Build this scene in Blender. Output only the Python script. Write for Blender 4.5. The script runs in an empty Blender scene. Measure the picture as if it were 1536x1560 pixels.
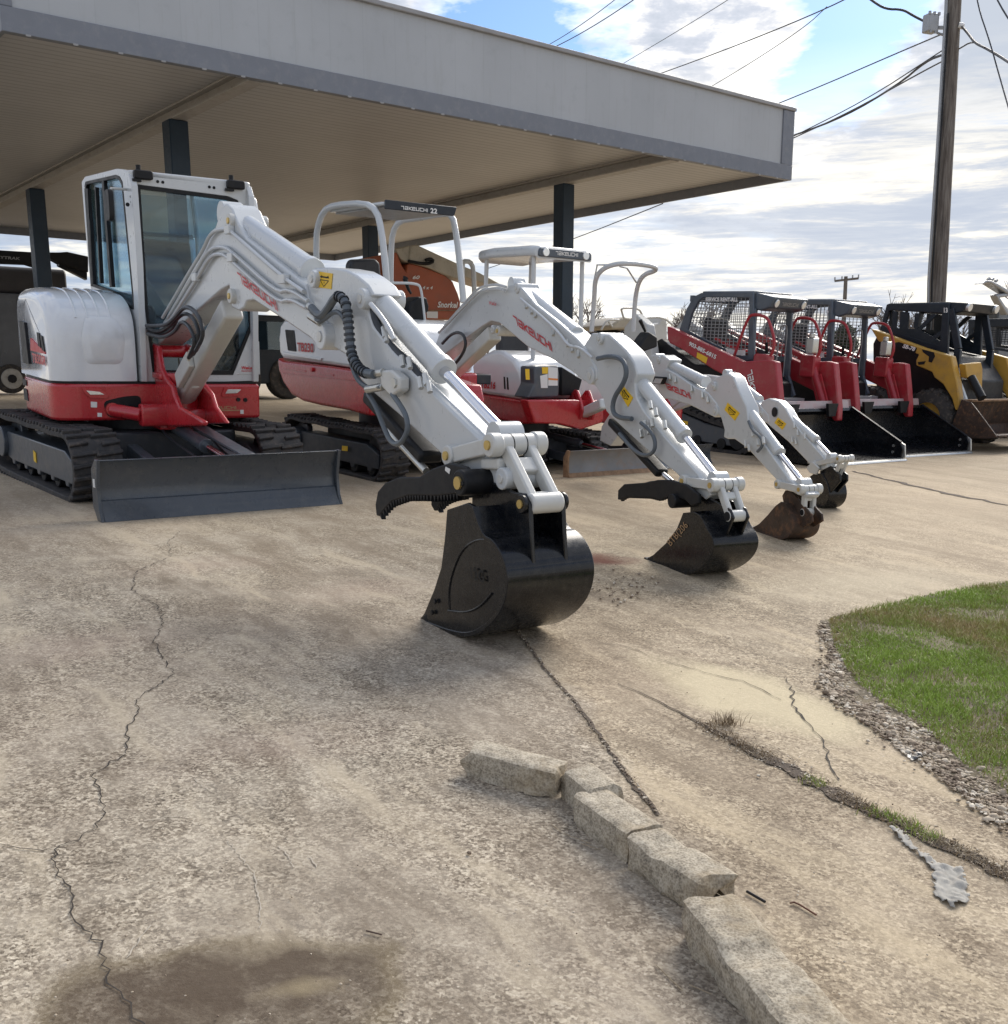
import bpy, bmesh, math, random
from mathutils import Vector, Matrix, noise as mn
random.seed(7)
D = bpy.data
C = bpy.context.scene.collection
R = math.radians

# ---------------------------------------------------------------- camera model (photo pixel <-> ray)
F, PX, PY, H = 1620.0, 768.0, 930.0, 1.5
PC = math.atan(345 / F)
SP, CP = math.sin(PC), math.cos(PC)
CAM = Vector((0, 0, H))
YAW0 = R(38.0)
BK = (-math.sin(YAW0), math.cos(YAW0))        # direction "up the lot"
GP = [(-60, -3.2), (-30, -1.9), (-5, -.32), (0, .03), (2, .18), (4, .34), (6.5, .49), (9.2, .62), (12, .74), (20, 1.02), (28, 1.26), (40, 1.36), (900, 1.42)]
def _gu(u):
    for (a, za), (b, zb) in zip(GP, GP[1:]):
        if u <= b: return za + (zb - za) * (u - a) / (b - a)
    return GP[-1][1]
def gz(X, Y):
    u = BK[0] * X + BK[1] * Y
    return sum(_gu(u + k * .35) for k in (-2, -1, 0, 1, 2)) / 5
def ray(x, y):
    a = (x - PX) / F; b = (PY - y) / F
    return Vector((a, CP + b * SP, -SP + b * CP))
def G(x, y, dz=0.0):                           # photo pixel -> point on the ground
    r = ray(x, y); lo, hi = .3, 250.
    for i in range(50):
        t = (lo + hi) / 2; p = CAM + r * t
        if p.z > gz(p.x, p.y) + dz: lo = t
        else: hi = t
    return CAM + r * t
def at_y(x, y, Y):                             # photo pixel -> point at distance Y
    r = ray(x, y); return CAM + r * (Y / r.y)
def at_z(x, y, z):
    r = ray(x, y); return CAM + r * ((z - H) / r.z)
def Z(off, sc, pts): return [(off[0] + a / sc, off[1] + b / sc) for a, b in pts]
Z1 = lambda *p: Z((0, 220), 2.6, p)
Z2 = lambda *p: Z((200, 280), 3.657, p)
Z3 = lambda *p: Z((420, 280), 3.657, p)
Z4 = lambda *p: Z((540, 560), 3.545, p)
Z5 = lambda *p: Z((640, 340), 3.657, p)
Z6 = lambda *p: Z((900, 480), 3.657, p)
Z8 = lambda *p: Z((1000, 400), 4.873, p)
Z9 = lambda *p: Z((1236, 400), 4.873, p)
ZA = lambda *p: Z((0, 560), 5.12, p)
ZB = lambda *p: Z((380, 560), 4.8, p)
ZC = lambda *p: Z((0, 240), 4.333, p)
ZD = lambda *p: Z((660, 560), 4.267, p)
ZE = lambda *p: Z((860, 380), 6.4, p)
ZH = lambda *p: Z((560, 330), 7.68, p)
ZI = lambda *p: Z((860, 440), 7.68, p)
ZJ = lambda *p: Z((1320, 420), 6.0, p)
ZK = lambda *p: Z((200, 520), 6.982, p)
ZM = lambda *p: Z((200, 240), 6.982, p)
ZG = lambda *p: Z((0, 340), 5.571, p)

class Fr:
    """local frame: x forward, y to the operator's left, z up; yaw from -Y towards +X; pitch nose-down"""
    def __init__(s, o, yaw=0, pitch=0):
        t, p = R(yaw), R(pitch)
        s.o = Vector(o)
        s.f = Vector((math.sin(t) * math.cos(p), -math.cos(t) * math.cos(p), -math.sin(p)))
        s.l = Vector((math.cos(t), math.sin(t), 0))
        s.u = s.f.cross(s.l)
        s.M = Matrix(((s.f.x, s.l.x, s.u.x, s.o.x), (s.f.y, s.l.y, s.u.y, s.o.y), (s.f.z, s.l.z, s.u.z, s.o.z), (0, 0, 0, 1)))
    def W(s, x, y, z): return s.o + s.f * x + s.l * y + s.u * z
    def L(s, w): d = Vector(w) - s.o; return Vector((d.dot(s.f), d.dot(s.l), d.dot(s.u)))
    def _hit(s, p, ax, v):
        r = ray(*p); d = CAM - s.o; n = (s.f, s.l, s.u)[ax]
        t = (v - d.dot(n)) / r.dot(n); return s.L(CAM + r * t)
    def onx(s, pts, x0): return [(q.y, q.z) for q in (s._hit(p, 0, x0) for p in pts)]
    def ony(s, pts, y0): return [(q.x, q.z) for q in (s._hit(p, 1, y0) for p in pts)]
    def onz(s, pts, z0): return [(q.x, q.y) for q in (s._hit(p, 2, z0) for p in pts)]
    def y3(s, p, y0): q = s._hit(p, 1, y0); return (q.x, y0, q.z)
    def x3(s, p, x0): q = s._hit(p, 0, x0); return (x0, q.y, q.z)
WF = Fr((0, 0, 0)); WF.f = Vector((1, 0, 0)); WF.l = Vector((0, 1, 0)); WF.u = Vector((0, 0, 1)); WF.M = Matrix.Identity(4)

# ---------------------------------------------------------------- mesh builder (collects world-space geometry)
def rnd_poly(pts, r, n=4):
    """round the corners of a 2D polygon; r may be a number or list"""
    out = []; N = len(pts)
    for i, p in enumerate(pts):
        rr = r[i] if isinstance(r, (list, tuple)) else r
        a = Vector(pts[i - 1]) - Vector(p); b = Vector(pts[(i + 1) % N]) - Vector(p)
        k = min(rr, a.length * .45, b.length * .45)
        if k < 1e-4: out.append(tuple(p)); continue
        A = Vector(p) + a.normalized() * k; B = Vector(p) + b.normalized() * k
        for j in range(n + 1):
            t = j / n
            q = A * (1 - t) ** 2 + Vector(p) * 2 * t * (1 - t) + B * t * t
            out.append((q.x, q.y))
    return out
class MB:
    def __init__(s, fr=WF): s.v = []; s.f = []; s.fr = fr
    def add(s, vs, fs):
        n = len(s.v); s.v += [s.fr.W(*p) for p in vs]; s.f += [tuple(i + n for i in q) for q in fs]; return s
    def box(s, x0, x1, y0, y1, z0, z1):
        vs = [(x, y, z) for z in (z0, z1) for y in (y0, y1) for x in (x0, x1)]
        return s.add(vs, [(0, 2, 3, 1), (4, 5, 7, 6), (0, 1, 5, 4), (2, 6, 7, 3), (0, 4, 6, 2), (1, 3, 7, 5)])
    def ext(s, ax, poly, a, b, inner=None):
        """extrude a 2D polygon along axis ax (0: poly=(y,z); 1: (x,z); 2: (x,y)); inner = hole with as many points"""
        def P(q, t): return ((t, q[0], q[1]), (q[0], t, q[1]), (q[0], q[1], t))[ax]
        N = len(poly)
        if inner is None:
            vs = [P(q, a) for q in poly] + [P(q, b) for q in poly]
            fs = [tuple(range(N)), tuple(range(2 * N - 1, N - 1, -1))] + [(i, i + N, (i + 1) % N + N, (i + 1) % N) for i in range(N)]
        else:
            vs = [P(q, a) for q in poly] + [P(q, b) for q in poly] + [P(q, a) for q in inner] + [P(q, b) for q in inner]
            fs = []
            for i in range(N):
                j = (i + 1) % N
                fs += [(i, i + N, j + N, j), (i + 2 * N, j + 2 * N, j + 3 * N, i + 3 * N), (i, j, j + 2 * N, i + 2 * N), (i + N, i + 3 * N, j + 3 * N, j + N)]
        return s.add(vs, fs)
    def cyl(s, p, q, r, r2=None, n=18, cap=True):
        p, q = Vector(p), Vector(q); r2 = r if r2 is None else r2
        d = (q - p).normalized(); a = d.orthogonal().normalized(); b = d.cross(a)
        vs = []
        for c, rr in ((p, r), (q, r2)):
            for i in range(n):
                t = 2 * math.pi * i / n; vs.append(c + a * (math.cos(t) * rr) + b * (math.sin(t) * rr))
        fs = [(i, (i + 1) % n, (i + 1) % n + n, i + n) for i in range(n)]
        if cap: fs += [tuple(range(n - 1, -1, -1)), tuple(range(n, 2 * n))]
        return s.add(vs, fs)
    def tube(s, pts, r, n=8, smooth=0, closed=False, rs=None):
        pts = [Vector(p) for p in pts]
        for _ in range(smooth):
            o = [] if closed else [pts[0]]
            rng = range(len(pts)) if closed else range(len(pts) - 1)
            for i in rng:
                a, b = pts[i], pts[(i + 1) % len(pts)]
                o += [a * .75 + b * .25, a * .25 + b * .75]
            if not closed: o.append(pts[-1])
            pts = o
        m = len(pts); vs = []; pa = None
        for i, p in enumerate(pts):
            d = (pts[(i + 1) % m] - pts[i - 1]) if closed or 0 < i < m - 1 else (pts[1] - pts[0] if i == 0 else pts[-1] - pts[-2])
            d.normalize()
            a = d.orthogonal().normalized() if pa is None else (pa - d * pa.dot(d)).normalized()
            pa = a; b = d.cross(a); rr = rs[min(i * len(rs) // m, len(rs) - 1)] if rs else r
            for k in range(n):
                t = 2 * math.pi * k / n; vs.append(p + a * (math.cos(t) * rr) + b * (math.sin(t) * rr))
        fs = []
        for i in range(m if closed else m - 1):
            j = (i + 1) % m
            fs += [(i * n + k, i * n + (k + 1) % n, j * n + (k + 1) % n, j * n + k) for k in range(n)]
        if not closed: fs += [tuple(range(n - 1, -1, -1)), tuple(range((m - 1) * n, m * n))]
        return s.add(vs, fs)
    def disc(s, c, ax, r, h, n=20):
        c = Vector(c); e = Vector([(1, 0, 0), (0, 1, 0), (0, 0, 1)][ax]) * h / 2
        return s.cyl(c - e, c + e, r, n=n)
    def bar(s, p, q, w, h, up=(0, 0, 1)):
        """rectangular bar from p to q, w across, h along up"""
        p, q = Vector(p), Vector(q); d = (q - p).normalized(); a = d.cross(Vector(up)).normalized(); b = a.cross(d)
        vs = [c + a * (i * w / 2) + b * (j * h / 2) for c in (p, q) for i, j in ((-1, -1), (1, -1), (1, 1), (-1, 1))]
        return s.add(vs, [(3, 2, 1, 0), (4, 5, 6, 7), (0, 1, 5, 4), (1, 2, 6, 5), (2, 3, 7, 6), (3, 0, 4, 7)])
    def rbox(s, x0, x1, y0, y1, z0, z1, r, ax=1):
        if ax == 1: return s.ext(1, rnd_poly([(x0, z0), (x1, z0), (x1, z1), (x0, z1)], r), y0, y1)
        if ax == 0: return s.ext(0, rnd_poly([(y0, z0), (y1, z0), (y1, z1), (y0, z1)], r), x0, x1)
        return s.ext(2, rnd_poly([(x0, y0), (x1, y0), (x1, y1), (x0, y1)], r), z0, z1)

def tag(o, label=None, cat=None, group=None, kind=None):
    if label: o['label'] = label
    if cat: o['category'] = cat
    if group: o['group'] = group
    if kind: o['kind'] = kind
    return o
def thing(name, fr, label, cat, group=None):
    o = D.objects.new(name, None); C.objects.link(o); o.empty_display_size = .2
    o.matrix_world = fr.M if isinstance(fr, Fr) else Matrix.Translation(fr)
    o['_m'] = 1; MW[o.name] = o.matrix_world.copy()
    return tag(o, label, cat, group)
MW = {}
def obj(name, mb, mat, parent=None, bevel=0, seg=2, smooth=35, origin=None):
    me = D.meshes.new(name)
    if parent is not None: M = MW[parent.name]
    elif origin is not None: M = Matrix.Translation(Vector(origin))
    else: M = Matrix.Identity(4)
    Mi = M.inverted()
    me.from_pydata([Mi @ v for v in mb.v], [], mb.f)
    bm = bmesh.new(); bm.from_mesh(me); bmesh.ops.recalc_face_normals(bm, faces=bm.faces); bm.to_mesh(me); bm.free()
    me.materials.append(mat)
    for p in me.polygons: p.use_smooth = True
    me.set_sharp_from_angle(angle=R(smooth))
    o = D.objects.new(name, me); C.objects.link(o)
    if parent is not None: o.parent = parent; MW[o.name] = M
    else: o.matrix_world = M; MW[o.name] = M
    if bevel:
        b = o.modifiers.new('bevel', 'BEVEL'); b.width = bevel; b.segments = seg; b.limit_method = 'ANGLE'; b.angle_limit = R(32)
    return o

# ---------------------------------------------------------------- materials
def new_mat(name):
    m = D.materials.new(name); m.use_nodes = True; nt = m.node_tree
    return m, nt, nt.nodes['Principled BSDF']
def N(nt, typ, **kw):
    n = nt.nodes.new(typ)
    for k, v in kw.items():
        if k.startswith('i_'):
            key = k[2:].replace('_', ' '); n.inputs[key].default_value = v
        else: setattr(n, k, v)
    return n
def noise(nt, vec, scale, detail=4, rough=.55, dist=0):
    n = N(nt, 'ShaderNodeTexNoise'); n.inputs['Scale'].default_value = scale; n.inputs['Detail'].default_value = detail
    n.inputs['Roughness'].default_value = rough; n.inputs['Distortion'].default_value = dist
    if vec is not None: nt.links.new(vec, n.inputs['Vector'])
    return n.outputs['Fac']
def ramp(nt, fac, stops, interp='LINEAR'):
    r = N(nt, 'ShaderNodeValToRGB'); r.color_ramp.interpolation = interp
    el = r.color_ramp.elements
    while len(el) < len(stops): el.new(.5)
    for e, (p, c) in zip(el, stops):
        e.position = p; e.color = (c, c, c, 1) if isinstance(c, (int, float)) else (*c, 1)
    nt.links.new(fac, r.inputs['Fac']); return r.outputs['Color']
def mix(nt, fac, a, b, mode='MIX'):
    m = N(nt, 'ShaderNodeMix', data_type='RGBA', blend_type=mode)
    for sock, v in ((m.inputs[0], fac), (m.inputs[6], a), (m.inputs[7], b)):
        if isinstance(v, (int, float)): sock.default_value = v
        elif isinstance(v, tuple): sock.default_value = (*v, 1)
        else: nt.links.new(v, sock)
    return m.outputs[2]
def math_(nt, op, a, b=0.0, c=None):
    m = N(nt, 'ShaderNodeMath', operation=op)
    for i, v in enumerate((a, b) if c is None else (a, b, c)):
        if isinstance(v, (int, float)): m.inputs[i].default_value = v
        else: nt.links.new(v, m.inputs[i])
    return m.outputs[0]
def objco(nt): return N(nt, 'ShaderNodeTexCoord').outputs['Object']
def bump(nt, h, strength, dist, b):
    n = N(nt, 'ShaderNodeBump'); n.inputs['Strength'].default_value = strength; n.inputs['Distance'].default_value = dist
    nt.links.new(h, n.inputs['Height']); nt.links.new(n.outputs['Normal'], b.inputs['Normal'])
def mat(name, col, rough=.4, metal=0, coat=0, var=.12, vscale=3., dirt=None, dirt_amt=.3, bmp=0, bscale=60, rvar=.1):
    m, nt, b = new_mat(name); co = objco(nt)
    n1 = noise(nt, co, vscale, 6, .6)
    dark = tuple(c * (1 - var) for c in col); lite = tuple(min(1, c * (1 + var)) for c in col)
    c = ramp(nt, n1, [(.3, dark), (.7, lite)])
    if dirt:
        n2 = noise(nt, co, vscale * 3.1, 8, .7)
        f = ramp(nt, n2, [(.5, 0.), (.72, dirt_amt)])
        c = mix(nt, f, c, dirt)
    nt.links.new(c, b.inputs['Base Color'])
    rr = ramp(nt, noise(nt, co, vscale * 5, 5, .65), [(.3, max(.02, rough - rvar)), (.75, min(1, rough + rvar))])
    nt.links.new(rr, b.inputs['Roughness'])
    b.inputs['Metallic'].default_value = metal; b.inputs['Coat Weight'].default_value = coat; b.inputs['Coat Roughness'].default_value = .08
    if bmp: bump(nt, noise(nt, co, bscale, 5, .6), bmp, .01, b)
    return m
M = {}
M['white'] = mat('white_paint', (.55, .575, .585), .3, coat=.4, var=.012, dirt=(.36, .34, .31), dirt_amt=.07, rvar=.04)
M['white2'] = mat('white_cover_paint', (.70, .725, .75), .2, coat=.8, var=.02, dirt=(.5, .47, .42), dirt_amt=.15)
M['cast'] = mat('white_cast_paint', (.56, .565, .54), .4, coat=.25, var=.03, dirt=(.3, .25, .2), dirt_amt=.2, bmp=.1, bscale=40, rvar=.05)
M['red'] = mat('red_paint', (.46, .018, .028), .3, coat=.6, var=.08, dirt=(.3, .08, .06), dirt_amt=.3)
M['red2'] = mat('dusty_red_paint', (.36, .022, .032), .45, coat=.2, var=.1, dirt=(.32, .14, .11), dirt_amt=.5, vscale=2.)
M['redtxt'] = mat('red_lettering', (.55, .02, .03), .4, var=.03)
M['whtxt'] = mat('white_lettering', (.78, .78, .76), .5, var=.05)
M['goldtxt'] = mat('bronze_lettering', (.42, .28, .16), .4, metal=.4, var=.05)
M['dgrey'] = mat('dark_grey_paint', (.062, .075, .092), .38, coat=.25, var=.1, dirt=(.16, .14, .12), dirt_amt=.35)
M['dgrey2'] = mat('deep_grey_paint', (.03, .036, .044), .5, var=.15, dirt=(.1, .09, .08), dirt_amt=.4)
M['blade'] = mat('slate_blade_paint', (.045, .056, .070), .32, coat=.3, var=.06, dirt=(.15, .15, .14), dirt_amt=.25)
M['bladeold'] = mat('worn_blade_paint', (.2, .2, .2), .5, var=.2, dirt=(.24, .15, .09), dirt_amt=.6, vscale=2.5)
M['rustedge'] = mat('rust_edge', (.26, .16, .09), .8, var=.35, dirt=(.1, .05, .03), dirt_amt=.6, vscale=9, bmp=.3)
M['black'] = mat('black_bucket_paint', (.005, .006, .008), .28, coat=.3, var=.3, dirt=(.06, .055, .05), dirt_amt=.3, vscale=7)
M['blackm'] = mat('black_matte', (.010, .011, .013), .5, var=.25, dirt=(.06, .05, .04), dirt_amt=.2)
M['hose'] = mat('black_rubber_hose', (.022, .026, .032), .4, var=.2)
M['hose2'] = mat('grey_hose', (.10, .12, .14), .45, var=.15)
M['rubber'] = mat('track_rubber', (.028, .027, .028), .72, var=.25, dirt=(.15, .12, .095), dirt_amt=.55, vscale=5, bmp=.35, bscale=50)
M['tyre'] = mat('dusty_tyre', (.04, .037, .035), .8, var=.25, dirt=(.2, .16, .12), dirt_amt=.7, vscale=4, bmp=.3)
M['chrome'] = mat('chrome_rod', (.75, .76, .8), .12, metal=1., var=.03, rvar=.04)
M['steel'] = mat('zinc_steel', (.55, .55, .52), .35, metal=.8, var=.1)
M['brass'] = mat('grease_brass', (.62, .45, .16), .4, metal=.7, var=.1)
M['yellow'] = mat('yellow_sticker', (.82, .52, .02), .45, var=.04)
M['yellow2'] = mat('yellow_machine_paint', (.50, .29, .045), .5, var=.15, dirt=(.22, .15, .08), dirt_amt=.5, vscale=2)
M['sticker'] = mat('white_sticker', (.75, .75, .73), .5, var=.05)
M['rbucket'] = mat('rusty_bucket', (.055, .037, .028), .6, var=.4, dirt=(.24, .115, .055), dirt_amt=.7, vscale=5, bmp=.3)
M['orange'] = mat('faded_orange_paint', (.36, .09, .035), .5, var=.12, dirt=(.2, .1, .06), dirt_amt=.4, vscale=1.5)
M['tan'] = mat('tan_boom_paint', (.42, .38, .30), .5, var=.1, dirt=(.2, .17, .13), dirt_amt=.5)
M['rops'] = mat('slate_rops_paint', (.07, .09, .115), .4, coat=.2, var=.08, dirt=(.2, .2, .19), dirt_amt=.25)
M['navy'] = mat('navy_steel', (.009, .016, .026), .45, var=.15, dirt=(.1, .09, .08), dirt_amt=.15)
M['column'] = mat('navy_column_paint', (.010, .028, .050), .45, var=.12, dirt=(.06, .06, .06), dirt_amt=.1)
M['seat'] = mat('black_vinyl', (.025, .026, .03), .5, var=.15)
M['lens'] = mat('lamp_lens', (.8, .82, .82), .12, metal=.5, var=.05)
M['trailer'] = mat('dark_trailer_panel', (.075, .08, .09), .35, coat=.3, var=.2, vscale=1.2)
M['tarp'] = mat('charcoal_tarp', (.05, .047, .05), .6, var=.15)
M['wheel'] = mat('dull_alloy', (.38, .37, .34), .45, metal=.5, var=.15, dirt=(.1, .08, .06), dirt_amt=.5)
M['orangest'] = mat('orange_sticker', (.75, .25, .04), .5, var=.04)
M['galv'] = mat('galvanised', (.34, .35, .36), .45, metal=.5, var=.12)
M['wood'] = mat('weathered_pole_wood', (.20, .17, .14), .85, var=.3, vscale=4, dirt=(.09, .075, .06), dirt_amt=.6)
def glass(name, tint, refl=.12, op=.35):
    m, nt, b = new_mat(name); nt.nodes.remove(b)
    out = nt.nodes['Material Output']
    t = N(nt, 'ShaderNodeBsdfTransparent'); t.inputs[0].default_value = (*tint, 1)
    g = N(nt, 'ShaderNodeBsdfGlossy'); g.inputs['Roughness'].default_value = .03; g.inputs['Color'].default_value = (.9, .95, 1, 1)
    lw = N(nt, 'ShaderNodeLayerWeight'); lw.inputs['Blend'].default_value = refl
    k = ramp(nt, lw.outputs['Fresnel'], [(0, .03), (.5, .16), (1, .7)])
    mx = N(nt, 'ShaderNodeMixShader'); nt.links.new(k, mx.inputs[0]); nt.links.new(t.outputs[0], mx.inputs[1]); nt.links.new(g.outputs[0], mx.inputs[2])
    nt.links.new(mx.outputs[0], out.inputs['Surface']); return m
M['glass'] = glass('tinted_cab_glass', (.72, .82, .86), .35)
M['film'] = glass('clear_plastic_film', (.72, .8, .84), .5)

for k_ in ('black', 'blackm', 'rbucket'): M[k_].node_tree.nodes['Principled BSDF'].inputs['Specular IOR Level'].default_value = .28
# ---------------------------------------------------------------- lettering
LOGO = {'T': ([[(0, 1), (.75, 1), (.75, 0)]], 1.0), 'A': ([[(.1, 1), (.85, 1), (.85, 0), (.05, 0), (.05, .5), (.85, .5)]], 1.05),
        'K': ([[(.08, 1), (.08, 0)], [(.9, 1), (.15, .5), (.9, 0)]], 1.05), 'E': ([[(.9, 0), (.05, 0), (.05, 1), (.85, 1), (.85, .5), (.1, .5)]], 1.08),
        'U': ([[(.05, 1), (.05, 0), (.85, 0), (.85, 1)]], 1.05), 'C': ([[(.9, 1), (.05, 1), (.05, 0), (.9, 0)]], 1.05),
        'H': ([[(.05, 1), (.05, 0)], [(.85, 1), (.85, 0)], [(.05, .5), (.85, .5)]], 1.05), 'I': ([[(.05, 1), (.05, 0)]], .3)}
def logo2d(s='TAKEUCHI', w=.2):
    """wide square letters as (u,v) quads, cap height 1"""
    quads = []; x = 0
    for ch in s:
        st, adv = LOGO[ch]
        for line in st:
            for (a, b), (c, d) in zip(line, line[1:]):
                b = b * (1 - w) + w / 2; d = d * (1 - w) + w / 2
                p, q = Vector((a + x, b)), Vector((c + x, d)); t = (q - p).normalized(); n = Vector((-t.y, t.x)) * w / 2
                p = p - t * w / 2; q = q + t * w / 2
                quads.append([p + n, q + n, q - n, p - n])
        x += adv * 1.12
    return quads, x
def font2d(s, bold=.02, shear=0.):
    cu = D.curves.new('t', 'FONT'); cu.body = s; cu.size = 1.37; cu.offset = bold; cu.shear = shear; cu.resolution_u = 3; cu.space_character = 1.02
    o = D.objects.new('t', cu); C.objects.link(o); bpy.context.view_layer.update()
    me = o.to_mesh(); vs = [(v.co.x, v.co.y) for v in me.vertices]; fs = [tuple(p.vertices) for p in me.polygons]
    o.to_mesh_clear(); D.objects.remove(o); D.curves.remove(cu)
    return vs, fs
def letters(fr, s, p0, p1, p2, off, parent, material, name='lettering', logo=False, shear=0., bold=.03, fit=True):
    """p0 bottom-left, p1 bottom-right, p2 top-left (local 3D); off = local 3D offset vector that gives the decal its thickness"""
    p0, p1, p2 = Vector(p0), Vector(p1), Vector(p2); off = Vector(off)
    if logo:
        q, wd = logo2d(); vs = []; fs = []
        for a in q: n = len(vs); vs += [(v.x, v.y) for v in a]; fs.append(tuple(range(n, n + 4)))
    else:
        vs, fs = font2d(s, bold, shear); wd = max(v[0] for v in vs)
    mb = MB(fr); k = 0
    U = (p1 - p0) / wd; V = p2 - p0; n = len(vs)
    mb.add([p0 + U * a + V * b + off for a, b in vs], fs)
    if logo: # overlapping strokes: lift each a hair so that no two faces share a plane
        o3 = fr.f * off[0] + fr.l * off[1] + fr.u * off[2]
        for i in range(0, n, 4):
            for j in range(4): mb.v[i + j] = mb.v[i + j] + o3 * (.04 * ((i // 4) % 9))
    return obj(name, mb, material, parent)

class FrS(Fr):
    """same as Fr but local y is compressed by sy"""
    sy = .8
    def W(s, x, y, z): return s.o + s.f * x + s.l * (y * s.sy) + s.u * z
    def onx(s, pts, x0): return [(y / s.sy, z) for y, z in Fr.onx(s, pts, x0)]
    def ony(s, pts, y0): return Fr.ony(s, pts, y0 * s.sy)
    def onz(s, pts, z0): return [(x, y / s.sy) for x, y in Fr.onz(s, pts, z0)]
    def y3(s, p, y0): q = s._hit(p, 1, y0 * s.sy); return (q.x, y0, q.z)
    def x3(s, p, x0): q = s._hit(p, 0, x0); return (x0, q.y / s.sy, q.z)
# ================================================================= generic excavator pieces
def ymid(fr, p, y=0): return Vector(fr.y3(p, y))
def plate(fr, pts, y0, y1): return MB(fr).ext(1, fr.ony(pts, y0), y0, y1)
def cylinder(fr, parent, a, b, c, r, rr, y=0, gland=True, m='white', name='hydraulic_cylinder', rod='piston_rod'):
    """barrel from photo pixel a to b, rod on to c (all in the plane y)"""
    A, B = ymid(fr, a, y), ymid(fr, b, y)
    mb = MB(fr).cyl(A, B, r, n=24)
    d = (B - A).normalized()
    if gland: mb.cyl(B - d * r * .7, B + d * .012, r * 1.12, n=24)
    mb.cyl(A - d * r * 1.3, A + d * .02, r * .8, n=20)
    mb.cyl(A - d * r * 1.1 - Vector((0, r, 0)), A - d * r * 1.1 + Vector((0, r, 0)), r * 1.15, n=20)
    o = obj(name, mb, M[m], parent, bevel=.003)
    if c is not None:
        Cc = ymid(fr, c, y)
        q = MB(fr).cyl(B, Cc, rr, n=20)
        obj(rod, q, M['chrome'], o)
        e = MB(fr).cyl(Cc - Vector((0, rr * 2.2, 0)), Cc + Vector((0, rr * 2.2, 0)), rr * 2.1, n=20)
        obj('rod_eye', e, M[m], o)
    return o
def pin(mb, c, r, y0, y1, n=20): return mb.cyl((c[0], y0, c[2]), (c[0], y1, c[2]), r, n=n)
def track_path(xr, xf, h, r, sag=.02, drop=0.0, n=10):
    """outer outline of a crawler belt in (x,z), clockwise from bottom rear"""
    pts = []
    cr = (xr + r, r + .01); cf = (xf - r, r + drop)
    for i in range(n + 1):
        t = math.pi * (-.5 + i / n); pts.append((cf[0] + r * math.cos(t), cf[1] + r * math.sin(t) + 0))
    top0 = pts[-1]
    m = 12
    for i in range(1, m):
        t = i / m; x = top0[0] + (cr[0] - top0[0]) * t
        pts.append((x, top0[1] + (cr[1] + r - top0[1]) * t - sag * math.sin(math.pi * t * 3) ** 2 * .6))
    for i in range(n + 1):
        t = math.pi * (.5 + i / n); pts.append((cr[0] + r * math.cos(t), cr[1] + r * math.sin(t)))
    for i in range(1, 8):
        t = i / 8; pts.append((cr[0] + (cf[0] - cr[0]) * t, 0.0))
    return pts
def offset_in(pts, d):
    out = []; n = len(pts)
    for i in range(n):
        a = Vector(pts[i - 1]); b = Vector(pts[(i + 1) % n]); t = (b - a).normalized(); nrm = Vector((-t.y, t.x))
        p = Vector(pts[i]) + nrm * d; out.append((p.x, p.y))
    return out
def resample(pts, step):
    P = [Vector(p) for p in pts] + [Vector(pts[0])]; out = []; acc = 0
    L = sum((b - a).length for a, b in zip(P, P[1:])); k = max(8, round(L / step)); step = L / k
    for a, b in zip(P, P[1:]):
        l = (b - a).length
        while acc < l - 1e-9:
            q = a + (b - a) * (acc / l); out.append((q, (b - a).normalized())); acc += step
        acc -= l
    return out[:k]
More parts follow.
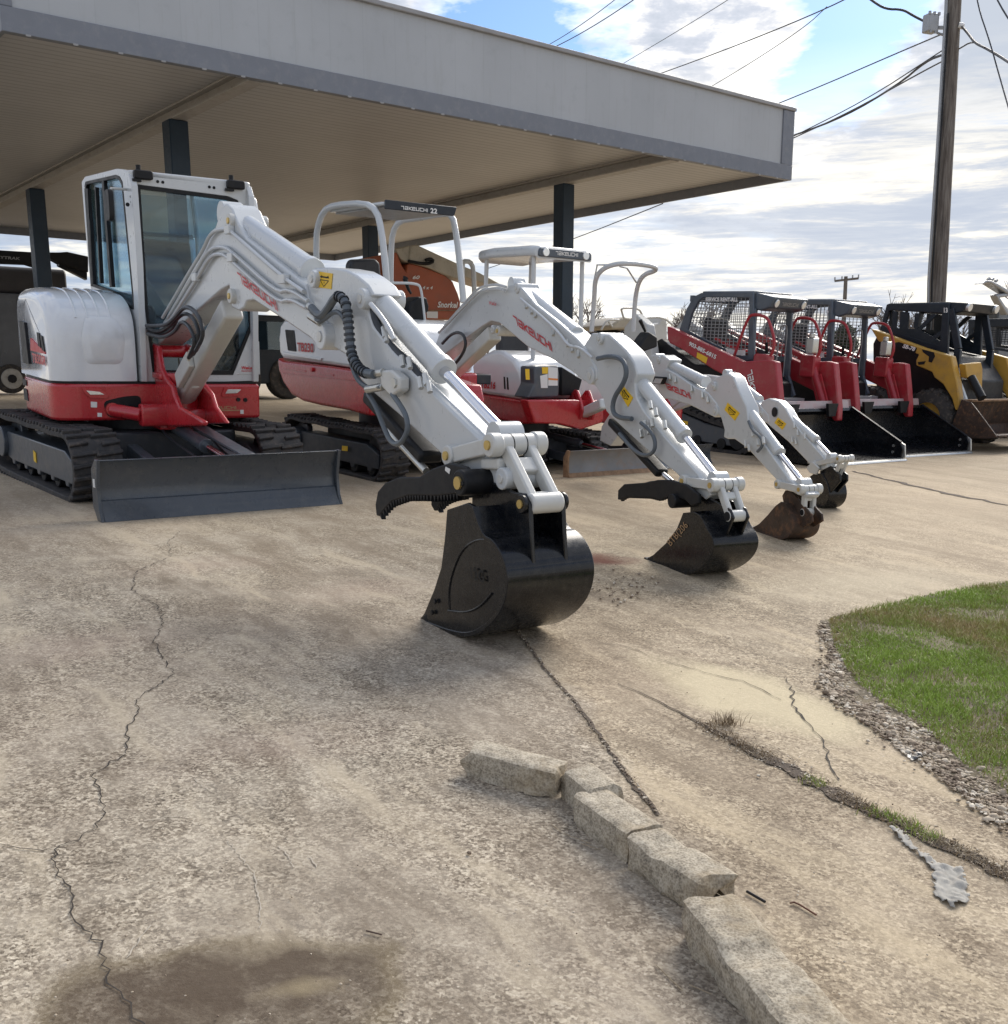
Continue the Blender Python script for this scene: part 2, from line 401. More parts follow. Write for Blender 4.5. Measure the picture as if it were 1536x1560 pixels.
def crawler(fr, parent, xr, xf, h, y0, y1, out=-1, mframe='dgrey', lug=.09, th=.045, label=None, rough=False):
    r = h / 2 - .012
    P = track_path(xr, xf, h, r)
    inner = offset_in(P, th)
    b = MB(fr).ext(1, P, y0, y1, inner=inner)
    w = y1 - y0
    lt = lug * .46; lh = .026 if not rough else .032
    for i, (q, t) in enumerate(resample(P, lug)):
        nrm = Vector((t.y, -t.x))
        segs = ((0., .52), (.48, 1.)) if i % 2 == 0 else ((0., .36), (.64, 1.))
        for (a, c) in segs:
            sh = lt * .5 * (1 if a > .4 else -1) * 0
            vs = []
            for yy, kk in ((y0 + w * a - .004, .0), (y0 + w * c + .004, .25 if a < .4 else -.25)):
                for e, hh, s in ((-1, -.005, 1), (1, -.005, 1), (.75, lh, 1), (-.75, lh, 1)):
                    p = q + t * (e * lt / 2 + kk * lug * (1 if a < .4 else -1)) + nrm * hh
                    vs.append((p.x, yy, p.y))
            b.add(vs, [(0, 1, 2, 3), (7, 6, 5, 4), (0, 4, 5, 1), (1, 5, 6, 2), (2, 6, 7, 3), (3, 7, 4, 0)])
    trk = obj('crawler_track', b, M['rubber'], parent, bevel=.006, seg=1)
    if label: trk['label'] = label
    # frame
    ym0, ym1 = (y0 + .05, y1 - .03) if out < 0 else (y0 + .03, y1 - .05)
    zt = h * .68; zb = h * .24
    x0, x1 = xr + h * .62, xf - h * .32
    prof = [(x0, zb + .02), (x0 + .05, zt), (x1 - .22, zt), (x1, zt - .08), (x1, zb)]
    k = 5; xs = [x1 + (x0 - x1) * (i + .5) / k for i in range(k)]
    for x in xs: prof += [(x + .05, zb), (x + .03, zb - .035), (x - .03, zb - .035), (x - .05, zb)]
    fo = obj('track_frame', MB(fr).ext(1, prof, ym0, ym1), M[mframe], trk, bevel=.01)
    for i in range(k):
        x = xs[i]
        obj('track_roller', MB(fr).disc((x, (y0 + y1) / 2, th + .075), 1, .075, w * .55), M['blackm'], trk, bevel=.008)
    obj('idler_wheel', MB(fr).disc((xf - h / 2, (y0 + y1) / 2, h / 2), 1, r - th - .004, w * .32, n=28), M['blackm'], trk, bevel=.01)
    mb = MB(fr); c = (xr + h / 2, h / 2)
    pts = []
    for i in range(32):
        t = 2 * math.pi * i / 32; rr = (r - th - .004) * (1 if i % 4 in (0, 1) else .86); pts.append((c[0] + rr * math.cos(t), c[1] + rr * math.sin(t)))
    mb.ext(1, pts, (y0 + y1) / 2 - .03, (y0 + y1) / 2 + .03)
    mb.disc((c[0], y0 + .07 if out < 0 else y1 - .07, c[1]), 1, (r - th) * .62, .12, n=24)
    obj('drive_sprocket', mb, M['dgrey'], trk, bevel=.008)
    return trk
def bucket(fr, parent, side, shell0, w, m='black', ears=None, earw=.09, earth=.022, teeth=4, tip=None, yc=0.0, label=None):
    """side: pixel outline of the near side plate (closed); shell0: indices of the outline that carry the wrapped back plate"""
    y0, y1 = yc - w / 2, yc + w / 2
    P = fr.ony(side, y0)
    S = [P[i] for i in shell0]
    q = [Vector(p) for p in S]
    for _ in range(2):                      # round the wrapped back
        o_ = [q[0]]
        for a_, b_ in zip(q, q[1:]): o_ += [a_ * .75 + b_ * .25, a_ * .25 + b_ * .75]
        q = o_ + [q[-1]]
    c = Vector((sum(p[0] for p in P) / len(P), sum(p[1] for p in P) / len(P)))
    P = P[:shell0[0]] + [(v.x, v.y) for v in q] + P[shell0[-1] + 1:]
    mb = MB(fr).ext(1, P, y0, y0 + .018).ext(1, P, y1 - .018, y1)
    inn = []
    for i, p in enumerate(q):
        a = q[max(0, i - 1)]; b_ = q[min(len(q) - 1, i + 1)]; t = (b_ - a).normalized(); n = Vector((-t.y, t.x))
        if n.dot(c - p) < 0: n = -n
        inn.append((p + n * .02))
    out = [(p - (inn[i] - p) * .12) for i, p in enumerate(q)]
    poly = [(p.x, p.y) for p in out] + [(p.x, p.y) for p in reversed(inn)]
    mb.ext(1, poly, y0 - .006, y1 + .006)
    o = obj('bucket', mb, M[m], parent, bevel=.004, smooth=42)
    if label: o['label'] = label
    # wear rib on the side, cutting edge and teeth
    if tip is not None:
        T = Vector(fr.ony([tip], y0)[0]); base = q[-1]; d = (T - base).normalized(); nn = Vector((-d.y, d.x))
        for k in range(teeth):
            yk = y0 + .03 + (w - .06) * k / (teeth - 1)
            a = base - d * .10
            tb = MB(fr); hw = .032
            vs = [(a.x + nn.x * .028, yk - hw, a.y + nn.y * .028), (a.x + nn.x * .028, yk + hw, a.y + nn.y * .028), (a.x - nn.x * .028, yk + hw, a.y - nn.y * .028), (a.x - nn.x * .028, yk - hw, a.y - nn.y * .028),
                  (T.x, yk - hw * .6, T.y + .004), (T.x, yk + hw * .6, T.y + .004), (T.x, yk + hw * .6, T.y - .006), (T.x, yk - hw * .6, T.y - .006)]
            tb.add(vs, [(0, 1, 2, 3), (7, 6, 5, 4), (0, 4, 5, 1), (1, 5, 6, 2), (2, 6, 7, 3), (3, 7, 4, 0)])
            obj('bucket_tooth', tb, M[m if m != 'black' else 'blackm'], o, bevel=.004)
        Pb = MB(fr).bar((base.x - d.x * .02, y0, base.y - d.y * .02), (base.x - d.x * .02, y1, base.y - d.y * .02), .12, .022, up=(d.x * 0 + nn.x, 0, nn.y))
        obj('cutting_edge', Pb, M[m], o, bevel=.003)
    if ears:
        E = fr.ony(ears, -earw)
        for s in (-1, 1):
            e = MB(fr).ext(1, E, s * earw - earth / 2, s * earw + earth / 2)
            obj('bucket_ear', e, M[m], o, bevel=.005)
    return o
def hlink(fr, parent, a, b, hw, t=.045, m='cast', name='bucket_link', r=None):
    """casting with two legs and a slot between pins a and b (pixels, plane y=0)"""
    A, B = ymid(fr, a), ymid(fr, b); r = r or t * 1.05
    mb = MB(fr)
    for s in (-1, 1):
        mb.bar(A + Vector((0, s * hw, 0)), B + Vector((0, s * hw, 0)), t, t * 1.5, up=(1, 0, .3))
    mb.cyl(A - Vector((0, hw + t * .9, 0)), A + Vector((0, hw + t * .9, 0)), r, n=22)
    mb.cyl(B - Vector((0, hw + t * .6, 0)), B + Vector((0, hw + t * .6, 0)), r * .95, n=22)
    d = B - A
    for u, v in ((.36, .46), (.74, .98)):
        mb.bar(A + d * u - Vector((0, 0, 0)), A + d * v, hw * 2, t * .7, up=(d.z, 0, -d.x))
    o = obj(name, mb, M[m], parent, bevel=.01, seg=3)
    nt = MB(fr)
    for s in (-1, 1):
        c = A + Vector((0, s * (hw + t * 1.0), 0)); nt.cyl(c, c + Vector((0, s * .02, 0)), r * .5, n=8)
    obj('link_pin', nt, M['brass'], o)
    return o
def warn_sticker(fr, parent, pts, y, kind=0):
    q = fr.ony(pts, y)
    o = obj('warning_sticker', MB(fr).ext(1, q, y - .004, y - .001), M['yellow'], parent)
    q = [Vector(p) for p in q]
    def at(u, v): p = q[0] * (1 - u) * (1 - v) + q[1] * u * (1 - v) + q[2] * u * v + q[3] * (1 - u) * v; return (p.x, y - .0052, p.y)
    s = MB(fr)
    def ln(a, b, w=.0045):
        a, b = Vector(a), Vector(b); d = (b - a).normalized(); n = Vector((-d.z, 0, d.x)) * w / 2; s.add([a + n, b + n, b - n, a - n], [(0, 1, 2, 3)])
    tri = [at(.1, .5), at(.5, .2), at(.5, .8)] if kind == 0 else [at(.12, .15), at(.12, .75), at(.5, .45)]
    for i in range(3): ln(tri[i], tri[(i + 1) % 3])
    ln(at(.3, .5), at(.42, .5), .006)
    ln(at(.7, .2), at(.7, .8), .008); ln(at(.62, .3), at(.82, .3), .007); ln(at(.65, .62), at(.8, .75), .006)
    obj('warning_pictogram', s, M['blackm'], o)
    return o

# ================================================================= excavator A (cab)
oA = (-3.30, 10.04); zA = gz(*oA)
FA = Fr((*oA, zA), 33, 3.2)
UA = Fr((-3.57 + .7 * .616 - .2 * .788, 10.46 - .7 * .788 - .2 * .616, 0), 38, 3.2); UA.o.z = gz(UA.o.x, UA.o.y)
exA = thing('excavator', FA, 'largest white and red compact excavator with a glazed cab, nearest the camera at the left', 'excavator', 'compact excavators in a row under the canopy edge')
# --- undercarriage
xr, xf = -1.28, 1.26
crawler(UA, exA, xr, xf, .57, -.985, -.60, -1, 'dgrey')
crawler(UA, exA, xr, xf, .57, .58, .965, 1, 'dgrey')
cb = MB(UA).rbox(-.75, .72, -.6, .6, .2, .5, .08, 2).box(.1, .45, -.62, .62, .22, .46).box(-.6, -.25, -.62, .62, .22, .46)
cb.cyl((0, 0, .45), (0, 0, .72), .46, n=32)
obj('car_body', cb, M['dgrey2'], exA, bevel=.015)
s = UA.ony(ZA((330, 660), (372, 690), (372, 735), (340, 730)), -.99)
obj('yellow_decal', MB(UA).ext(1, [(-.02, .30), (.05, .285), (.05, .20), (-.02, .21)], -.943, -.938), M['yellow'], exA)
# --- blade: its own yaw
pL, pR = G(157, 796), G(520, 768)
dirv = (pR - pL); bw = dirv.length; byaw = math.degrees(math.atan2(dirv.y, dirv.x))
FB = Fr(((pL + pR) / 2), byaw, 0)
prof = prof0 = [(.0, .0), (-.045, .06), (-.075, .14), (-.085, .24), (-.07, .33), (-.03, .41), (-.01, .43), (-.035, .435), (-.105, .36), (-.13, .24), (-.115, .12), (-.06, .0)]
bl = obj('dozer_blade', MB(FB).ext(1, prof, -bw / 2 + .012, bw / 2 - .012), M['blade'], exA, bevel=.003, smooth=50)
e = MB(FB).ext(1, [(.012, -.0), (-.035, .065), (-.06, .14), (-.075, .15), (-.055, .06), (-.02, 0)], -bw / 2 + .014, bw / 2 - .014)
obj('cutting_edge', e, M['blade'], bl, bevel=.002)
for s_ in (-1, 1):
    y = s_ * (bw / 2); ep = [(.01, .0), (-.03, .08), (-.045, .24), (-.0, .435), (-.05, .44), (-.14, .37), (-.155, .1), (-.07, 0)]
    obj('blade_end_plate', MB(FB).ext(1, ep, y - .012, y + .012), M['blade'], bl, bevel=.003)
obj('white_decal', MB(FB).box(-.11, -.07, -bw / 2 - .0150, -bw / 2 - .0125, .24, .30), M['sticker'], bl)
# blade arms and lift cylinder
def LB(p, z): return None
A0 = UA.W(.55, -.32, .34); A1 = FB.W(-.11, -.38, .2); B0 = UA.W(.55, .32, .34); B1 = FB.W(-.11, .38, .2)
mb = MB().bar(A0, A1, .09, .16).bar(B0, B1, .09, .16)
mb.bar(FB.W(-.16, -.5, .2), FB.W(-.16, .5, .2), .12, .14)
obj('blade_arm', mb, M['dgrey'], exA, bevel=.01)
c0 = UA.W(.42, .02, .60); c1 = FB.W(-.13, .1, .36)
mb = MB().cyl(c0, c0.lerp(c1, .62), .055).cyl(c0.lerp(c1, .6), c0.lerp(c1, .66), .06)
lc = obj('blade_cylinder', mb, M['dgrey'], exA, bevel=.004)
obj('piston_rod', MB().cyl(c0.lerp(c1, .6), c1, .028), M['chrome'], lc)
mb = MB(); a = UA.W(.48, .12, .64); b = FB.W(-.12, .22, .42)
mb.bar(a, b, .12, .02)
obj('cylinder_guard', mb, M['dgrey'], exA, bevel=.004)
mb = MB().tube([UA.W(.5, -.1, .55), UA.W(.75, -.12, .56), UA.W(.95, -.1, .45), FB.W(-.2, .0, .3)], .012, smooth=2).tube([UA.W(.5, .3, .55), UA.W(.8, .34, .52), UA.W(.9, .3, .4), FB.W(-.2, .25, .3)], .012, smooth=2)
obj('hose', mb, M['hose'], exA)
# --- house: red lower body. front plane x=XF
XF = .85
(yr, _), (yl, _) = FA.onx([(80, 600), (397, 600)], XF)
zs = FA.onx([(390, 581), (390, 634), (200, 584), (200, 643)], XF)
zt = (zs[0][1] + zs[2][1]) / 2; zb = (zs[1][1] + zs[3][1]) / 2
xrr = FA.ony([(34, 600)], yr)[0][0]
plan = [(XF, yr), (XF, yl), (-.65, yl), (-1.0, yl * .55), (-1.05, 0), (min(-.9, xrr - .3), yr * .62), (xrr, yr)]
pl = rnd_poly(plan, [.22, .05, .25, .3, .4, .3, .3], 6)
obj('lower_body', MB(FA).ext(2, pl, zb, zt - .012), M['red'], exA, bevel=.025, seg=3)
obj('floor_seal', MB(FA).ext(2, [(x * .985, y * .985) for x, y in pl], zt - .014, zt + .006), M['blackm'], exA)
obj('turntable_skirt', MB(FA).cyl((0, 0, zb - .06), (0, 0, zb + .02), .52, n=32), M['dgrey2'], exA)
# bottom flap in front of the swing post
# --- right side cover
yc = FA.onx([(210, 500)], XF)[0][0]          # where cover ends and cab starts
prof = FA.ony(ZC((915, 1480), (905, 1300), (870, 1130), (800, 1010), (700, 930), (560, 890), (300, 885)), yc)
zc0 = zt + .008
ztop = FA.onx([(110, 447)], .1)[0][1]
HC = FA.onx([(140, 500)], XF)[0][1] * 0 + .72
cov = [(XF - .01, zc0), (XF - .015, zc0 + .36), (XF - .05, zc0 + .52), (XF - .16, zc0 + .63), (XF - .36, zc0 + .71), (XF - .75, zc0 + .745), (xrr + .1, zc0 + .74), (xrr - .0, zc0 + .66), (xrr - .02, zc0)]
cov = rnd_poly(cov, [.0, .12, .12, .12, .12, .2, .1, .1, .0], 5)
# loft across y so that the outer shoulder is rounded and the front corner follows the plan
def cover(y0, y1):
    mb = MB(FA); n = len(cov); secs = []
    K = 9; rs = .13
    for k in range(K + 1):
        t = k / K * math.pi / 2
        y = y0 + rs * (1 - math.sin(t)); inset = rs * (1 - math.cos(t))
        secs.append((y, inset))
    secs = secs[::-1]
    secs = [(y0 + rs * (1 - math.cos(math.pi / 2 * k / K)), rs * (1 - math.sin(math.pi / 2 * k / K))) for k in range(K + 1)]
    secs += [(y0 + (y1 - y0) * f, 0) for f in (.45, .7, .92)] + [(y1, .02)]
    cz = zc0 + .3
    vs = []
    for y, ins in secs:
        for (x, z) in cov:
            xx = x - ins * 1.1 if x > xrr + .5 else x + ins * .15
            zz = z - ins * .8 * max(0, (z - zc0) / .75)
            vs.append((xx, y, zz))
    fs = []
    for a in range(len(secs) - 1):
        for i in range(n):
            j = (i + 1) % n; fs.append((a * n + i, a * n + j, (a + 1) * n + j, (a + 1) * n + i))
    fs += [tuple(range(n)), tuple(range(len(secs) * n - 1, (len(secs) - 1) * n - 1, -1))]
    return mb.add(vs, fs)
cv = obj('engine_cover', cover(yr + .01, yc - .02), M['white2'], exA, smooth=60)
wv = yc - yr
for k in range(4):   # raised ribs over the shoulder
    y = yr + .2 + (wv - .34) * (k + .3) / 4
    pts = [(x, y, z) for x, z in cov if x > xrr + .3 and z > zc0 + .5]
    obj('cover_rib', MB(FA).tube([(x, y + (.0), z - .004) for x, _, z in pts], .012, n=6), M['white2'], cv)
pts = rnd_poly([(yr + .26, zc0 + .13), (yc - .13, zc0 + .13), (yc - .10, zc0 + .34), (yc - .16, zc0 + .52), (yr + .30, zc0 + .52), (yr + .25, zc0 + .34)], .06)
inn = rnd_poly([(yr + .32, zc0 + .17), (yc - .18, zc0 + .17), (yc - .15, zc0 + .34), (yc - .21, zc0 + .48), (yr + .35, zc0 + .48), (yr + .31, zc0 + .34)], .05)
def fx(y, z): return XF - .012 - max(0, z - zc0 - .36) ** 2 * 1.6
mb = MB(FA); n = len(pts)
vs = [(fx(y, z) - .004, y, z) for y, z in pts] + [(fx(y, z) + .022, y, z) for y, z in inn]
mb.add(vs, [(i, (i + 1) % n, (i + 1) % n + n, i + n) for i in range(n)] + [tuple(range(n, 2 * n))])
obj('cover_bulge', mb, M['white2'], cv, smooth=60)
# side decals on cover: grille, stripes, model number
ysd = yr + .006
gr = FA.ony(ZG((182, 830), (225, 842), (265, 1195), (215, 1185)), ysd)
obj('side_grille', MB(FA).ext(1, gr, ysd - .02, ysd + .01), M['blackm'], cv)
st = FA.ony(ZG((262, 975), (262, 1080), (385, 1110), (385, 1095)), ysd)
obj('red_stripe_decal', MB(FA).ext(1, st, ysd - .004, ysd + .01), M['redtxt'], cv)
for q in (((315, 925), (335, 935), (350, 1055), (328, 1040)), ((345, 950), (362, 960), (382, 1090), (362, 1075))):
    obj('side_vent', MB(FA).ext(1, FA.ony(ZG(*q), ysd), ysd - .006, ysd + .01), M['blackm'], cv)
a, b, c_ = [FA.y3(p, ysd - .004) for p in ZG((278, 1175), (396, 1210), (274, 1100))]
letters(FA, 'TB350R', a, b, c_, (0, -.003, 0), cv, M['redtxt'], bold=.05)
# front lower body details
def dec(name, pts, mat_, d=.004, x=XF, parent=exA, base=0.0):
    return obj(name, MB(FA).ext(0, FA.onx(pts, x), x + base, x + base + d), M[mat_] if isinstance(mat_, str) else mat_, parent, bevel=.0015 if d > .003 else 0)
for sx, par in ((0, 0), (1, 0)):
    if sx == 0: ring = ZA((640, 160), (790, 165), (850, 225), (830, 240), (700, 235), (650, 190)); lens = ZA((670, 178), (775, 188), (812, 210), (700, 210))
    else: ring = ZK((985, 490), (1190, 480), (1185, 520), (1130, 585), (965, 590), (960, 560)); lens = ZK((1020, 510), (1165, 510), (1120, 550), (995, 555))
    o = dec('lamp_recess', ring, 'red', .012); o2 = dec('indicator_lamp', lens, 'lens', .006, parent=o, base=.012)
dec('label_plate', ZA((708, 265), (757, 268), (757, 312), (708, 310)), 'sticker')
dec('label_plate', ZA((760, 352), (795, 354), (795, 385), (760, 383)), 'sticker')
dec('label_plate', ZK((1158, 728), (1195, 728), (1195, 772), (1158, 772)), 'sticker')
for y in (512, 540, 568): dec('vent_slot', ZK((715, y), (822, y), (822, y + 14), (715, y + 14)), 'blackm', .003)
a, b, c_ = [FA.x3(p, XF + .004) for p in ZK((758, 722), (1125, 720), (752, 690))]
letters(FA, '', a, b, c_, (.003, 0, 0), exA, M['goldtxt'], logo=True)
dec('panel_recess', ZK((740, 730), (1150, 728), (1150, 738), (740, 742)), 'goldtxt', .003)
for c in (ZK((1137, 618))[0], ZK((1212, 622))[0]):
    q = FA.x3(c, XF); obj('plug', MB(FA).cyl(q, (q[0] + .012, q[1], q[2]), .018, n=14), M['blackm'], exA)
# side panel of the red body
sp = FA.ony(ZG((190, 1285), (232, 1300), (232, 1385), (200, 1370)), yr)
for q in (((195, 1320), (228, 1332), (230, 1380), (200, 1372)), ((203, 1400), (232, 1412), (246, 1510), (212, 1495))):
    obj('side_vent', MB(FA).ext(1, FA.ony(ZG(*q), yr), yr - .006, yr + .01), M['blackm'], exA)

# --- cab
yk = yc + .005                              # right wall of the cab
ylc = FA.onx([(392, 560)], XF - .02)[0][0]
XC = XF - .03
ft = FA.onx([(207, 262), (376, 291)], XC)
ztR, ztL = ft[0][1], ft[1][1]; ztc = (ztR + ztL) / 2
xb = FA.ony([(128, 300)], yk)[0][0]
zbot = zt + .01
cab = MB(FA)
# side frame (right wall), outline and window opening
so = FA.ony(ZC((600, 885), (560, 440), (538, 160), (560, 125), (770, 72), (815, 78), (850, 110), (868, 180), (905, 700), (935, 1480), (880, 1480), (740, 950)), yk)
so = [(x, z) for x, z in so]
win = ZC((612, 850), (590, 430), (560, 190), (566, 160), (765, 115), (790, 125), (808, 160), (822, 300), (880, 905), (885, 1000), (870, 1000), (745, 900))
wi = FA.ony(win, yk)
cab.ext(1, so, yk, yk + .05, inner=wi)
soL = [(x, z) for x, z in so]
cab.ext(1, soL, ylc - .05, ylc, inner=wi)
# front frame
fo = FA.onx([(205, 259), (376, 285), (389, 300), (398, 345), (398, 480), (397, 580), (222, 585), (214, 470)], XC)
fi = FA.onx([(209, 281), (347, 299), (362, 305), (370, 330), (384, 500), (355, 571), (233, 571), (221, 470)], XC)
fo = [(max(yk, min(ylc, y)), z) for y, z in fo]
cab.ext(0, fo, XC - .06, XC, inner=fi)
# roof
rp = [(XC, yk), (XC, ylc), (xb, ylc), (xb, yk)]
xs_ = so[3][0]
roof = rnd_poly([(XC - .0, yk + .003), (XC - .0, ylc - .003), (xb, ylc - .003), (xb, yk + .003)], .05)
zr = min(ztR, ztL) 
rb = so[3][1]
cabo = obj('cab', cab, M['white'], exA, bevel=.012, seg=3)
rmb = MB(FA); zf = FA.onx([(290, 268)], XC)[0][1]
rmb.add([(x, y, (rb + (zf - rb) * (x - xb) / (XC - xb)) + dz) for dz in (-.05, .0) for x, y in roof], [tuple(range(len(roof))), tuple(range(2 * len(roof) - 1, len(roof) - 1, -1))] + [(i, (i + 1) % len(roof), (i + 1) % len(roof) + len(roof), i + len(roof)) for i in range(len(roof))])
obj('roof', rmb, M['white'], cabo, bevel=.012)
# rear wall: low panel and glass
rw = MB(FA).box(xb, xb + .04, yk + .05, ylc - .05, zbot, zbot + .75)
obj('rear_panel', rw, M['white'], cabo)
obj('rear_glass', MB(FA).box(xb + .015, xb + .02, yk + .05, ylc - .05, zbot + .75, rb - .1), M['glass'], cabo)
# glazing
gi = [(y, z) for y, z in fi]
obj('windscreen', MB(FA).ext(0, gi, XC - .035, XC - .03), M['glass'], cabo)
ctr = Vector((sum(p[0] for p in gi) / len(gi), sum(p[1] for p in gi) / len(gi)))
gi2 = [tuple(ctr + (Vector(p) - ctr) * .955) for p in gi]
obj('windscreen_seal', MB(FA).ext(0, gi, XC - .028, XC + .004, inner=gi2), M['blackm'], cabo)
sg = obj('side_glass', MB(FA).ext(1, wi, yk + .03, yk + .035), M['glass'], cabo)
ctr = Vector((sum(p[0] for p in wi) / len(wi), sum(p[1] for p in wi) / len(wi)))
wi2 = [tuple(ctr + (Vector(p) - ctr) * .95) for p in wi]
obj('side_glass_seal', MB(FA).ext(1, wi, yk - .004, yk + .028, inner=wi2), M['blackm'], cabo)
for q in (((675, 150), (688, 150), (742, 855), (728, 855)), ((628, 195), (634, 195), (668, 830), (662, 830)), ((560, 205), (582, 205), (615, 850), (603, 850))):
    obj('window_divider', MB(FA).ext(1, FA.ony(ZC(*q), yk), yk - .006, yk + .026), M['blackm'], sg)
obj('side_glass', MB(FA).ext(1, wi, ylc - .035, ylc - .03), M['glass'], cabo)
a, b, c_ = [FA.y3(p, yk - .004) for p in ZC((783, 950), (806, 958), (781, 905))]
letters(FA, '23', a, b, c_, (0, -.002, 0), cabo, M['whtxt'], name='fleet_number')
# wiper posts, plastic-wrapped seat, console
sx = XC - .75
seat = MB(FA).rbox(sx - .25, sx + .25, yk + .28, yk + .78, zbot + .35, zbot + .5, .05).ext(1, rnd_poly([(sx - .2, zbot + .45), (sx - .05, zbot + .45), (sx - .18, zbot + 1.2), (sx - .3, zbot + 1.2)], .04), yk + .3, yk + .76)
so_ = obj('operator_seat', seat, M['seat'], exA, bevel=.03, seg=3)
fm = MB(FA).rbox(sx - .28, sx + .29, yk + .25, yk + .81, zbot + .3, zbot + .54, .06).ext(1, rnd_poly([(sx - .2, zbot + .5), (sx + .0, zbot + .5), (sx - .14, zbot + 1.27), (sx - .34, zbot + 1.27)], .06), yk + .27, yk + .8)
obj('plastic_wrap', fm, M['film'], so_, bevel=.03)
obj('control_console', MB(FA).rbox(sx - .1, sx + .45, yk + .08, yk + .24, zbot + .2, zbot + .62, .05).rbox(sx - .1, sx + .45, yk + .84, yk + .98, zbot + .2, zbot + .62, .05), M['blackm'], exA, bevel=.02)
for y in (yk + .16, yk + .9): obj('control_lever', MB(FA).tube([(sx + .35, y, zbot + .6), (sx + .4, y, zbot + .75), (sx + .38, y, zbot + .85)], .018), M['blackm'], exA)
for y in (yk + .4, yk + .55): obj('travel_lever', MB(FA).tube([(sx + .55, y, zbot), (sx + .5, y, zbot + .4)], .012), M['blackm'], exA)
# beacon lamps on the roof, mirror, door arc at the far side
for p in ZM((125, 185), (1110, 290)):
    q = FA.x3(p, XC + .02); x, y, z = q
    lp = obj('work_lamp', MB(FA).rbox(x - .05, x + .03, y - .075, y + .075, z - .035, z + .035, .02, 0), M['blackm'], exA, bevel=.01)
    obj('lamp_bracket', MB(FA).cyl((x - .02, y - .03, z + .03), (x - .02, y - .03, z + .075), .02).box(x - .09, x + .02, y - .09, y - .02, z - .055, z - .034), M['blackm'], lp)
ma, mbp = [FA.y3(p, yk - .16) for p in ZC((700, 215), (745, 415))]
mc = Vector(ma).lerp(Vector(mbp), .5)
mo = MB(FA).rbox(mc[0] - .075, mc[0] + .075, mc[1] - .02, mc[1] + .02, mbp[2], ma[2], .05, 1)
mr = obj('mirror', mo, M['blackm'], exA, bevel=.008)
p0 = FA.y3(ZC((835, 210))[0], yk)
obj('mirror_arm', MB(FA).tube([p0, (mc[0], mc[1] + .02, ma[2] + .01), (mc[0], mc[1], (ma[2] + mbp[2]) / 2)], .011), M['cast'], mr)
for p in ZM((280, 255), (335, 262), (830, 313), (880, 320)):
    q = FA.x3(p, XC); obj('bolt', MB(FA).cyl(q, (q[0] + .006, q[1], q[2]), .012, n=10), M['blackm'], exA)
for p in Z1((522, 207), (524, 229), (505, 238)):
    q = FA.x3(p, XC); obj('bolt', MB(FA).cyl(q, (q[0] + .008, q[1], q[2]), .016, n=10), M['blackm'], exA)
dq = [FA.x3(p, XC - .12) for p in ZM((1250, 420), (1300, 405), (1340, 440), (1362, 560), (1360, 680), (1300, 650), (1230, 560))]
obj('door_edge', MB(FA).ext(0, [(p[1], p[2]) for p in dq], XC - .17, XC - .12), M['white2'], cabo, bevel=.02)
# dealer text on the right cab post
a, b, c_ = [FA.x3(p, XC + .004) for p in ZK((1172, 296), (1285, 296), (1172, 262))]
letters(FA, 'WasLa', a, b, c_, (.003, 0, 0), exA, M['redtxt'], bold=.05)
a, b, c_ = [FA.x3(p, XC + .004) for p in ZK((1172, 320), (1285, 320), (1172, 304))]
letters(FA, 'Equipment', a, b, c_, (.003, 0, 0), exA, M['redtxt'])
lp_ = FA.onx(ZK((1120, 352), (1262, 180), (1262, 0), (1360, 0), (1372, 352)), XC)
obj('cab_corner_panel', MB(FA).ext(0, lp_, XC - .05, XC + .003), M['white'], exA, bevel=.004)

# --- swing post (red)
sb = MB(FA)
tower = ZK((150, 75), (165, 35), (215, 20), (270, 50), (285, 150), (310, 290), (370, 410), (430, 480), (445, 560), (500, 700), (640, 780), (760, 850), (760, 895), (400, 905), (0, 880), (0, 790), (0, 670), (90, 640), (180, 560), (215, 460), (190, 400), (165, 220))
yb = -.16
sb.ext(1, FA.ony(tower, yb), yb, yb + .045)
sb.ext(1, FA.ony(ZK((150, 75), (165, 35), (215, 20), (270, 50), (285, 150), (310, 290), (370, 410), (480, 560), (520, 700), (640, 880), (300, 890), (215, 460), (165, 220)), yb), .115, .16)
pt = FA.y3(ZK((215, 100))[0], yb); pb = FA.y3(ZK((545, 640))[0], 0)
sb.cyl((pt[0], yb - .02, pt[2]), (pt[0], .18, pt[2]), .055, n=24)
pz = FA.y3(ZK((330, 870))[0], 0)
sb.cyl((XF + .16, 0, zb - .06), (XF + .16, 0, zb + .40), .15, n=28)
sb.box(XF - .08, XF + .2, -.2, .2, zb - .07, zb - .01).box(XF - .08, XF + .2, -.18, .18, zb + .34, zb + .4)
sb.rbox(XF + .15, XF + .42, -.13, .13, zb - .03, zb + .12, .05)
swp = obj('swing_post', sb, M['red'], exA, bevel=.018, seg=3)
a = FA.x3(ZA((870, 330))[0], XF); b = FA.x3(ZA((1110, 370))[0], XF + .2)
sc = MB(FA).cyl(a, b, .055, n=24); sc.rbox(b[0] - .05, b[0] + .08, b[1] - .02, b[1] + .3, b[2] - .09, b[2] + .09, .04)
o = obj('swing_cylinder', sc, M['red'], exA, bevel=.01)
obj('body_opening', MB(FA).ext(0, rnd_poly(FA.onx(ZA((800, 265), (960, 225), (1100, 215), (1100, 385), (840, 390)), XF), .05), XF + .001, XF + .004), M['blackm'], exA)
q = Vector(FA.x3(ZA((875, 325))[0], XF + .005)); obj('cylinder_cap', MB(FA).cyl(q, q + Vector((.03, 0, 0)), .055, n=20), M['red'], o)

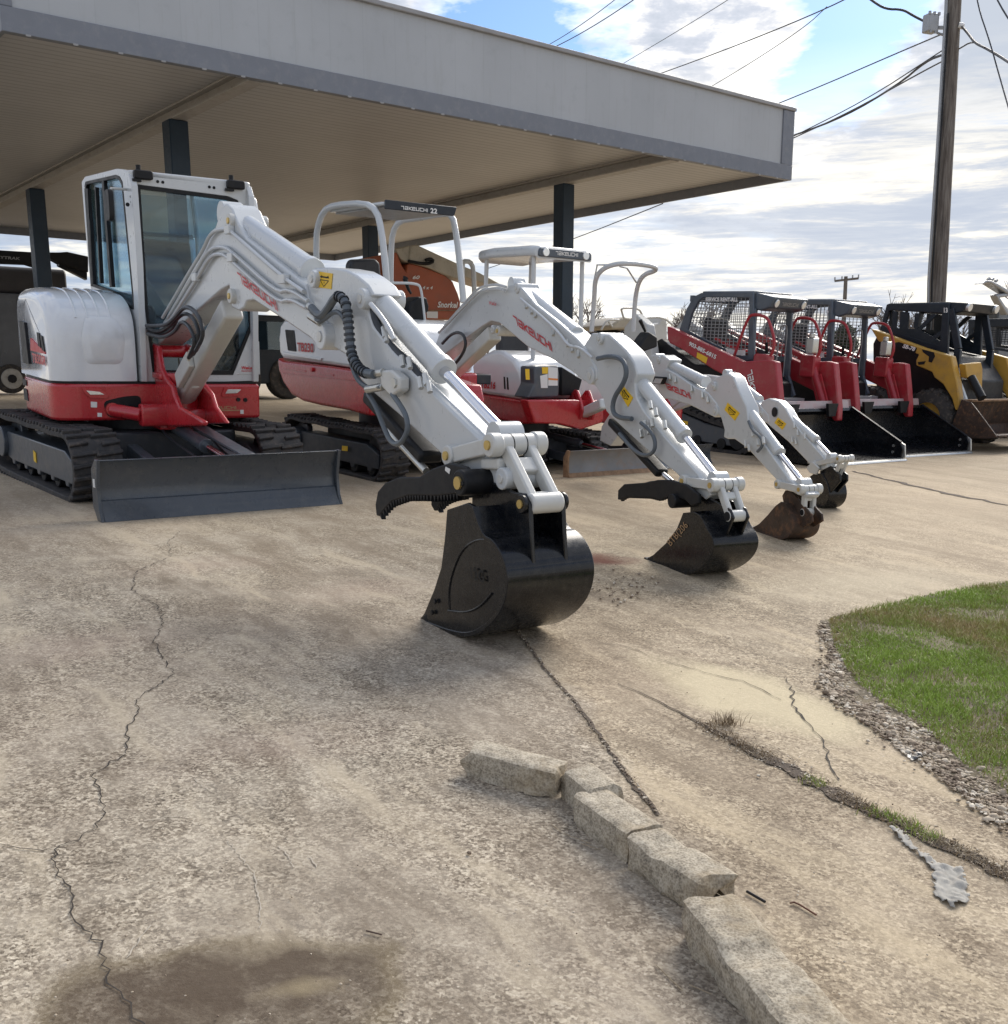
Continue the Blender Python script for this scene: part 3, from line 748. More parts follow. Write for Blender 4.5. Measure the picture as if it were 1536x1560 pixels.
# --- boom
yn = -.105
bp = Z2((140, 905), (500, 590), (545, 565), (552, 640), (560, 690), (600, 708), (628, 690), (640, 655), (680, 648), (830, 745), (1000, 862), (1035, 905), (1075, 915), (1112, 890), (1120, 845), (1100, 790), (1035, 720), (985, 640), (970, 560), (640, 300), (590, 215), (560, 140), (530, 108), (505, 130), (468, 240), (440, 262), (400, 372), (190, 745), (110, 875))
pb_ = FA.ony(bp, yn)
boom = obj('boom', MB(FA).ext(1, pb_, yn, -yn), M['white'], exA, bevel=.012, seg=3, smooth=30)
fl = [Vector(p) for p in pb_]
# raised lower flange line and pin bosses
def boss(fr, p, r, y0, y1, parent, m='white', cap=True, name='pin_boss'):
    q = fr.y3(p, min(y0, y1)); mb = MB(fr).cyl((q[0], y0, q[2]), (q[0], y1, q[2]), r, n=26)
    o = obj(name, mb, M[m], parent, bevel=.006)
    if cap: obj('pin', MB(fr).cyl((q[0], min(y0, y1) - .008, q[2]), (q[0], min(y0, y1) + .01, q[2]), r * .42, n=14), M['brass'] if m != 'white' else M['cast'], o, bevel=.002)
    return o
boss(FA, Z2((1050, 850))[0], .075, -.15, .15, boom)
boss(FA, Z2((545, 625))[0], .05, -.14, .14, boom, 'cast')
boss(FA, Z2((540, 205))[0], .05, -.135, .135, boom, 'cast')
# hydraulic pipes along the side of the boom
def pipes(fr, parent, lines, y, r, m='white', name='hydraulic_pipe', smooth=2):
    for L_ in lines:
        yy = y
        obj(name, MB(fr).tube([fr.y3(p, yy) for p in L_], r, n=8, smooth=smooth), M[m], parent)
yp = yn - .022
pipes(FA, boom, [Z2((205, 745), (355, 500), (430, 365), (510, 345), (570, 385), (815, 610), (880, 585), (985, 655)),
                 Z2((215, 765), (375, 520), (440, 400), (505, 385), (560, 430), (820, 665), (885, 640), (975, 690)),
                 Z2((175, 745), (330, 480), (400, 370), (445, 265), (535, 245), (560, 270), (850, 525), (960, 600))], yp, .013)
pipes(FA, boom, [Z2((590, 300), (740, 400), (870, 500), (985, 590)), Z2((590, 330), (720, 420), (860, 530), (960, 620))], .03 - .1, .011)
for p in Z2((360, 520), (560, 410), (545, 255), (850, 530)):
    q = FA.y3(p, yp); obj('pipe_clamp', MB(FA).rbox(q[0] - .05, q[0] + .05, q[1] - .02, yn, q[2] - .03, q[2] + .03, .01), M['white'], boom, bevel=.005)
# logo on the side
a, b, c_ = [FA.y3(p, yn - .004) for p in Z2((606, 548), (826, 716), (592, 490))]
letters(FA, '', a, b, c_, (0, -.003, 0), boom, M['redtxt'], logo=True)
# black hoses at the boom foot
for k, L_ in enumerate([Z2((75, 815), (170, 840), (240, 800), (270, 700), (330, 680), (385, 750), (405, 850), (345, 950)), Z2((80, 800), (150, 830), (230, 780), (290, 715), (350, 745), (385, 850), (330, 960)),
          Z2((90, 835), (180, 860), (250, 820), (280, 760), (330, 800), (360, 880), (320, 970)), Z2((85, 790), (190, 790), (240, 750), (300, 675), (370, 720), (410, 830), (360, 930))]):
    obj('hose', MB(FA).tube([FA.y3(p, -.19 - .02 * k) for p in L_], .015, n=8, smooth=2), M['hose'], exA)
# --- boom lift cylinder
lb, lt_ = Z2((285, 1200))[0], Z2((590, 650))[0]
A_, B_ = ymid(FA, lb), ymid(FA, lt_); d = (B_ - A_)
mb = MB(FA).bar(A_ + d * .06, A_ + d * .93, .15, .15, up=(1, 0, .2)).cyl(A_, A_ + d * .25, .085, n=24).cyl(A_ + d * .02 - Vector((0, .06, 0)), A_ + d * .02 + Vector((0, .06, 0)), .05)
lc = obj('boom_cylinder', mb, M['cast'], exA, bevel=.022, seg=3)
mb = MB(FA).bar(A_ + d * .18 + Vector((0, -.1, .02)), A_ + d * .42 + Vector((0, -.1, .02)), .05, .13, up=(1, 0, .2))
obj('valve_block', mb, M['cast'], lc, bevel=.01)
mb = MB(FA)
for k in range(5):
    q = FA.y3(Z2((318 + 8 * k, 985 - 14 * k))[0], -.15); mb.cyl(q, (q[0] + .02, q[1], q[2] + .06), .014, n=8)
obj('fitting', mb, M['steel'], lc)
# --- arm (stick) cylinder on top of the boom
cylinder(FA, exA, (357, 330), (476, 413), None, .072, .03, 0)
mb = MB(FA); mb.tube([FA.y3(p, -.06) for p in Z2((600, 230), (650, 240), (670, 300), (680, 330))], .016, smooth=2)
obj('hydraulic_pipe', mb, M['white'], exA)
# --- stick
ys = -.088
sp_ = Z3((172, 505), (215, 465), (320, 466), (395, 480), (450, 510), (510, 560), (545, 620), (520, 640), (508, 690), (540, 790), (640, 920), (820, 1110), (1160, 1440)) + Z4((700, 480), (790, 540), (850, 600), (835, 640), (770, 650), (660, 610), (585, 560), (508, 505), (240, 255), (105, 140)) + Z3((470, 1090), (440, 985), (370, 940), (310, 905), (250, 905), (200, 830), (190, 700), (175, 600))
stk = obj('stick', MB(FA).ext(1, FA.ony(sp_, ys), ys, -ys), M['white'], exA, bevel=.012, seg=3, smooth=30)
boss(FA, Z3((470, 640))[0], .055, -.125, .125, stk)
boss(FA, Z3((200, 530))[0], .05, -.125, .125, stk)
boss(FA, Z4((790, 600))[0], .05, -.115, .115, stk)
for off in (-.045, 0, .045):    # pipes down the back of the stick
    L_ = [Vector(FA.y3(p, off)) + Vector((.018, 0, .012)) for p in Z3((850, 1130), (1160, 1430))] + [Vector(FA.y3(Z4((690, 470))[0], off)) + Vector((.018, 0, .012))]
    obj('hydraulic_pipe', MB(FA).tube(L_, .013), M['white'], stk)
obj('nozzle_block', MB(FA).rbox(0, .01, 0, .01, 0, .01, .001) if 0 else MB(FA).bar(FA.y3(Z4((705, 520))[0], -.09), FA.y3(Z4((800, 520))[0], -.09), .05, .05), M['cast'], stk, bevel=.01)
warn_sticker(FA, stk, Z3((232, 575), (240, 488), (320, 500), (312, 587)), ys, 0)
# hose, pipe and fittings beside the bucket cylinder
obj('hose', MB(FA).tube([FA.y3(p, -.06) for p in Z3((545, 700), (560, 780), (640, 900), (760, 1010), (820, 1090))], .022, smooth=2), M['hose'], stk)
obj('hydraulic_pipe', MB(FA).tube([FA.y3(p, -.115) for p in Z3((530, 670), (590, 740), (640, 820), (660, 870))], .014, smooth=2), M['white'], stk)
for p in Z3((600, 800), (610, 825), (700, 960), (740, 970), (830, 1060), (850, 1100), (800, 1080)):
    q = Vector(FA.y3(p, -.11)); obj('fitting', MB(FA).cyl(q, q + Vector((.04, -.01, -.05)), .014, n=8), M['steel'], stk)
# corrugated hose
L_ = Z3((200, 690), (250, 745), (290, 700), (340, 615), (390, 650), (405, 760), (415, 900), (430, 980), (480, 1050), (550, 1062))
P_ = [Vector(FA.y3(p, -.17)) for p in L_]
hb = MB(FA).tube(P_, .024, n=10, smooth=2)
o = obj('hose', hb, M['hose2'], exA)
rings = MB(FA); cp = P_
for _ in range(3):
    o2 = [cp[0]]
    for a, b in zip(cp, cp[1:]): o2 += [a * .75 + b * .25, a * .25 + b * .75]
    cp = o2 + [cp[-1]]
acc = 0; start = len(cp) * 0.36
for i, (a, b) in enumerate(zip(cp, cp[1:])):
    acc += (b - a).length
    if i > start and i < len(cp) * .9 and acc > .028:
        acc = 0; dd = (b - a).normalized(); rings.cyl(a - dd * .006, a + dd * .006, .031, n=12)
obj('hose_spiral', rings, M['hose'], o)
obj('hose', MB(FA).tube([FA.y3(p, -.16) for p in Z3((200, 740), (250, 775), (320, 710), (370, 720), (400, 800), (410, 960), (450, 1090), (520, 1145), (590, 1130))], .014, smooth=2), M['hose2'], exA)
for a, b in ((Z3((185, 680))[0], Z3((245, 735))[0]), (Z3((190, 735))[0], Z3((250, 775))[0]), (Z3((520, 1065))[0], Z3((600, 1050))[0]), (Z3((510, 1145))[0], Z3((600, 1130))[0])):
    obj('hose_fitting', MB(FA).cyl(FA.y3(a, -.16), FA.y3(b, -.15), .022, n=10), M['steel'], exA, bevel=.003)
q = FA.ony(Z3((575, 1040), (640, 1035), (690, 1080), (690, 1150), (640, 1190), (585, 1130)), -.16)
obj('valve_block', MB(FA).ext(1, q, -.16, -.1), M['cast'], stk, bevel=.012)
q = FA.y3(Z3((655, 1110))[0], -.17); obj('valve_nut', MB(FA).cyl(q, (q[0], -.15, q[2]), .026, n=6), M['steel'], stk)
obj('hose', MB(FA).tube([FA.y3(p, -.15) for p in Z3((650, 1170), (700, 1240), (735, 1310), (735, 1390), (690, 1455), (640, 1440), (600, 1350), (560, 1240), (515, 1170))], .014, smooth=2), M['hose2'], exA)
# --- bucket cylinder
cylinder(FA, exA, Z3((575, 640))[0], Z3((935, 1040))[0], Z3((1280, 1400))[0], .062, .03, .0)
# thumb cylinder (black) under the stick
mb = MB(FA)
a, b = ymid(FA, Z3((545, 1180))[0], -.03), ymid(FA, Z4((420, 490))[0], -.03)
mb.bar(a, b, .14, .07, up=(.6, 0, .6))
tc = obj('thumb_cylinder', mb, M['blackm'], exA, bevel=.02)
obj('piston_rod', MB(FA).cyl(a.lerp(b, .5) + Vector((-.05, -.05, -.03)), b + Vector((.03, -.05, -.06)), .02), M['steel'], tc)
# --- linkages
bk = [Z4((525, 475))[0], Z4((752, 418))[0]]
A_, B_ = ymid(FA, bk[0], -.118), ymid(FA, bk[1], -.118)
for s_ in (-1, 1):
    o_ = Vector((0, .118 + s_ * .118, 0))
    mb = MB(FA).bar(A_ + o_, B_ + o_, .035, .075, up=(.3, 0, 1)).cyl(A_ + o_ - Vector((0, .03, 0)), A_ + o_ + Vector((0, .03, 0)), .05, n=22).cyl(B_ + o_ - Vector((0, .03, 0)), B_ + o_ + Vector((0, .03, 0)), .055, n=22)
    lk = obj('guide_link', mb, M['cast'], exA, bevel=.008, seg=3)
    for e_ in (A_, B_): obj('link_pin', MB(FA).cyl(e_ + o_ + Vector((0, -.04, 0)), e_ + o_ + Vector((0, .04, 0)), .022, n=12), M['brass'], lk)
# pin B in the plane y=0: shift the near pixel across
hB = FA.L(FA.W(*B_)); Bm = Vector((hB.x, 0, hB.z))
class _P: pass
def hl(fr, parent, A, B, hw, t, m='cast'):
    r = t * 1.1; mb = MB(fr)
    for s in (-1, 1): mb.bar(A + Vector((0, s * hw, 0)), B + Vector((0, s * hw, 0)), t, t * 1.5, up=(1, 0, .3))
    mb.cyl(A - Vector((0, hw + t * .8, 0)), A + Vector((0, hw + t * .8, 0)), r, n=22)
    mb.cyl(B - Vector((0, hw + t * .55, 0)), B + Vector((0, hw + t * .55, 0)), r * .95, n=22)
    d = B - A
    for u, v in ((.26, .5), (.84, .98)): mb.bar(A + d * u, A + d * v, hw * 2, t * .9, up=(d.z, 0, -d.x))
    o = obj('bucket_link', mb, M[m], parent, bevel=.01 if t > .03 else .005, seg=3)
    for k in (-1, 1): obj('link_gap_ring', MB(fr).cyl(A + Vector((0, k * (hw - t * .62), 0)), A + Vector((0, k * (hw - t * .5), 0)), r * 1.02, n=22), M['blackm'], o)  # black rings imitate the shaded gaps between the top boss segments
    obj('link_pin', MB(fr).cyl(A - Vector((0, hw + t * 1.2, 0)), A + Vector((0, hw + t * 1.2, 0)), r * .45, n=10), M['brass'], o)
    return o
L2_ = ymid(FA, (829, 766), 0.0)
hl(FA, exA, Bm, L2_, .06, .044)
# --- bucket
side = Z4((500, 768), (612, 730), (645, 750), (695, 905), (745, 925), (790, 985), (822, 1060), (836, 1150), (820, 1260), (775, 1350), (700, 1420), (620, 1455), (530, 1442), (420, 1402), (345, 1372), (378, 1325), (430, 1200), (468, 1080), (488, 920))
bo = bucket(FA, exA, side, list(range(2, 15)), .46, 'black', ears=Z4((645, 565), (690, 555), (735, 610), (800, 640), (870, 672), (925, 680), (955, 735), (962, 900), (972, 1072), (935, 1010), (880, 930), (830, 885), (770, 740), (745, 760), (690, 890), (645, 750)), earw=.088, tip=Z4((272, 1386))[0], teeth=4, yc=.0, label='glossy black digging bucket with a large raised number on its side plate')
rb_ = FA.ony(Z4((510, 1310), (505, 1200), (530, 1090), (580, 980), (650, 930), (720, 930)), -.235)
obj('side_plate_rib', MB(FA).tube([(x, -.231, z) for x, z in rb_] , .005, smooth=2), M['black'], bo)
obj('side_plate_rib', MB(FA).tube([(x, -.233, z) for x, z in FA.ony(Z4((505, 1312), (600, 1325), (680, 1290), (740, 1220)), -.235)], .005, smooth=2), M['black'], bo)
a, b, c_ = [FA.y3(p, -.236) for p in Z4((628, 1135), (708, 1160), (622, 1072))]
letters(FA, '12G', a, b, c_, (0, -.005, 0), bo, M['blackm'], name='cast_number')
for p in Z4((440, 1262), (425, 1322), (590, 625)):
    q = FA.y3(p, -.236); obj('bolt', MB(FA).cyl(q, (q[0], q[1] - .01, q[2]), .012, n=6), M['blackm'], bo)
for s_ in (-1, 1):
    q = FA.y3(Z4((893, 738))[0], -.12); obj('bucket_pin', MB(FA).cyl((q[0], s_ * .10, q[2]), (q[0], s_ * .118, q[2]), .042, n=20), M['black'], bo, bevel=.004)
obj('pin', MB(FA).cyl((q[0], -.124, q[2]), (q[0], -.116, q[2]), .02, n=14), M['brass'], bo)
# --- thumb
def nn_s(a, b): return True
for yy, poly in ((-.19, Z4((118, 800), (112, 740), (125, 670), (165, 622), (240, 592), (350, 590), (420, 545), (510, 515), (590, 535), (640, 585), (640, 650), (560, 680), (440, 692), (380, 690), (290, 690), (200, 722), (160, 765), (132, 803))),
                 (-.0, Z4((430, 775), (412, 740), (420, 690), (450, 650), (500, 600), (560, 560), (640, 560), (650, 640), (600, 680), (545, 690), (500, 705), (460, 735), (445, 768)))):
    tp = FA.ony(poly, yy)
    th = obj('thumb_tine', MB(FA).ext(1, tp, yy, yy + .03), M['blackm'], exA, bevel=.006)
    sr = MB(FA); P2 = tp[-7:] 
    for a, b in zip(P2, P2[1:]):
        a, b = Vector(a), Vector(b); n_ = max(2, int((b - a).length / .028))
        for k in range(n_):
            u = a.lerp(b, (k + .5) / n_); t = (b - a).normalized(); nn = Vector((-t.y, t.x)) * (1.7 if nn_s(a, b) else 1.7)
            sr.add([(u.x - t.x * .011, yy + .002, u.y - t.y * .011), (u.x + t.x * .011, yy + .002, u.y + t.y * .011), (u.x + nn.x * .014, yy + .002, u.y + nn.y * .014 - .006), (u.x - t.x * .011, yy + .028, u.y - t.y * .011), (u.x + t.x * .011, yy + .028, u.y + t.y * .011), (u.x + nn.x * .014, yy + .028, u.y + nn.y * .014 - .006)], [(0, 1, 2), (5, 4, 3), (0, 3, 4, 1), (1, 4, 5, 2), (2, 5, 3, 0)])
    obj('serration', sr, M['blackm'], th)
q1 = Vector(FA.y3(Z4((250, 640))[0], -.19)); q2 = Vector((q1.x, .02, q1.z))
for p in Z4((300, 640), (480, 600)):
    a = Vector(FA.y3(p, -.17)); obj('thumb_crossbar', MB(FA).cyl(a, (a.x, .02, a.z), .03), M['blackm'], exA)
a = FA.y3(Z4((583, 622))[0], -.22)
pp = obj('thumb_pivot', MB(FA).cyl((a[0], -.24, a[2]), (a[0], .16, a[2]), .06, n=24), M['blackm'], exA, bevel=.008)
obj('pin', MB(FA).cyl((a[0], -.25, a[2]), (a[0], -.235, a[2]), .03, n=16), M['brass'], pp)
dq = FA.ony(Z4((495, 535), (520, 548), (515, 575), (492, 555)), -.19)
obj('white_decal', MB(FA).ext(1, dq, -.193, -.1905), M['sticker'], pp)
# ================================================================= smaller excavators: arms driven by their outlines
def arm(fr, ex, boom, stick, hw, cyl_arm, cyl_bkt, guide, link, bk, thumb=None, logo=None, sticker=None, bosses=(), lift=None, rb=.055, rod_r=.024, lk=(.08, .045), foot=None):
    b = obj('boom', MB(fr).ext(1, fr.ony(boom, -hw * 1.15), -hw * 1.15, hw * 1.15), M['white'], ex, bevel=.01, seg=3, smooth=30)
    s = obj('stick', MB(fr).ext(1, fr.ony(stick, -hw), -hw, hw), M['white'], ex, bevel=.01, seg=3, smooth=30)
    for p, r, wh in bosses: boss(fr, p, r, -hw * 1.35, hw * 1.35, b if wh == 'b' else s)
    if lift:
        A_, B_ = ymid(fr, lift[0]), ymid(fr, lift[1]); d = B_ - A_
        lc = obj('boom_cylinder', MB(fr).bar(A_ + d * .05, A_ + d * .95, lift[2] * 2, lift[2] * 2, up=(1, 0, .2)).cyl(A_, A_ + d * .2, lift[2] * 1.1), M['cast'], ex, bevel=.015, seg=3)
        boss(fr, lift[1], lift[2] * .7, -hw * 1.3, hw * 1.3, lc, 'cast')
    cylinder(fr, ex, cyl_arm[0], cyl_arm[1], None, rb * cyl_arm[2], .02)
    cylinder(fr, ex, cyl_bkt[0], cyl_bkt[1], cyl_bkt[2], rb * .92, rod_r)
    A_, B_ = ymid(fr, guide[0], -hw * 1.3), ymid(fr, guide[1], -hw * 1.3)
    for k in (-1, 1):
        o_ = Vector((0, hw * 1.3 * (1 + k), 0)); t = rb * .55
        g = obj('guide_link', MB(fr).bar(A_ + o_, B_ + o_, t, t * 2, up=(.3, 0, 1)).cyl(A_ + o_ - Vector((0, t * .8, 0)), A_ + o_ + Vector((0, t * .8, 0)), t * 1.4).cyl(B_ + o_ - Vector((0, t * .8, 0)), B_ + o_ + Vector((0, t * .8, 0)), t * 1.5), M['cast'], ex, bevel=.005)
        obj('link_pin', MB(fr).cyl(A_ + o_ - Vector((0, t, 0)), A_ + o_ + Vector((0, t, 0)), t * .6, n=12), M['brass'], g)
        obj('link_pin', MB(fr).cyl(B_ + o_ - Vector((0, t, 0)), B_ + o_ + Vector((0, t, 0)), t * .6, n=12), M['brass'], g)
    hl(fr, ex, Vector((B_.x, 0, B_.z)), ymid(fr, link), lk[0], lk[1])
    bo = bucket(fr, ex, bk['side'], bk['shell'], bk['w'], bk['m'], ears=bk.get('ears'), earw=lk[0] * 1.15, earth=.018, tip=bk.get('tip'), teeth=bk.get('teeth', 3), yc=bk.get('yc', 0), label=bk.get('label'))
    for k in (-1, 1):
        q = ymid(fr, link); obj('bucket_pin', MB(fr).cyl((q.x, k * lk[0] * 1.1, q.z), (q.x, k * lk[0] * 1.5, q.z), lk[1] * .8, n=16), M['blackm'], bo)
    if logo:
        a, b_, c_ = [fr.y3(p, -hw * 1.15 - .003) for p in logo]
        letters(fr, '', a, b_, c_, (0, -.003, 0), b, M['redtxt'], logo=True)
    if sticker: warn_sticker(fr, s, sticker, -hw, 0)
    return b, s, bo
def hose(fr, ex, pts, y, r, m='hose2', smooth=2, n=7): return obj('hose', MB(fr).tube([fr.y3(p, y) for p in pts], r, n=n, smooth=smooth), M[m], ex)
def fittings(fr, parent, pts, y, r=.014, m='steel'):
    for p in pts:
        q = Vector(fr.y3(p, y)); obj('fitting', MB(fr).cyl(q, q + Vector((.035, -.01, -.045)), r, n=8), M[m], parent)

# ---------------------------------------------------------------- excavator B (open canopy, fleet number 22)
FBd = Fr((-1.17, 11.3, 0), 37, 3.2); FBd.o.z = gz(FBd.o.x, FBd.o.y)
def armframe(ox, oy, contact, w):
    g = G(*contact); best = None
    for k in range(400):
        a = 5 + k * .1; l = Vector((math.cos(R(a)), math.sin(R(a)), 0)); e = abs((g - Vector((ox, oy, 0))).dot(l) - (g.z * 0) + w / 2)
        if best is None or e < best[0]: best = (e, a)
    print('armframe', best); return Fr((ox, oy, gz(ox, oy)), best[1], 3.2)
FBa = armframe(-.6, 10.54, Z6((540, 1448))[0], .31)
exB = thing('excavator', FBd, 'white and red compact excavator with a flat four-post canopy numbered 22, second from the left', 'excavator', 'compact excavators in a row under the canopy edge')
crawler(FBd, exB, -1.05, 1.08, .5, -.775, -.475, -1, 'dgrey2', lug=.075, th=.035)
crawler(FBd, exB, -1.05, 1.08, .5, .475, .775, 1, 'dgrey2', lug=.075, th=.035)
obj('car_body', MB(FBd).rbox(-.6, .6, -.48, .48, .16, .42, .08, 2).cyl((0, 0, .4), (0, 0, .62), .36, n=28), M['dgrey2'], exB, bevel=.012)
q = FBd.ony(ZB((652, 572), (692, 576), (690, 612), (650, 608)), -.79)
obj('yellow_decal', MB(FBd).ext(1, q, -.752, -.748), M['yellow'], exB)
yR = -.74
red = FBd.ony(Z3((8, 968), (40, 985), (300, 1015), (500, 1045), (528, 1050), (528, 1292), (500, 1290), (400, 1262), (250, 1235), (150, 1212), (85, 1175), (40, 1110), (15, 1040)), yR)
lb_ = obj('lower_body', MB(FBd).ext(1, red, yR, .5), M['red'], exB, bevel=.03, seg=3)
wht = FBd.ony(Z3((20, 950), (15, 860), (22, 790), (45, 755), (120, 745), (420, 740), (480, 780), (528, 880), (528, 1046), (300, 1010), (40, 978)), yR + .01)
wb = obj('engine_cover', MB(FBd).ext(1, wht, yR + .01, .45), M['white2'], exB, bevel=.04, seg=4)
q = FBd.ony(Z3((50, 812), (100, 816), (112, 935), (66, 928)), yR)
obj('side_grille', MB(FBd).ext(1, rnd_poly(q, .015), yR + .004, yR + .012), M['blackm'], wb)
q = FBd.ony(Z3((42, 935), (258, 970), (252, 985), (46, 952)), yR)
obj('cover_rib', MB(FBd).ext(1, q, yR - .006, yR + .012), M['white2'], wb, bevel=.004)
for q in (((55, 1020), (170, 1040), (170, 1050), (55, 1032)), ((245, 1050), (325, 1060), (325, 1072), (245, 1062)), ((40, 1050), (440, 1092), (440, 1098), (40, 1056))):
    obj('body_rib', MB(FBd).ext(1, FBd.ony(Z3(*q), yR), yR - .005, yR + .002), M['red'], lb_, bevel=.002)
a, b, c_ = [FBd.y3(p, yR + .005) for p in Z3((122, 930), (212, 938), (122, 882))]
letters(FBd, 'TB230', a, b, c_, (0, -.003, 0), wb, M['redtxt'], bold=.05)
q = FBd.y3(Z3((208, 1035))[0], yR); obj('fuel_cap', MB(FBd).cyl(q, (q[0], yR - .02, q[2]), .022, n=14), M['redtxt'], lb_)
obj('floor_deck', MB(FBd).box(-.1, .72, -.3, .72, .9, 1.0), M['dgrey2'], exB, bevel=.01)
# canopy
yh, yh2 = -.50, .44
hoopR = Z3((228, 470), (226, 350), (230, 250), (265, 150), (330, 118), (500, 108), (565, 150), (590, 260), (612, 450), (625, 640), (628, 760))
P1 = [FBd.y3(p, yh) for p in hoopR]
can = obj('canopy_hoop', MB(FBd).tube(P1, .032, n=12, smooth=1), M['white'], exB)
hoopL = Z3((640, 700), (642, 400), (650, 270), (690, 205), (800, 190), (930, 165), (985, 170), (1010, 300), (1030, 480), (1048, 660))
P2_ = [FBd.y3(p, yh2) for p in hoopL]
obj('canopy_hoop', MB(FBd).tube(P2_, .032, n=12, smooth=1), M['white'], exB)
rt = [Vector(FBd.y3(p, yh)) for p in Z3((300, 118), (590, 95))]; rt2 = [Vector(FBd.y3(p, yh2)) for p in Z3((700, 170), (1003, 132))]
x0, x1 = P1[3][0] + .05, P1[6][0] + .03; z0, z1 = P1[4][2] + .02, P1[6][2] + .06
fr_t = [FBd.x3(p, x1 + .03) for p in Z3((608, 88), (1005, 130), (990, 180), (608, 140))]
zf_ = (fr_t[0][2] + fr_t[1][2]) / 2; ya_, yb_ = fr_t[0][1], fr_t[1][1]
roof_ = obj('canopy_roof', MB(FBd).rbox(x0, x1 + .02, ya_ - .02, yb_, zf_ - .05, zf_ - .02, .06, 2), M['white'], exB, bevel=.01)
obj('canopy_lining', MB(FBd).box(x0 + .05, x1 - .03, ya_ + .04, yb_ - .05, zf_ - .065, zf_ - .052), M['galv'], roof_)
hd = obj('canopy_header', MB(FBd).ext(0, [(a[1], a[2]) for a in fr_t], x1 + .02, x1 + .05), M['navy'], roof_, bevel=.006)
a, b, c_ = [FBd.x3(p, x1 + .052) for p in Z3((700, 142), (850, 158), (700, 122))]
letters(FBd, '', a, b, c_, (.002, 0, 0), hd, M['whtxt'], logo=True)
a, b, c_ = [FBd.x3(p, x1 + .052) for p in Z3((862, 162), (900, 166), (862, 134))]
letters(FBd, '22', a, b, c_, (.002, 0, 0), hd, M['whtxt'], name='fleet_number', bold=.05)
# seat, levers, guard rail
sq = FBd.onx(Z3((418, 520), (415, 450), (430, 420), (560, 415), (585, 440), (592, 520), (595, 640), (430, 640)), -.25)
st_ = obj('operator_seat', MB(FBd).ext(0, sq, -.37, -.25).rbox(-.35, .15, sq[0][0], sq[5][0], sq[6][1] - .2, sq[6][1] - .05, .05), M['seat'], exB, bevel=.04, seg=3)
cq = FBd.onx(ZH((440, 1000), (520, 935), (620, 945), (650, 1050), (640, 1120), (600, 1130), (600, 1250), (480, 1260), (400, 1200)), .2)
cn = obj('control_console', MB(FBd).ext(0, cq, .1, .32), M['blackm'], exB, bevel=.03, seg=3)
obj('control_lever', MB(FBd).tube([FBd.x3(p, .2) for p in ZH((510, 900), (480, 850), (440, 730), (450, 710))], .022, rs=[.012, .016, .026, .03]), M['blackm'], cn)
obj('hand_rail', MB(FBd).tube([FBd.x3(p, .4) for p in ZH((270, 775), (590, 780), (630, 850), (660, 1100), (690, 1380), (660, 1450))], .013, smooth=2), M['white'], exB)
obj('hand_rail', MB(FBd).tube([FBd.x3(p, .5) for p in ZH((480, 1290), (700, 1295), (900, 1295))], .016), M['white'], exB)
obj('hose', MB(FBd).tube([FBd.x3(p, .6) for p in ZH((210, 890), (270, 900), (330, 980), (360, 1060), (370, 1190))], .03, smooth=2), M['hose2'], exB)
# blade of B is hidden behind machine A's arm; swing post
sp0 = FBa.ony(Z5((-20, 740), (60, 730), (110, 800), (100, 860), (220, 900), (240, 1000), (160, 1010), (60, 960)), -.1)
obj('swing_post', MB(FBa).ext(1, sp0, -.12, .12), M['red'], exB, bevel=.02, seg=3)
bpB = Z5((62, 745), (110, 605), (210, 490), (300, 395), (345, 362), (430, 352), (480, 366), (500, 345), (540, 337), (575, 372), (640, 450), (760, 545), (870, 640), (915, 690), (985, 815), (985, 870), (945, 893), (915, 880), (840, 822), (740, 760), (600, 690), (520, 622), (478, 585), (440, 555), (395, 545), (350, 572), (250, 645), (150, 720), (90, 770))
skB = Z6((-45, 180), (5, 100), (100, 108), (150, 150), (200, 200), (240, 260), (262, 330), (245, 380), (255, 460), (300, 540), (450, 720), (600, 885), (650, 960), (672, 1000), (640, 1030), (590, 990), (520, 930), (480, 885), (300, 740), (115, 570), (85, 535), (70, 470), (30, 400), (-30, 345), (-40, 280))
boomB, stickB, bktB = arm(FBa, exB, bpB, skB, .07, (Z5((555, 358))[0], Z5((870, 620))[0], 1.05), (Z6((262, 350))[0], Z6((520, 670))[0], Z6((712, 915))[0]),
    (Z6((525, 925))[0], Z6((682, 948))[0]), Z6((812, 1118))[0],
    dict(side=Z6((515, 1102), (575, 1096), (620, 1120), (650, 1190), (690, 1250), (690, 1310), (660, 1370), (600, 1420), (530, 1450), (440, 1430), (350, 1390), (300, 1365), (350, 1335), (420, 1270), (480, 1190)), shell=list(range(1, 12)), w=.31, m='black', tip=Z6((240, 1356))[0], yc=.0, label='small black digging bucket with hand-written yellow marks on its side',
         ears=Z6((560, 1000), (600, 975), (690, 1030), (780, 1078), (800, 1130), (760, 1230), (700, 1290), (660, 1230), (640, 1140), (560, 1100))),
    logo=Z5((530, 560), (745, 720), (520, 512)), sticker=Z6((155, 420), (182, 392), (238, 460), (210, 512)), bosses=((Z5((945, 850))[0], .06, 'b'), (Z6((45, 130))[0], .04, 's'), (Z5((535, 362))[0], .04, 'b'), (Z5((400, 590))[0], .035, 'b')),
    lift=(Z5((165, 850))[0], Z5((430, 600))[0], .06), rb=.052, rod_r=.022, lk=(.046, .034))
for L_ in (Z5((105, 610), (300, 385), (345, 352), (430, 340), (480, 355)), Z5((125, 590), (310, 395), (350, 372), (430, 362), (475, 376)), Z5((560, 420), (760, 590), (830, 690), (890, 690), (960, 750))):
    pipes(FBa, boomB, [L_], -.115, .011)
hose(FBa, exB, Z5((990, 755), (1060, 740), (1130, 755), (1155, 830), (1130, 900), (1080, 970), (1070, 1050), (1110, 1085), (1180, 1090)), -.12, .017)
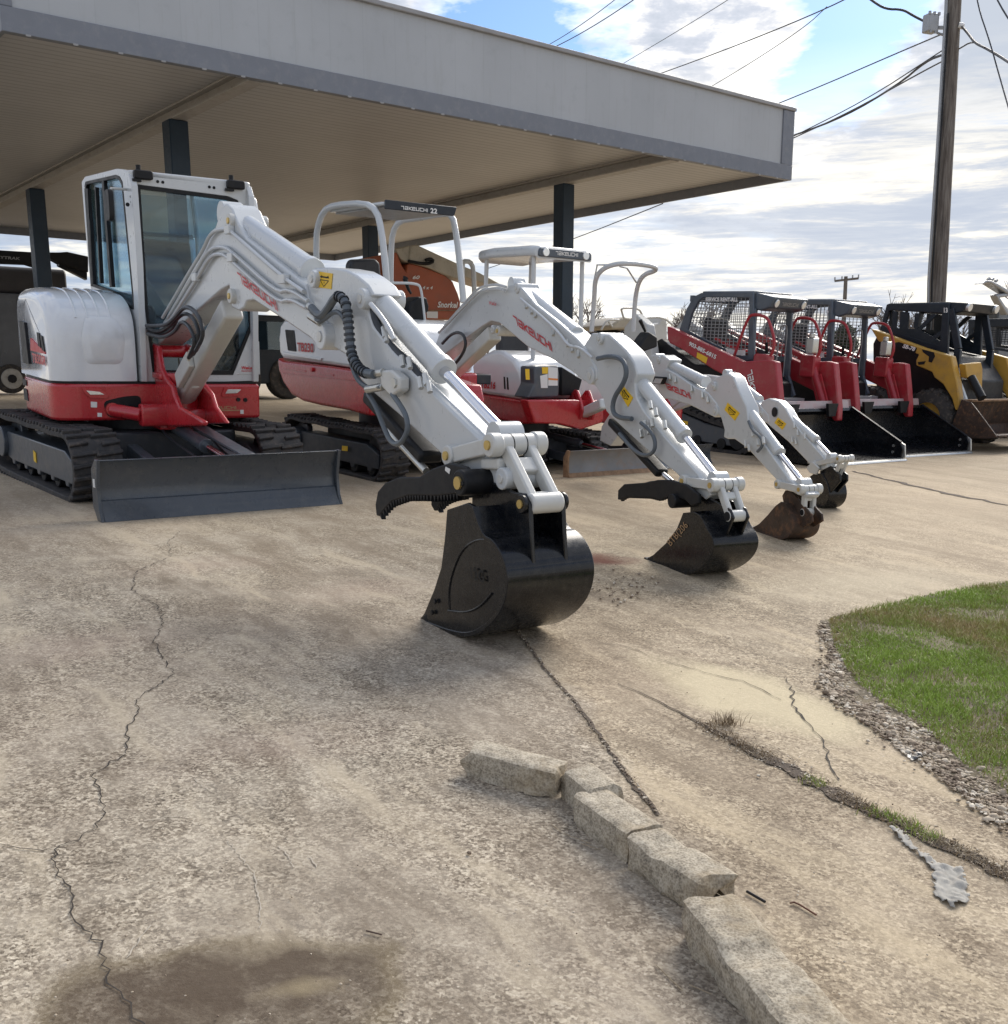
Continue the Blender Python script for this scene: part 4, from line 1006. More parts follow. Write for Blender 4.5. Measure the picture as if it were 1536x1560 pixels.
hose(FBa, exB, Z5((125, 670), (180, 610), (240, 610), (260, 680), (225, 750), (180, 800)), -.14, .014, 'hose')
hose(FBa, exB, Z6((280, 600), (340, 650), (365, 720), (345, 775), (290, 785), (230, 745), (160, 660)), -.12, .013)
mb = MB(FBa); a, b = ymid(FBa, Z6((125, 590))[0], -.03), ymid(FBa, Z6((400, 885))[0], -.03)
tc = obj('thumb_cylinder', mb.bar(a, b, .09, .055, up=(.6, 0, .6)), M['blackm'], exB, bevel=.015)
obj('piston_rod', MB(FBa).cyl(b, ymid(FBa, Z6((455, 930))[0], -.03), .018), M['chrome'], tc)
fittings(FBa, stickB, Z6((300, 590), (320, 620), (340, 580), (280, 640), (330, 480), (360, 520), (410, 590)), -.1)
fittings(FBa, boomB, Z5((590, 440), (620, 470), (640, 490), (740, 590), (820, 650), (845, 680), (880, 710)), -.08)
for yy, poly in ((-.13, Z6((150, 1028), (152, 975), (185, 942), (320, 932), (370, 918), (440, 918), (530, 945), (600, 1000), (600, 1050), (560, 1062), (525, 1030), (470, 1010), (430, 1008), (385, 1025), (330, 1012), (200, 1008), (165, 1030))),
                 (.08, Z6((200, 1005), (240, 950), (330, 925), (440, 915), (530, 945), (600, 1000), (560, 1060), (500, 1020), (430, 1005), (330, 1005), (250, 1010)))):
    tp = FBa.ony(poly, yy); th = obj('thumb_tine', MB(FBa).ext(1, tp, yy, yy + .025), M['blackm'], exB, bevel=.005)
    sr = MB(FBa)
    for a, b in zip(tp[-6:], tp[-5:]):
        a, b = Vector(a), Vector(b); n_ = max(2, int((b - a).length / .022))
        for k in range(n_):
            u = a.lerp(b, (k + .5) / n_); sr.add([(u.x - .011, yy, u.y + .004), (u.x + .011, yy, u.y + .004), (u.x, yy, u.y - .014), (u.x - .011, yy + .025, u.y + .004), (u.x + .011, yy + .025, u.y + .004), (u.x, yy + .025, u.y - .014)], [(0, 1, 2), (5, 4, 3), (0, 3, 4, 1), (1, 4, 5, 2), (2, 5, 3, 0)])
    obj('serration', sr, M['blackm'], th)
q = FBa.y3(Z6((570, 1030))[0], 0); obj('thumb_pivot', MB(FBa).cyl((q[0], -.16, q[2]), (q[0], .13, q[2]), .045, n=20), M['blackm'], exB, bevel=.006)
a, b, c_ = [FBa.y3(p, -.1585) for p in Z6((445, 1290), (545, 1175), (420, 1262))]
letters(FBa, 'BTB(206', a, b, c_, (0, -.001, 0), bktB, M['goldtxt'], name='hand_writing', bold=0)
a, b, c_ = [FBa.y3(p, -.10) for p in Z5((384, 452), (426, 458), (385, 432))]
letters(FBa, 'WasLa', a, b, c_, (0, -.002, 0), boomB, M['redtxt'])

# ---------------------------------------------------------------- excavator C (rounded canopy)
FCd = Fr((.22, 12.1, 0), 37, 3.2); FCd.o.z = gz(FCd.o.x, FCd.o.y)
FCa = armframe(.85, 11.4, Z6((1065, 1252))[0], .21)
exC = thing('excavator', FCd, 'small white and red excavator with a rounded canopy holding two lamps, third from the left', 'excavator', 'compact excavators in a row under the canopy edge')
crawler(FCd, exC, -.78, .80, .38, -.56, -.33, -1, 'dgrey2', lug=.075, th=.03, rough=True)
crawler(FCd, exC, -.78, .80, .38, .33, .56, 1, 'dgrey2', lug=.075, th=.03, rough=True)
obj('car_body', MB(FCd).rbox(-.45, .45, -.34, .34, .12, .32, .06, 2).cyl((0, 0, .3), (0, 0, .5), .27, n=24), M['dgrey2'], exC, bevel=.01)
yR = -.49
q = FCd.ony(Z5((222, 948), (335, 952), (560, 985), (640, 990), (640, 1115), (560, 1120), (400, 1088), (230, 1052)), yR)
lbC = obj('lower_body', MB(FCd).ext(1, q, yR, .47), M['red'], exC, bevel=.02, seg=3)
xfC = max(p[0] for p in q)
q2 = FCd.onx(Z5((600, 985), (870, 985), (1000, 990), (1020, 1110), (900, 1150), (780, 1120), (640, 1115)), xfC + .12)
obj('front_skirt', MB(FCd).ext(0, q2, xfC - .02, xfC + .12), M['red'], lbC, bevel=.015)
q = FCd.ony(Z5((285, 800), (300, 760), (345, 735), (400, 705), (455, 708), (520, 755), (560, 825), (582, 950), (560, 980), (545, 982), (330, 952), (305, 900)), yR + .005)
ecC = obj('engine_cover', MB(FCd).ext(1, q, yR + .005, .3), M['white2'], exC, bevel=.045, seg=4)
for k in ((465, 855), (482, 858)):
    q = FCd.ony(Z5((k[0], k[1]), (k[0] + 7, k[1] + 1), (k[0] + 11, k[1] + 70), (k[0] + 3, k[1] + 68)), yR)
    obj('side_vent', MB(FCd).ext(1, q, yR, yR + .01), M['blackm'], ecC)
q = FCd.ony(Z5((205, 855), (290, 860), (310, 930), (255, 925), (215, 890)), yR + .002)
obj('side_grille', MB(FCd).ext(1, q, yR + .002, yR + .03), M['blackm'], ecC)
a, b, c_ = [FCd.y3(p, yR) for p in Z5((338, 915), (420, 922), (342, 878))]
letters(FCd, 'TB216', a, b, c_, (0, -.003, 0), ecC, M['redtxt'], bold=.05)
q = FCd.onx(Z5((640, 800), (770, 790), (780, 850), (775, 970), (600, 975), (640, 900)), xfC)
bat = obj('battery_cover', MB(FCd).ext(0, q, xfC - .25, xfC), M['dgrey'], exC, bevel=.02)
q = FCd.onx(Z5((790, 800), (905, 870), (880, 960), (790, 960)), xfC - .1)
obj('floor_step', MB(FCd).ext(0, q, xfC - .3, xfC - .1), M['blackm'], exC, bevel=.01)
for qq, mm in ((((680, 802), (715, 802), (712, 838), (682, 838)), 'yellow'), (((670, 850), (712, 840), (712, 918), (675, 918)), 'sticker'), (((715, 800), (768, 805), (768, 905), (715, 905)), 'sticker'), (((716, 862), (768, 866), (768, 876), (716, 872)), 'orangest'), (((587, 812), (610, 812), (612, 872), (590, 872)), 'yellow')):
    q = FCd.onx(Z5(*qq), xfC + .004); d_ = .001 if mm != 'orangest' else .003
    obj('warning_label', MB(FCd).ext(0, q, xfC + .001, xfC + .002 + d_), M[mm], bat)
# canopy C
xfr = .42
vis = [FCd.x3(p, xfr) for p in Z5((640, 135), (690, 118), (945, 150), (968, 165), (962, 205), (930, 210), (700, 185), (655, 178))]
y0_, y1_ = min(v[1] for v in vis), max(v[1] for v in vis); zt_ = (vis[1][2] + vis[2][2]) / 2; zb_ = zt_ - .13
xrr_ = FCd.ony([Z5((300, 200))[0]], y0_)[0][0]
xrr_ = max(xrr_, -1.0)
rp_ = rnd_poly([(y0_, zb_ + .02), (y0_, zt_ - .03), (y0_ + .05, zt_), (y1_ - .05, zt_), (y1_, zt_ - .03), (y1_, zb_ + .02)], .03)
rin = [(y * .93 + .0, min(z, zt_ - .03) - .01 if z > zb_ + .05 else z) for y, z in rp_]
cr_ = MB(FCd); n = len(rp_)
cmid = (y0_ + y1_) / 2
secs = [(xrr_, .75, -.03), (xrr_ + .06, .95, -.01), (xrr_ + .3, 1, 0), (xfr - .12, 1, .0), (xfr - .02, .98, -.005), (xfr, .93, -.02)]
vs = []
for x, k, dz in secs: vs += [(x, cmid + (y - cmid) * k, zb_ + (z - zb_) * k + dz) for y, z in rp_]
fs = [tuple(range(n)), tuple(range(len(vs) - 1, len(vs) - n - 1, -1))]
for a in range(len(secs) - 1):
    fs += [(a * n + i, a * n + (i + 1) % n, (a + 1) * n + (i + 1) % n, (a + 1) * n + i) for i in range(n)]
rfC = obj('canopy_roof', cr_.add(vs, fs), M['white'], exC, smooth=50)
vq = rnd_poly([(y0_ + .04, zb_ + .015), (y0_ + .05, zt_ - .03), (y1_ - .05, zt_ - .03), (y1_ - .04, zb_ + .015)], .03)
vz = obj('canopy_visor', MB(FCd).ext(0, vq, xfr - .01, xfr + .02), M['rops'], rfC, bevel=.01, seg=3)
zc_ = (zb_ + zt_) / 2 - .005
a = (xfr + .023, cmid - .14, zc_ - .018); letters(FCd, '', a, (xfr + .023, cmid + .17, zc_ - .018), (xfr + .023, cmid - .14, zc_ + .02), (.002, 0, 0), vz, M['whtxt'], logo=True)
for yy in (y0_ + .13, y1_ - .13): obj('work_lamp', MB(FCd).cyl((xfr + .015, yy, zc_), (xfr + .035, yy, zc_), .042, n=20), M['lens'], vz, bevel=.004)
for x, y, bx in ((xfr - .1, y0_ + .07, .1), (xfr - .1, y1_ - .07, .1), (xrr_ + .12, y0_ + .09, -.02), (xrr_ + .12, y1_ - .09, -.02)):
    obj('canopy_post', MB(FCd).tube([(x, y, zb_ + .03), (x + bx * .2, y, zb_ - .5), (x + bx * .5, y, 1.2), (x + bx * .6, y, .62)], .024, n=10), M['white'], exC)
obj('operator_seat', MB(FCd).rbox(-.3, .1, -.2, .25, .9, 1.02, .05, 2).rbox(-.38, -.26, -.18, .23, 1.0, 1.42, .05), M['seat'], exC, bevel=.04, seg=3)
obj('seat_stand', MB(FCd).box(-.3, .08, -.2, .25, .5, .9), M['dgrey2'], exC, bevel=.02)
pC = G(868, 728); pD = G(997, 719); dv = pD - pC; bwC = dv.length
FBC = Fr((pC + pD) / 2, math.degrees(math.atan2(dv.y, dv.x)), 0)
sc2 = .62
blC = obj('dozer_blade', MB(FBC).ext(1, [(x * sc2, z * sc2) for x, z in prof0], -bwC / 2 + .01, bwC / 2 - .01), M['bladeold'], exC, bevel=.003, smooth=50)
for s_ in (-1, 1): obj('blade_end_plate', MB(FBC).ext(1, [(.012, 0), (-.02, .06), (-.02, .2), (.0, .27), (-.04, .275), (-.09, .2), (-.09, 0)], s_ * bwC / 2 - .01, s_ * bwC / 2 + .01), M['rustedge'], blC)
obj('cutting_edge', MB(FBC).ext(1, [(.014, 0), (-.018, .045), (-.035, .04), (-.03, 0)], -bwC / 2 + .012, bwC / 2 - .012), M['rustedge'], blC)
a, b = FCd.W(.25, .05, .35), FBC.W(-.07, 0, .24)
lcC = obj('blade_cylinder', MB().cyl(a, a.lerp(b, .6), .04), M['dgrey2'], exC); obj('piston_rod', MB().cyl(a.lerp(b, .55), b, .02), M['chrome'], lcC)
for y in (-.2, .2): obj('blade_arm', MB().bar(FCd.W(.2, y, .22), FBC.W(-.07, y * 1.3, .12), .05, .09), M['dgrey2'], exC, bevel=.006)
# swing post C, lift cylinder C
q = FCa.ony(ZI((30, 1290), (110, 1180), (140, 1185), (180, 1300), (210, 1420), (180, 1530), (60, 1530), (0, 1460)), -.07)
obj('swing_post', MB(FCa).ext(1, q, -.07, -.04).ext(1, [(x + .05, z) for x, z in q], .04, .07), M['red'], exC, bevel=.008)
a, b = FCa.y3(ZI((120, 1500))[0], -.0), FCa.y3(ZI((470, 1340))[0], 0)
a, b = Vector(a), Vector(b); d = (b - a)
obj('boom_cylinder', MB(FCa).bar(a, a + d * 1.0, .1, .1, up=(1, 0, .2)).cyl(a - Vector((0, .06, 0)), a + Vector((0, .06, 0)), .05), M['white'], exC, bevel=.02, seg=3)
bpC = Z6((50, 700), (60, 620), (180, 430), (260, 300), (290, 255), (330, 225), (400, 222), (440, 250), (420, 300), (470, 325), (580, 400), (650, 430), (700, 490), (715, 540), (690, 570), (560, 505), (450, 470), (380, 460), (310, 480), (200, 600), (110, 730))
skC = Z6((635, 420), (655, 380), (700, 345), (765, 322), (795, 345), (825, 420), (868, 510), (880, 600), (960, 710), (1105, 915), (1180, 965), (1210, 1000), (1195, 1020), (1140, 995), (1060, 950), (1040, 925), (870, 740), (800, 690), (762, 690), (740, 680), (745, 640), (725, 570), (700, 535), (660, 500))
boomC, stickC, bktC = arm(FCa, exC, bpC, skC, .055, (Z6((395, 252))[0], Z6((640, 372))[0], .95), (Z6((890, 545))[0], Z6((1050, 765))[0], Z6((1188, 940))[0]),
    (Z6((1048, 942))[0], Z6((1172, 972))[0]), Z6((1212, 1098))[0],
    dict(side=Z6((1030, 1062), (1060, 1040), (1090, 1050), (1120, 1110), (1138, 1170), (1120, 1225), (1070, 1252), (1000, 1245), (935, 1212), (890, 1190), (940, 1162), (985, 1115)), shell=list(range(2, 10)), w=.21, m='rbucket', tip=Z6((855, 1182))[0], yc=0, label='rusty brown digging bucket, the only one without black paint',
         ears=Z6((1072, 1005), (1090, 975), (1125, 985), (1190, 1060), (1235, 1110), (1240, 1150), (1190, 1185), (1150, 1150), (1120, 1090), (1080, 1050))),
    logo=Z6((418, 408), (565, 470), (408, 372)), sticker=Z6((748, 528), (765, 488), (832, 545), (805, 588)), bosses=((Z6((690, 535))[0], .045, 'b'), (Z6((375, 250))[0], .035, 'b'), (Z6((680, 395))[0], .035, 's')), rb=.046, rod_r=.02, lk=(.036, .028))
wl = FCa.ony(Z6((335, 385), (350, 340), (410, 345), (395, 385)), -.13)
o = obj('boom_lamp', MB(FCa).ext(1, wl, -.15, -.09), M['blackm'], exC, bevel=.012)
obj('lamp_lens', MB(FCa).ext(1, FCa.ony(Z6((345, 380), (362, 352), (402, 354), (388, 382)), -.15), -.153, -.151), M['lens'], o)
hose(FCa, exC, Z6((880, 590), (900, 640), (950, 680), (960, 730), (930, 760)), -.09, .012)
fittings(FCa, stickC, Z6((860, 700), (880, 720), (900, 640), (930, 690), (960, 680)), -.085, .012, 'cast')
q = FCa.ony(Z6((745, 640), (790, 600), (800, 690), (770, 690), (750, 688)), -.075); 
fittings(FCa, boomC, Z6((440, 330), (470, 345), (560, 395), (620, 430), (650, 455)), -.07, .012)

# ---------------------------------------------------------------- excavator D (roll bar)
FDd = Fr((1.45, 12.6, 0), 37, 3.2); FDd.o.z = gz(FDd.o.x, FDd.o.y)
FDa = armframe(1.88, 12.05, Z6((1270, 1080))[0], .17)
exD = thing('excavator', FDd, 'smallest white and red excavator with a bent roll bar instead of a canopy', 'excavator', 'compact excavators in a row under the canopy edge')
crawler(FDd, exD, -.66, .68, .34, -.42, -.22, -1, 'dgrey2', lug=.07, th=.028)
crawler(FDd, exD, -.66, .68, .34, .22, .42, 1, 'dgrey2', lug=.07, th=.028)
obj('lower_body', MB(FDd).rbox(-.5, .5, -.4, .4, .45, .66, .12, 2), M['red'], exD, bevel=.02)
obj('car_body', MB(FDd).rbox(-.35, .35, -.25, .25, .1, .3, .05, 2).cyl((0, 0, .28), (0, 0, .46), .22), M['dgrey2'], exD)
obj('engine_cover', MB(FDd).rbox(-.5, -.08, -.38, .38, .67, 1.02, .08), M['white2'], exD, bevel=.03, seg=3)
obj('operator_seat', MB(FDd).rbox(-.22, .12, -.22, .2, 1.0, 1.1, .05, 2).rbox(-.32, -.2, -.2, .18, 1.08, 1.3, .05), M['seat'], exD, bevel=.03, seg=3)
u0, u1, u2, u3 = [Vector(FDd.x3(p, -.12)) for p in ZE((265, 800), (292, 480), (690, 480), (670, 800))]
v0, v1 = [Vector(FDd.x3(p, .0)) for p in ZE((300, 270), (722, 320))]
w0, w1 = [Vector(FDd.x3(p, .38)) for p in ZE((590, 128), (880, 160))]
rb0 = obj('roll_bar', MB(FDd).tube([u0, u1, v0, Vector(FDd.x3(ZE((400, 165))[0], .15)), w0, w1, Vector(FDd.x3(ZE((900, 205))[0], .3)), Vector(FDd.x3(ZE((780, 240))[0], .12)), v1, u2, u3], .026, n=12, smooth=2), M['white'], exD)
obj('roll_bar_brace', MB(FDd).tube([FDd.x3(p, x) for p, x in zip(ZE((292, 300), (320, 150), (420, 150)), (-.05, .05, .15))], .01), M['white'], rb0)
obj('roll_bar_brace', MB(FDd).tube([FDd.x3(p, x) for p, x in zip(ZE((700, 320), (610, 180), (540, 165)), (.0, .15, .2))], .01), M['white'], rb0)
for (p, q) in (((740, 690), (790, 800)), ((560, 800), (600, 860))):
    obj('control_lever', MB(FDd).tube([FDd.x3(a, .25) for a in ZE(p, q)], .02, rs=[.022, .014]), M['blackm'], exD)
obj('control_console', MB(FDd).ext(0, FDd.onx(ZE((760, 850), (800, 800), (880, 850), (880, 950), (620, 1040), (700, 940)), .3), .2, .35), M['blackm'], exD, bevel=.02)
p0, p1 = G(1004, 716), G(1087, 706); dv = p1 - p0; bwD = dv.length
FBD = Fr((p0 + p1) / 2, math.degrees(math.atan2(dv.y, dv.x)), 0)
blD = obj('dozer_blade', MB(FBD).ext(1, [(x * .55, z * .55) for x, z in prof0], -bwD / 2, bwD / 2), M['blade'], exD, bevel=.003, smooth=50)
for y in (-.15, .15): obj('blade_arm', MB().bar(FDd.W(.2, y, .2), FBD.W(-.06, y, .1), .05, .08), M['dgrey2'], exD)
q = FDa.ony(ZI((1090, 1215), (1150, 1210), (1230, 1330), (1250, 1400), (1150, 1420), (1100, 1400)), -.06)
obj('swing_post', MB(FDa).ext(1, q, -.06, .06), M['red'], exD, bevel=.01)
a, b = Vector(FDa.y3(ZI((1180, 1430))[0], 0)), Vector(FDa.y3(ZI((1500, 1310))[0], 0))
obj('boom_cylinder', MB(FDa).bar(a, b, .07, .08, up=(1, 0, .2)), M['white'], exD, bevel=.012)
bpD = Z8((60, 1000), (180, 900), (330, 830), (560, 860), (700, 985), (770, 1060), (830, 1130), (835, 1185), (800, 1190), (700, 1110), (560, 1010), (400, 930), (260, 960), (100, 1090))
skD = Z6((935, 520), (955, 478), (990, 464), (1045, 478), (1085, 520), (1112, 570), (1180, 660), (1300, 795), (1320, 850), (1280, 870), (1220, 830), (1100, 705), (1000, 620), (945, 575))
boomD, stickD, bktD = arm(FDa, exD, bpD, skD, .045, (Z6((775, 335))[0], Z6((940, 470))[0], .95), (Z6((1100, 560))[0], Z6((1255, 695))[0], Z6((1345, 790))[0]),
    (Z6((1250, 830))[0], Z6((1385, 800))[0]), Z6((1372, 905))[0],
    dict(side=Z6((1195, 920), (1240, 885), (1290, 880), (1320, 930), (1335, 990), (1325, 1040), (1290, 1075), (1240, 1078), (1190, 1060), (1150, 1040), (1170, 980)), shell=list(range(2, 10)), w=.17, m='black', tip=Z6((1110, 1050))[0], yc=.04, label='smallest black bucket with a white mark on its back',
         ears=Z6((1280, 870), (1340, 840), (1395, 890), (1395, 925), (1340, 990), (1300, 940))),
    sticker=Z6((1025, 600), (1045, 570), (1092, 605), (1070, 638)), bosses=((Z6((945, 545))[0], .035, 'b'),), rb=.04, rod_r=.016, lk=(.03, .024))
q = FDa.y3(Z6((1022, 540))[0], -.06); obj('stick_hole', MB(FDa).cyl((q[0], -.0575, q[2]), (q[0], -.054, q[2]), .045, n=20), M['blackm'], stickD)
q = FDa.ony(Z6((1205, 850), (1240, 815), (1275, 850), (1260, 890), (1225, 880)), -.08); obj('quick_hitch_plate', MB(FDa).ext(1, q, -.09, -.07), M['cast'], exD, bevel=.006)
fittings(FDa, stickD, Z6((1130, 600), (1150, 640), (1190, 660), (1120, 680), (1140, 690)), -.06, .01, 'cast')
# ================================================================= red track loaders
_f38 = Vector((math.sin(R(38)), -math.cos(R(38)), 0))
def ld_origin(px): v = at_z(px[0], px[1], 2.62) - _f38 * .98; return v
_o = ld_origin((1203, 448)); L1 = FrS((_o.x, _o.y, gz(_o.x, _o.y)), 38, 3.4); print('L1', L1.o)
M['lipp'] = mat('pale_lip_paint', (.42, .33, .32), .35, coat=.4, var=.1, dirt=(.45, .12, .12), dirt_amt=.5, vscale=1.5)  # pale pinkish lip colour with red blotches
def loader(fr):
    t = thing('track_loader', fr, 'red compact track loader with white phone number on its arm and fleet number 20', 'track loader', 'red track loaders parked side by side')
    yn = -.82
    A = lambda *p: fr.ony(Z8(*p), yn)
    # undercarriage
    for s_ in (-1, 1):
        y0, y1 = (-.84, -.46) if s_ < 0 else (.46, .84)
        P = [(-1.05, .0), (.82, .0), (.98, .1), (1.0, .22), (.9, .34), (.3, .42), (-.6, .62), (-1.0, .62), (-1.2, .46), (-1.22, .3)]
        P = rnd_poly(P, .12, 4)
        if sum(a[0] * b[1] - b[0] * a[1] for a, b in zip(P, P[1:] + P[:1])) < 0: P = P[::-1]
        inner = offset_in(P, .05)
        b = MB(fr).ext(1, P, y0, y1, inner=inner)
        for q, tt in resample(P, .11):
            nn = Vector((tt.y, -tt.x)); p0 = q - tt * .03; p1 = q + tt * .03
            b.add([(p0.x, y0, p0.y), (p1.x, y0, p1.y), (p1.x + nn.x * .03, y0, p1.y + nn.y * .03), (p0.x + nn.x * .03, y0, p0.y + nn.y * .03), (p0.x, y1, p0.y), (p1.x, y1, p1.y), (p1.x + nn.x * .03, y1, p1.y + nn.y * .03), (p0.x + nn.x * .03, y1, p0.y + nn.y * .03)], [(0, 1, 2, 3), (7, 6, 5, 4), (0, 4, 5, 1), (1, 5, 6, 2), (2, 6, 7, 3), (3, 7, 4, 0)])
        tr = obj('crawler_track', b, M['rubber'], t)
        fp = [(-.95, .12), (.75, .1), (.86, .2), (.8, .3), (.2, .36), (-.55, .54), (-.9, .54), (-1.08, .4)]
        obj('track_frame', MB(fr).ext(1, fp, y0 + .04, y1 - .04), M['dgrey'], tr, bevel=.015)
        for k in range(4): obj('track_roller', MB(fr).disc((-.75 + k * .42, (y0 + y1) / 2, .12), 1, .07, .34), M['blackm'], tr)
        obj('idler_wheel', MB(fr).disc((.78, (y0 + y1) / 2, .21), 1, .14, .34), M['blackm'], tr)
        obj('yellow_decal', MB(fr).ext(1, [(-.2, .36), (-.1, .355), (-.1, .31), (-.2, .315)], s_ * .805 - .001, s_ * .805 + .001), M['yellow'], tr)
    # body
    body = [(-1.35, .55), (-1.38, 1.25), (-1.0, 1.42), (-.35, 1.1), (.55, 1.05), (.78, .9), (.82, .3), (-1.1, .3)]
    obj('lower_body', MB(fr).ext(1, body, -.44, .44), M['blackm'], t, bevel=.02)
    obj('engine_hood', MB(fr).rbox(-1.5, -.75, -.42, .42, .7, 1.38, .12), M['cast'], t, bevel=.03, seg=3)
    for s_ in (-1, 1):
        y = s_ * .64
        obj('rear_tower', MB(fr).ext(1, [(-1.45, .75), (-1.5, 1.55), (-1.3, 1.75), (-1.05, 1.6), (-.8, .9)], y - .1, y + .1), M['cast'], t, bevel=.02)
    # arms
    armp = A((78, 472), (125, 488), (200, 528), (420, 632), (640, 735), (830, 722), (885, 735), (892, 800), (908, 960), (918, 1080), (914, 1190), (880, 1210), (848, 1130), (800, 1040), (740, 960), (430, 800), (180, 640), (100, 600), (82, 570))
    print('arm x', max(x for x, z in armp), max(z for x, z in armp), min(z for x, z in armp))
    armp = [(x, max(z, .46)) for x, z in armp]
    for s_ in (-1, 1):
        y0, y1 = (-.82, -.68) if s_ < 0 else (.68, .82)
        ar = obj('lift_arm', MB(fr).ext(1, armp, y0, y1), M['red2'], t, bevel=.018, seg=3)
        if s_ < 0:
            a, b, c_ = [fr.y3(p, y0 - .003) for p in Z8((240, 612), (440, 716), (250, 584))]
            letters(fr, '903-885-6815', a, b, c_, (0, -.003, 0), ar, M['whtxt'], bold=.05, name='phone_number')
            a, b, c_ = [fr.y3(p, y0 - .003) for p in Z8((672, 812), (730, 1120), (712, 795))]
            letters(fr, '', a, b, c_, (0, -.003, 0), ar, M['whtxt'], logo=True)
            obj('warning_label', MB(fr).ext(1, fr.ony(Z8((305, 665), (383, 705), (370, 750), (300, 705)), y0), y0 - .004, y0 - .001), M['yellow'], ar)
            a, b, c_ = [fr.y3(p, y0 - .003) for p in Z8((530, 815), (602, 838), (535, 788))]
            letters(fr, 'WasLa', a, b, c_, (0, -.003, 0), ar, M['whtxt'])
        # tilt cylinder on the inner front of the arm
        tc = obj('tilt_cylinder', MB(fr).cyl((.98, s_ * .58, 1.16), (1.28, s_ * .58, .55), .055, n=18).cyl((.95, s_ * .58, 1.2), (.97, s_ * .58, 1.17), .075), M['red2'], t, bevel=.005)
        obj('cylinder_bracket', MB(fr).bar((1.06, s_ * .58, 1.02), (1.22, s_ * .58, .66), .03, .16, up=(1, 0, .4)), M['red2'], tc)
        obj('arm_front_cap', MB(fr).rbox(.82, 1.05, s_ * .6 - .09, s_ * .6 + .09, 1.0, 1.28, .04), M['red2'], ar, bevel=.02)
        # grab rail
        hy = s_ * .60; q = [(.45, hy, 1.22), (.62, hy, 1.72), (.70, hy, 1.76), (.9, hy, 1.74), (.98, hy, 1.66), (1.1, hy, 1.4), (1.0, hy, 1.18)]
        obj('grab_rail', MB(fr).tube(q, .02, n=8, smooth=2), M['red2'], ar)
        obj('hand_rail', MB(fr).tube([(.62, s_ * .44, .95), (.62, s_ * .44, 1.62), (.6, s_ * .36, 1.66), (.56, s_ * .32, 1.6), (.56, s_ * .32, .95)], .012, smooth=2), M['galv'], t)
    obj('cross_tube', MB(fr).cyl((1.02, -.7, .62), (1.02, .7, .62), .07), M['red2'], t)
    # front step and lower panel
    obj('front_panel', MB(fr).rbox(.78, .98, -.46, .46, .34, .68, .04), M['red2'], t, bevel=.015)
    obj('step_plate', MB(fr).box(.74, 1.0, -.44, .44, .69, .73), M['galv'], t)
    obj('warning_label', MB(fr).box(.981, .984, .3, .42, .46, .6), M['yellow'], t)
    # ROPS
    ry = -.50
    O = fr.ony(Z8((165, 510), (215, 360), (270, 255), (330, 225), (430, 219), (722, 219), (722, 720), (640, 738), (420, 632)), ry)
    I = fr.ony(Z8((230, 500), (262, 380), (310, 290), (345, 262), (430, 258), (690, 262), (676, 690), (630, 690), (420, 600)), ry)
    cabm = MB(fr).ext(1, O, ry, ry + .06, inner=I).ext(1, O, -ry - .06, -ry, inner=I)
    rp = obj('roll_over_cage', cabm, M['rops'], t, bevel=.012)
    zt = max(z for _, z in O); xr_ = O[3][0]; xf_ = O[5][0]
    obj('roof_panel', MB(fr).rbox(xr_, xf_ + .02, ry + .004, -ry - .004, zt - .03, zt + .012, .08, 2), M['rops'], rp, bevel=.012)
    vis = MB(fr).ext(1, [(xf_ - .05, zt + .004), (xf_ + .30, zt - .06), (xf_ + .25, zt - .19), (xf_ + .1, zt - .23), (xf_ - .02, zt - .2)], ry + .05, -ry - .05)
    vo = obj('front_visor', vis, M['rops'], rp, bevel=.02, seg=3)
    vd = Vector((-.05, 0, -.13)); vn = Vector((.13, 0, -.05)).normalized() * .004
    def vp(y, k): return Vector((xf_ + .30, y, zt - .06)) + vd * k + vn
    letters(fr, '', vp(-.2, .75), vp(.22, .75), vp(-.2, .42), vn, vo, M['galv'], logo=True)
    for y in (-.34, .34): obj('work_lamp', MB(fr).cyl(vp(y, .55), vp(y, .55) + vn * 5, .05, n=18), M['lens'], vo, bevel=.004)
    # mesh screens: side and rear
    def screen(parent, pts3, nu, nv, r=.006):
        p00, p10, p11, p01 = [Vector(p) for p in pts3]; mb = MB(fr)
        for i in range(nu + 1):
            k = i / nu; mb.cyl(p00.lerp(p10, k), p01.lerp(p11, k), r, n=4, cap=False)
        for j in range(nv + 1):
            k = j / nv; mb.cyl(p00.lerp(p01, k), p10.lerp(p11, k), r, n=4, cap=False)
        return obj('wire_screen', mb, M['galv'], parent)
    for yy in (ry + .03, -ry - .03):
        b0, b1, t1, t0 = fr.ony(Z8((232, 505), (676, 690), (690, 262), (345, 262)), ry)
        # clip: build vertical and horizontal wires inside the opening
        mb = MB(fr); nn_ = 16
        x0 = min(p[0] for p in I); x1 = max(p[0] for p in I)
        def span(axis, v):
            hits = []
            for (a, b) in zip(I, I[1:] + I[:1]):
                if (a[axis] - v) * (b[axis] - v) < 0:
                    k = (v - a[axis]) / (b[axis] - a[axis]); hits.append(a[1 - axis] + (b[1 - axis] - a[1 - axis]) * k)
            return (min(hits), max(hits)) if len(hits) >= 2 else None
        for i in range(1, nn_):
            x = x0 + (x1 - x0) * i / nn_; s2 = span(0, x)
            if s2: mb.cyl((x, yy, s2[0]), (x, yy, s2[1]), .0055, n=4, cap=False)
        z0 = min(p[1] for p in I); z1 = max(p[1] for p in I)
        for i in range(1, 17):
            z = z0 + (z1 - z0) * i / 17; s2 = span(1, z)
            if s2: mb.cyl((s2[0], yy, z), (s2[1], yy, z), .0055, n=4, cap=False)
        obj('wire_screen', mb, M['galv'], rp)
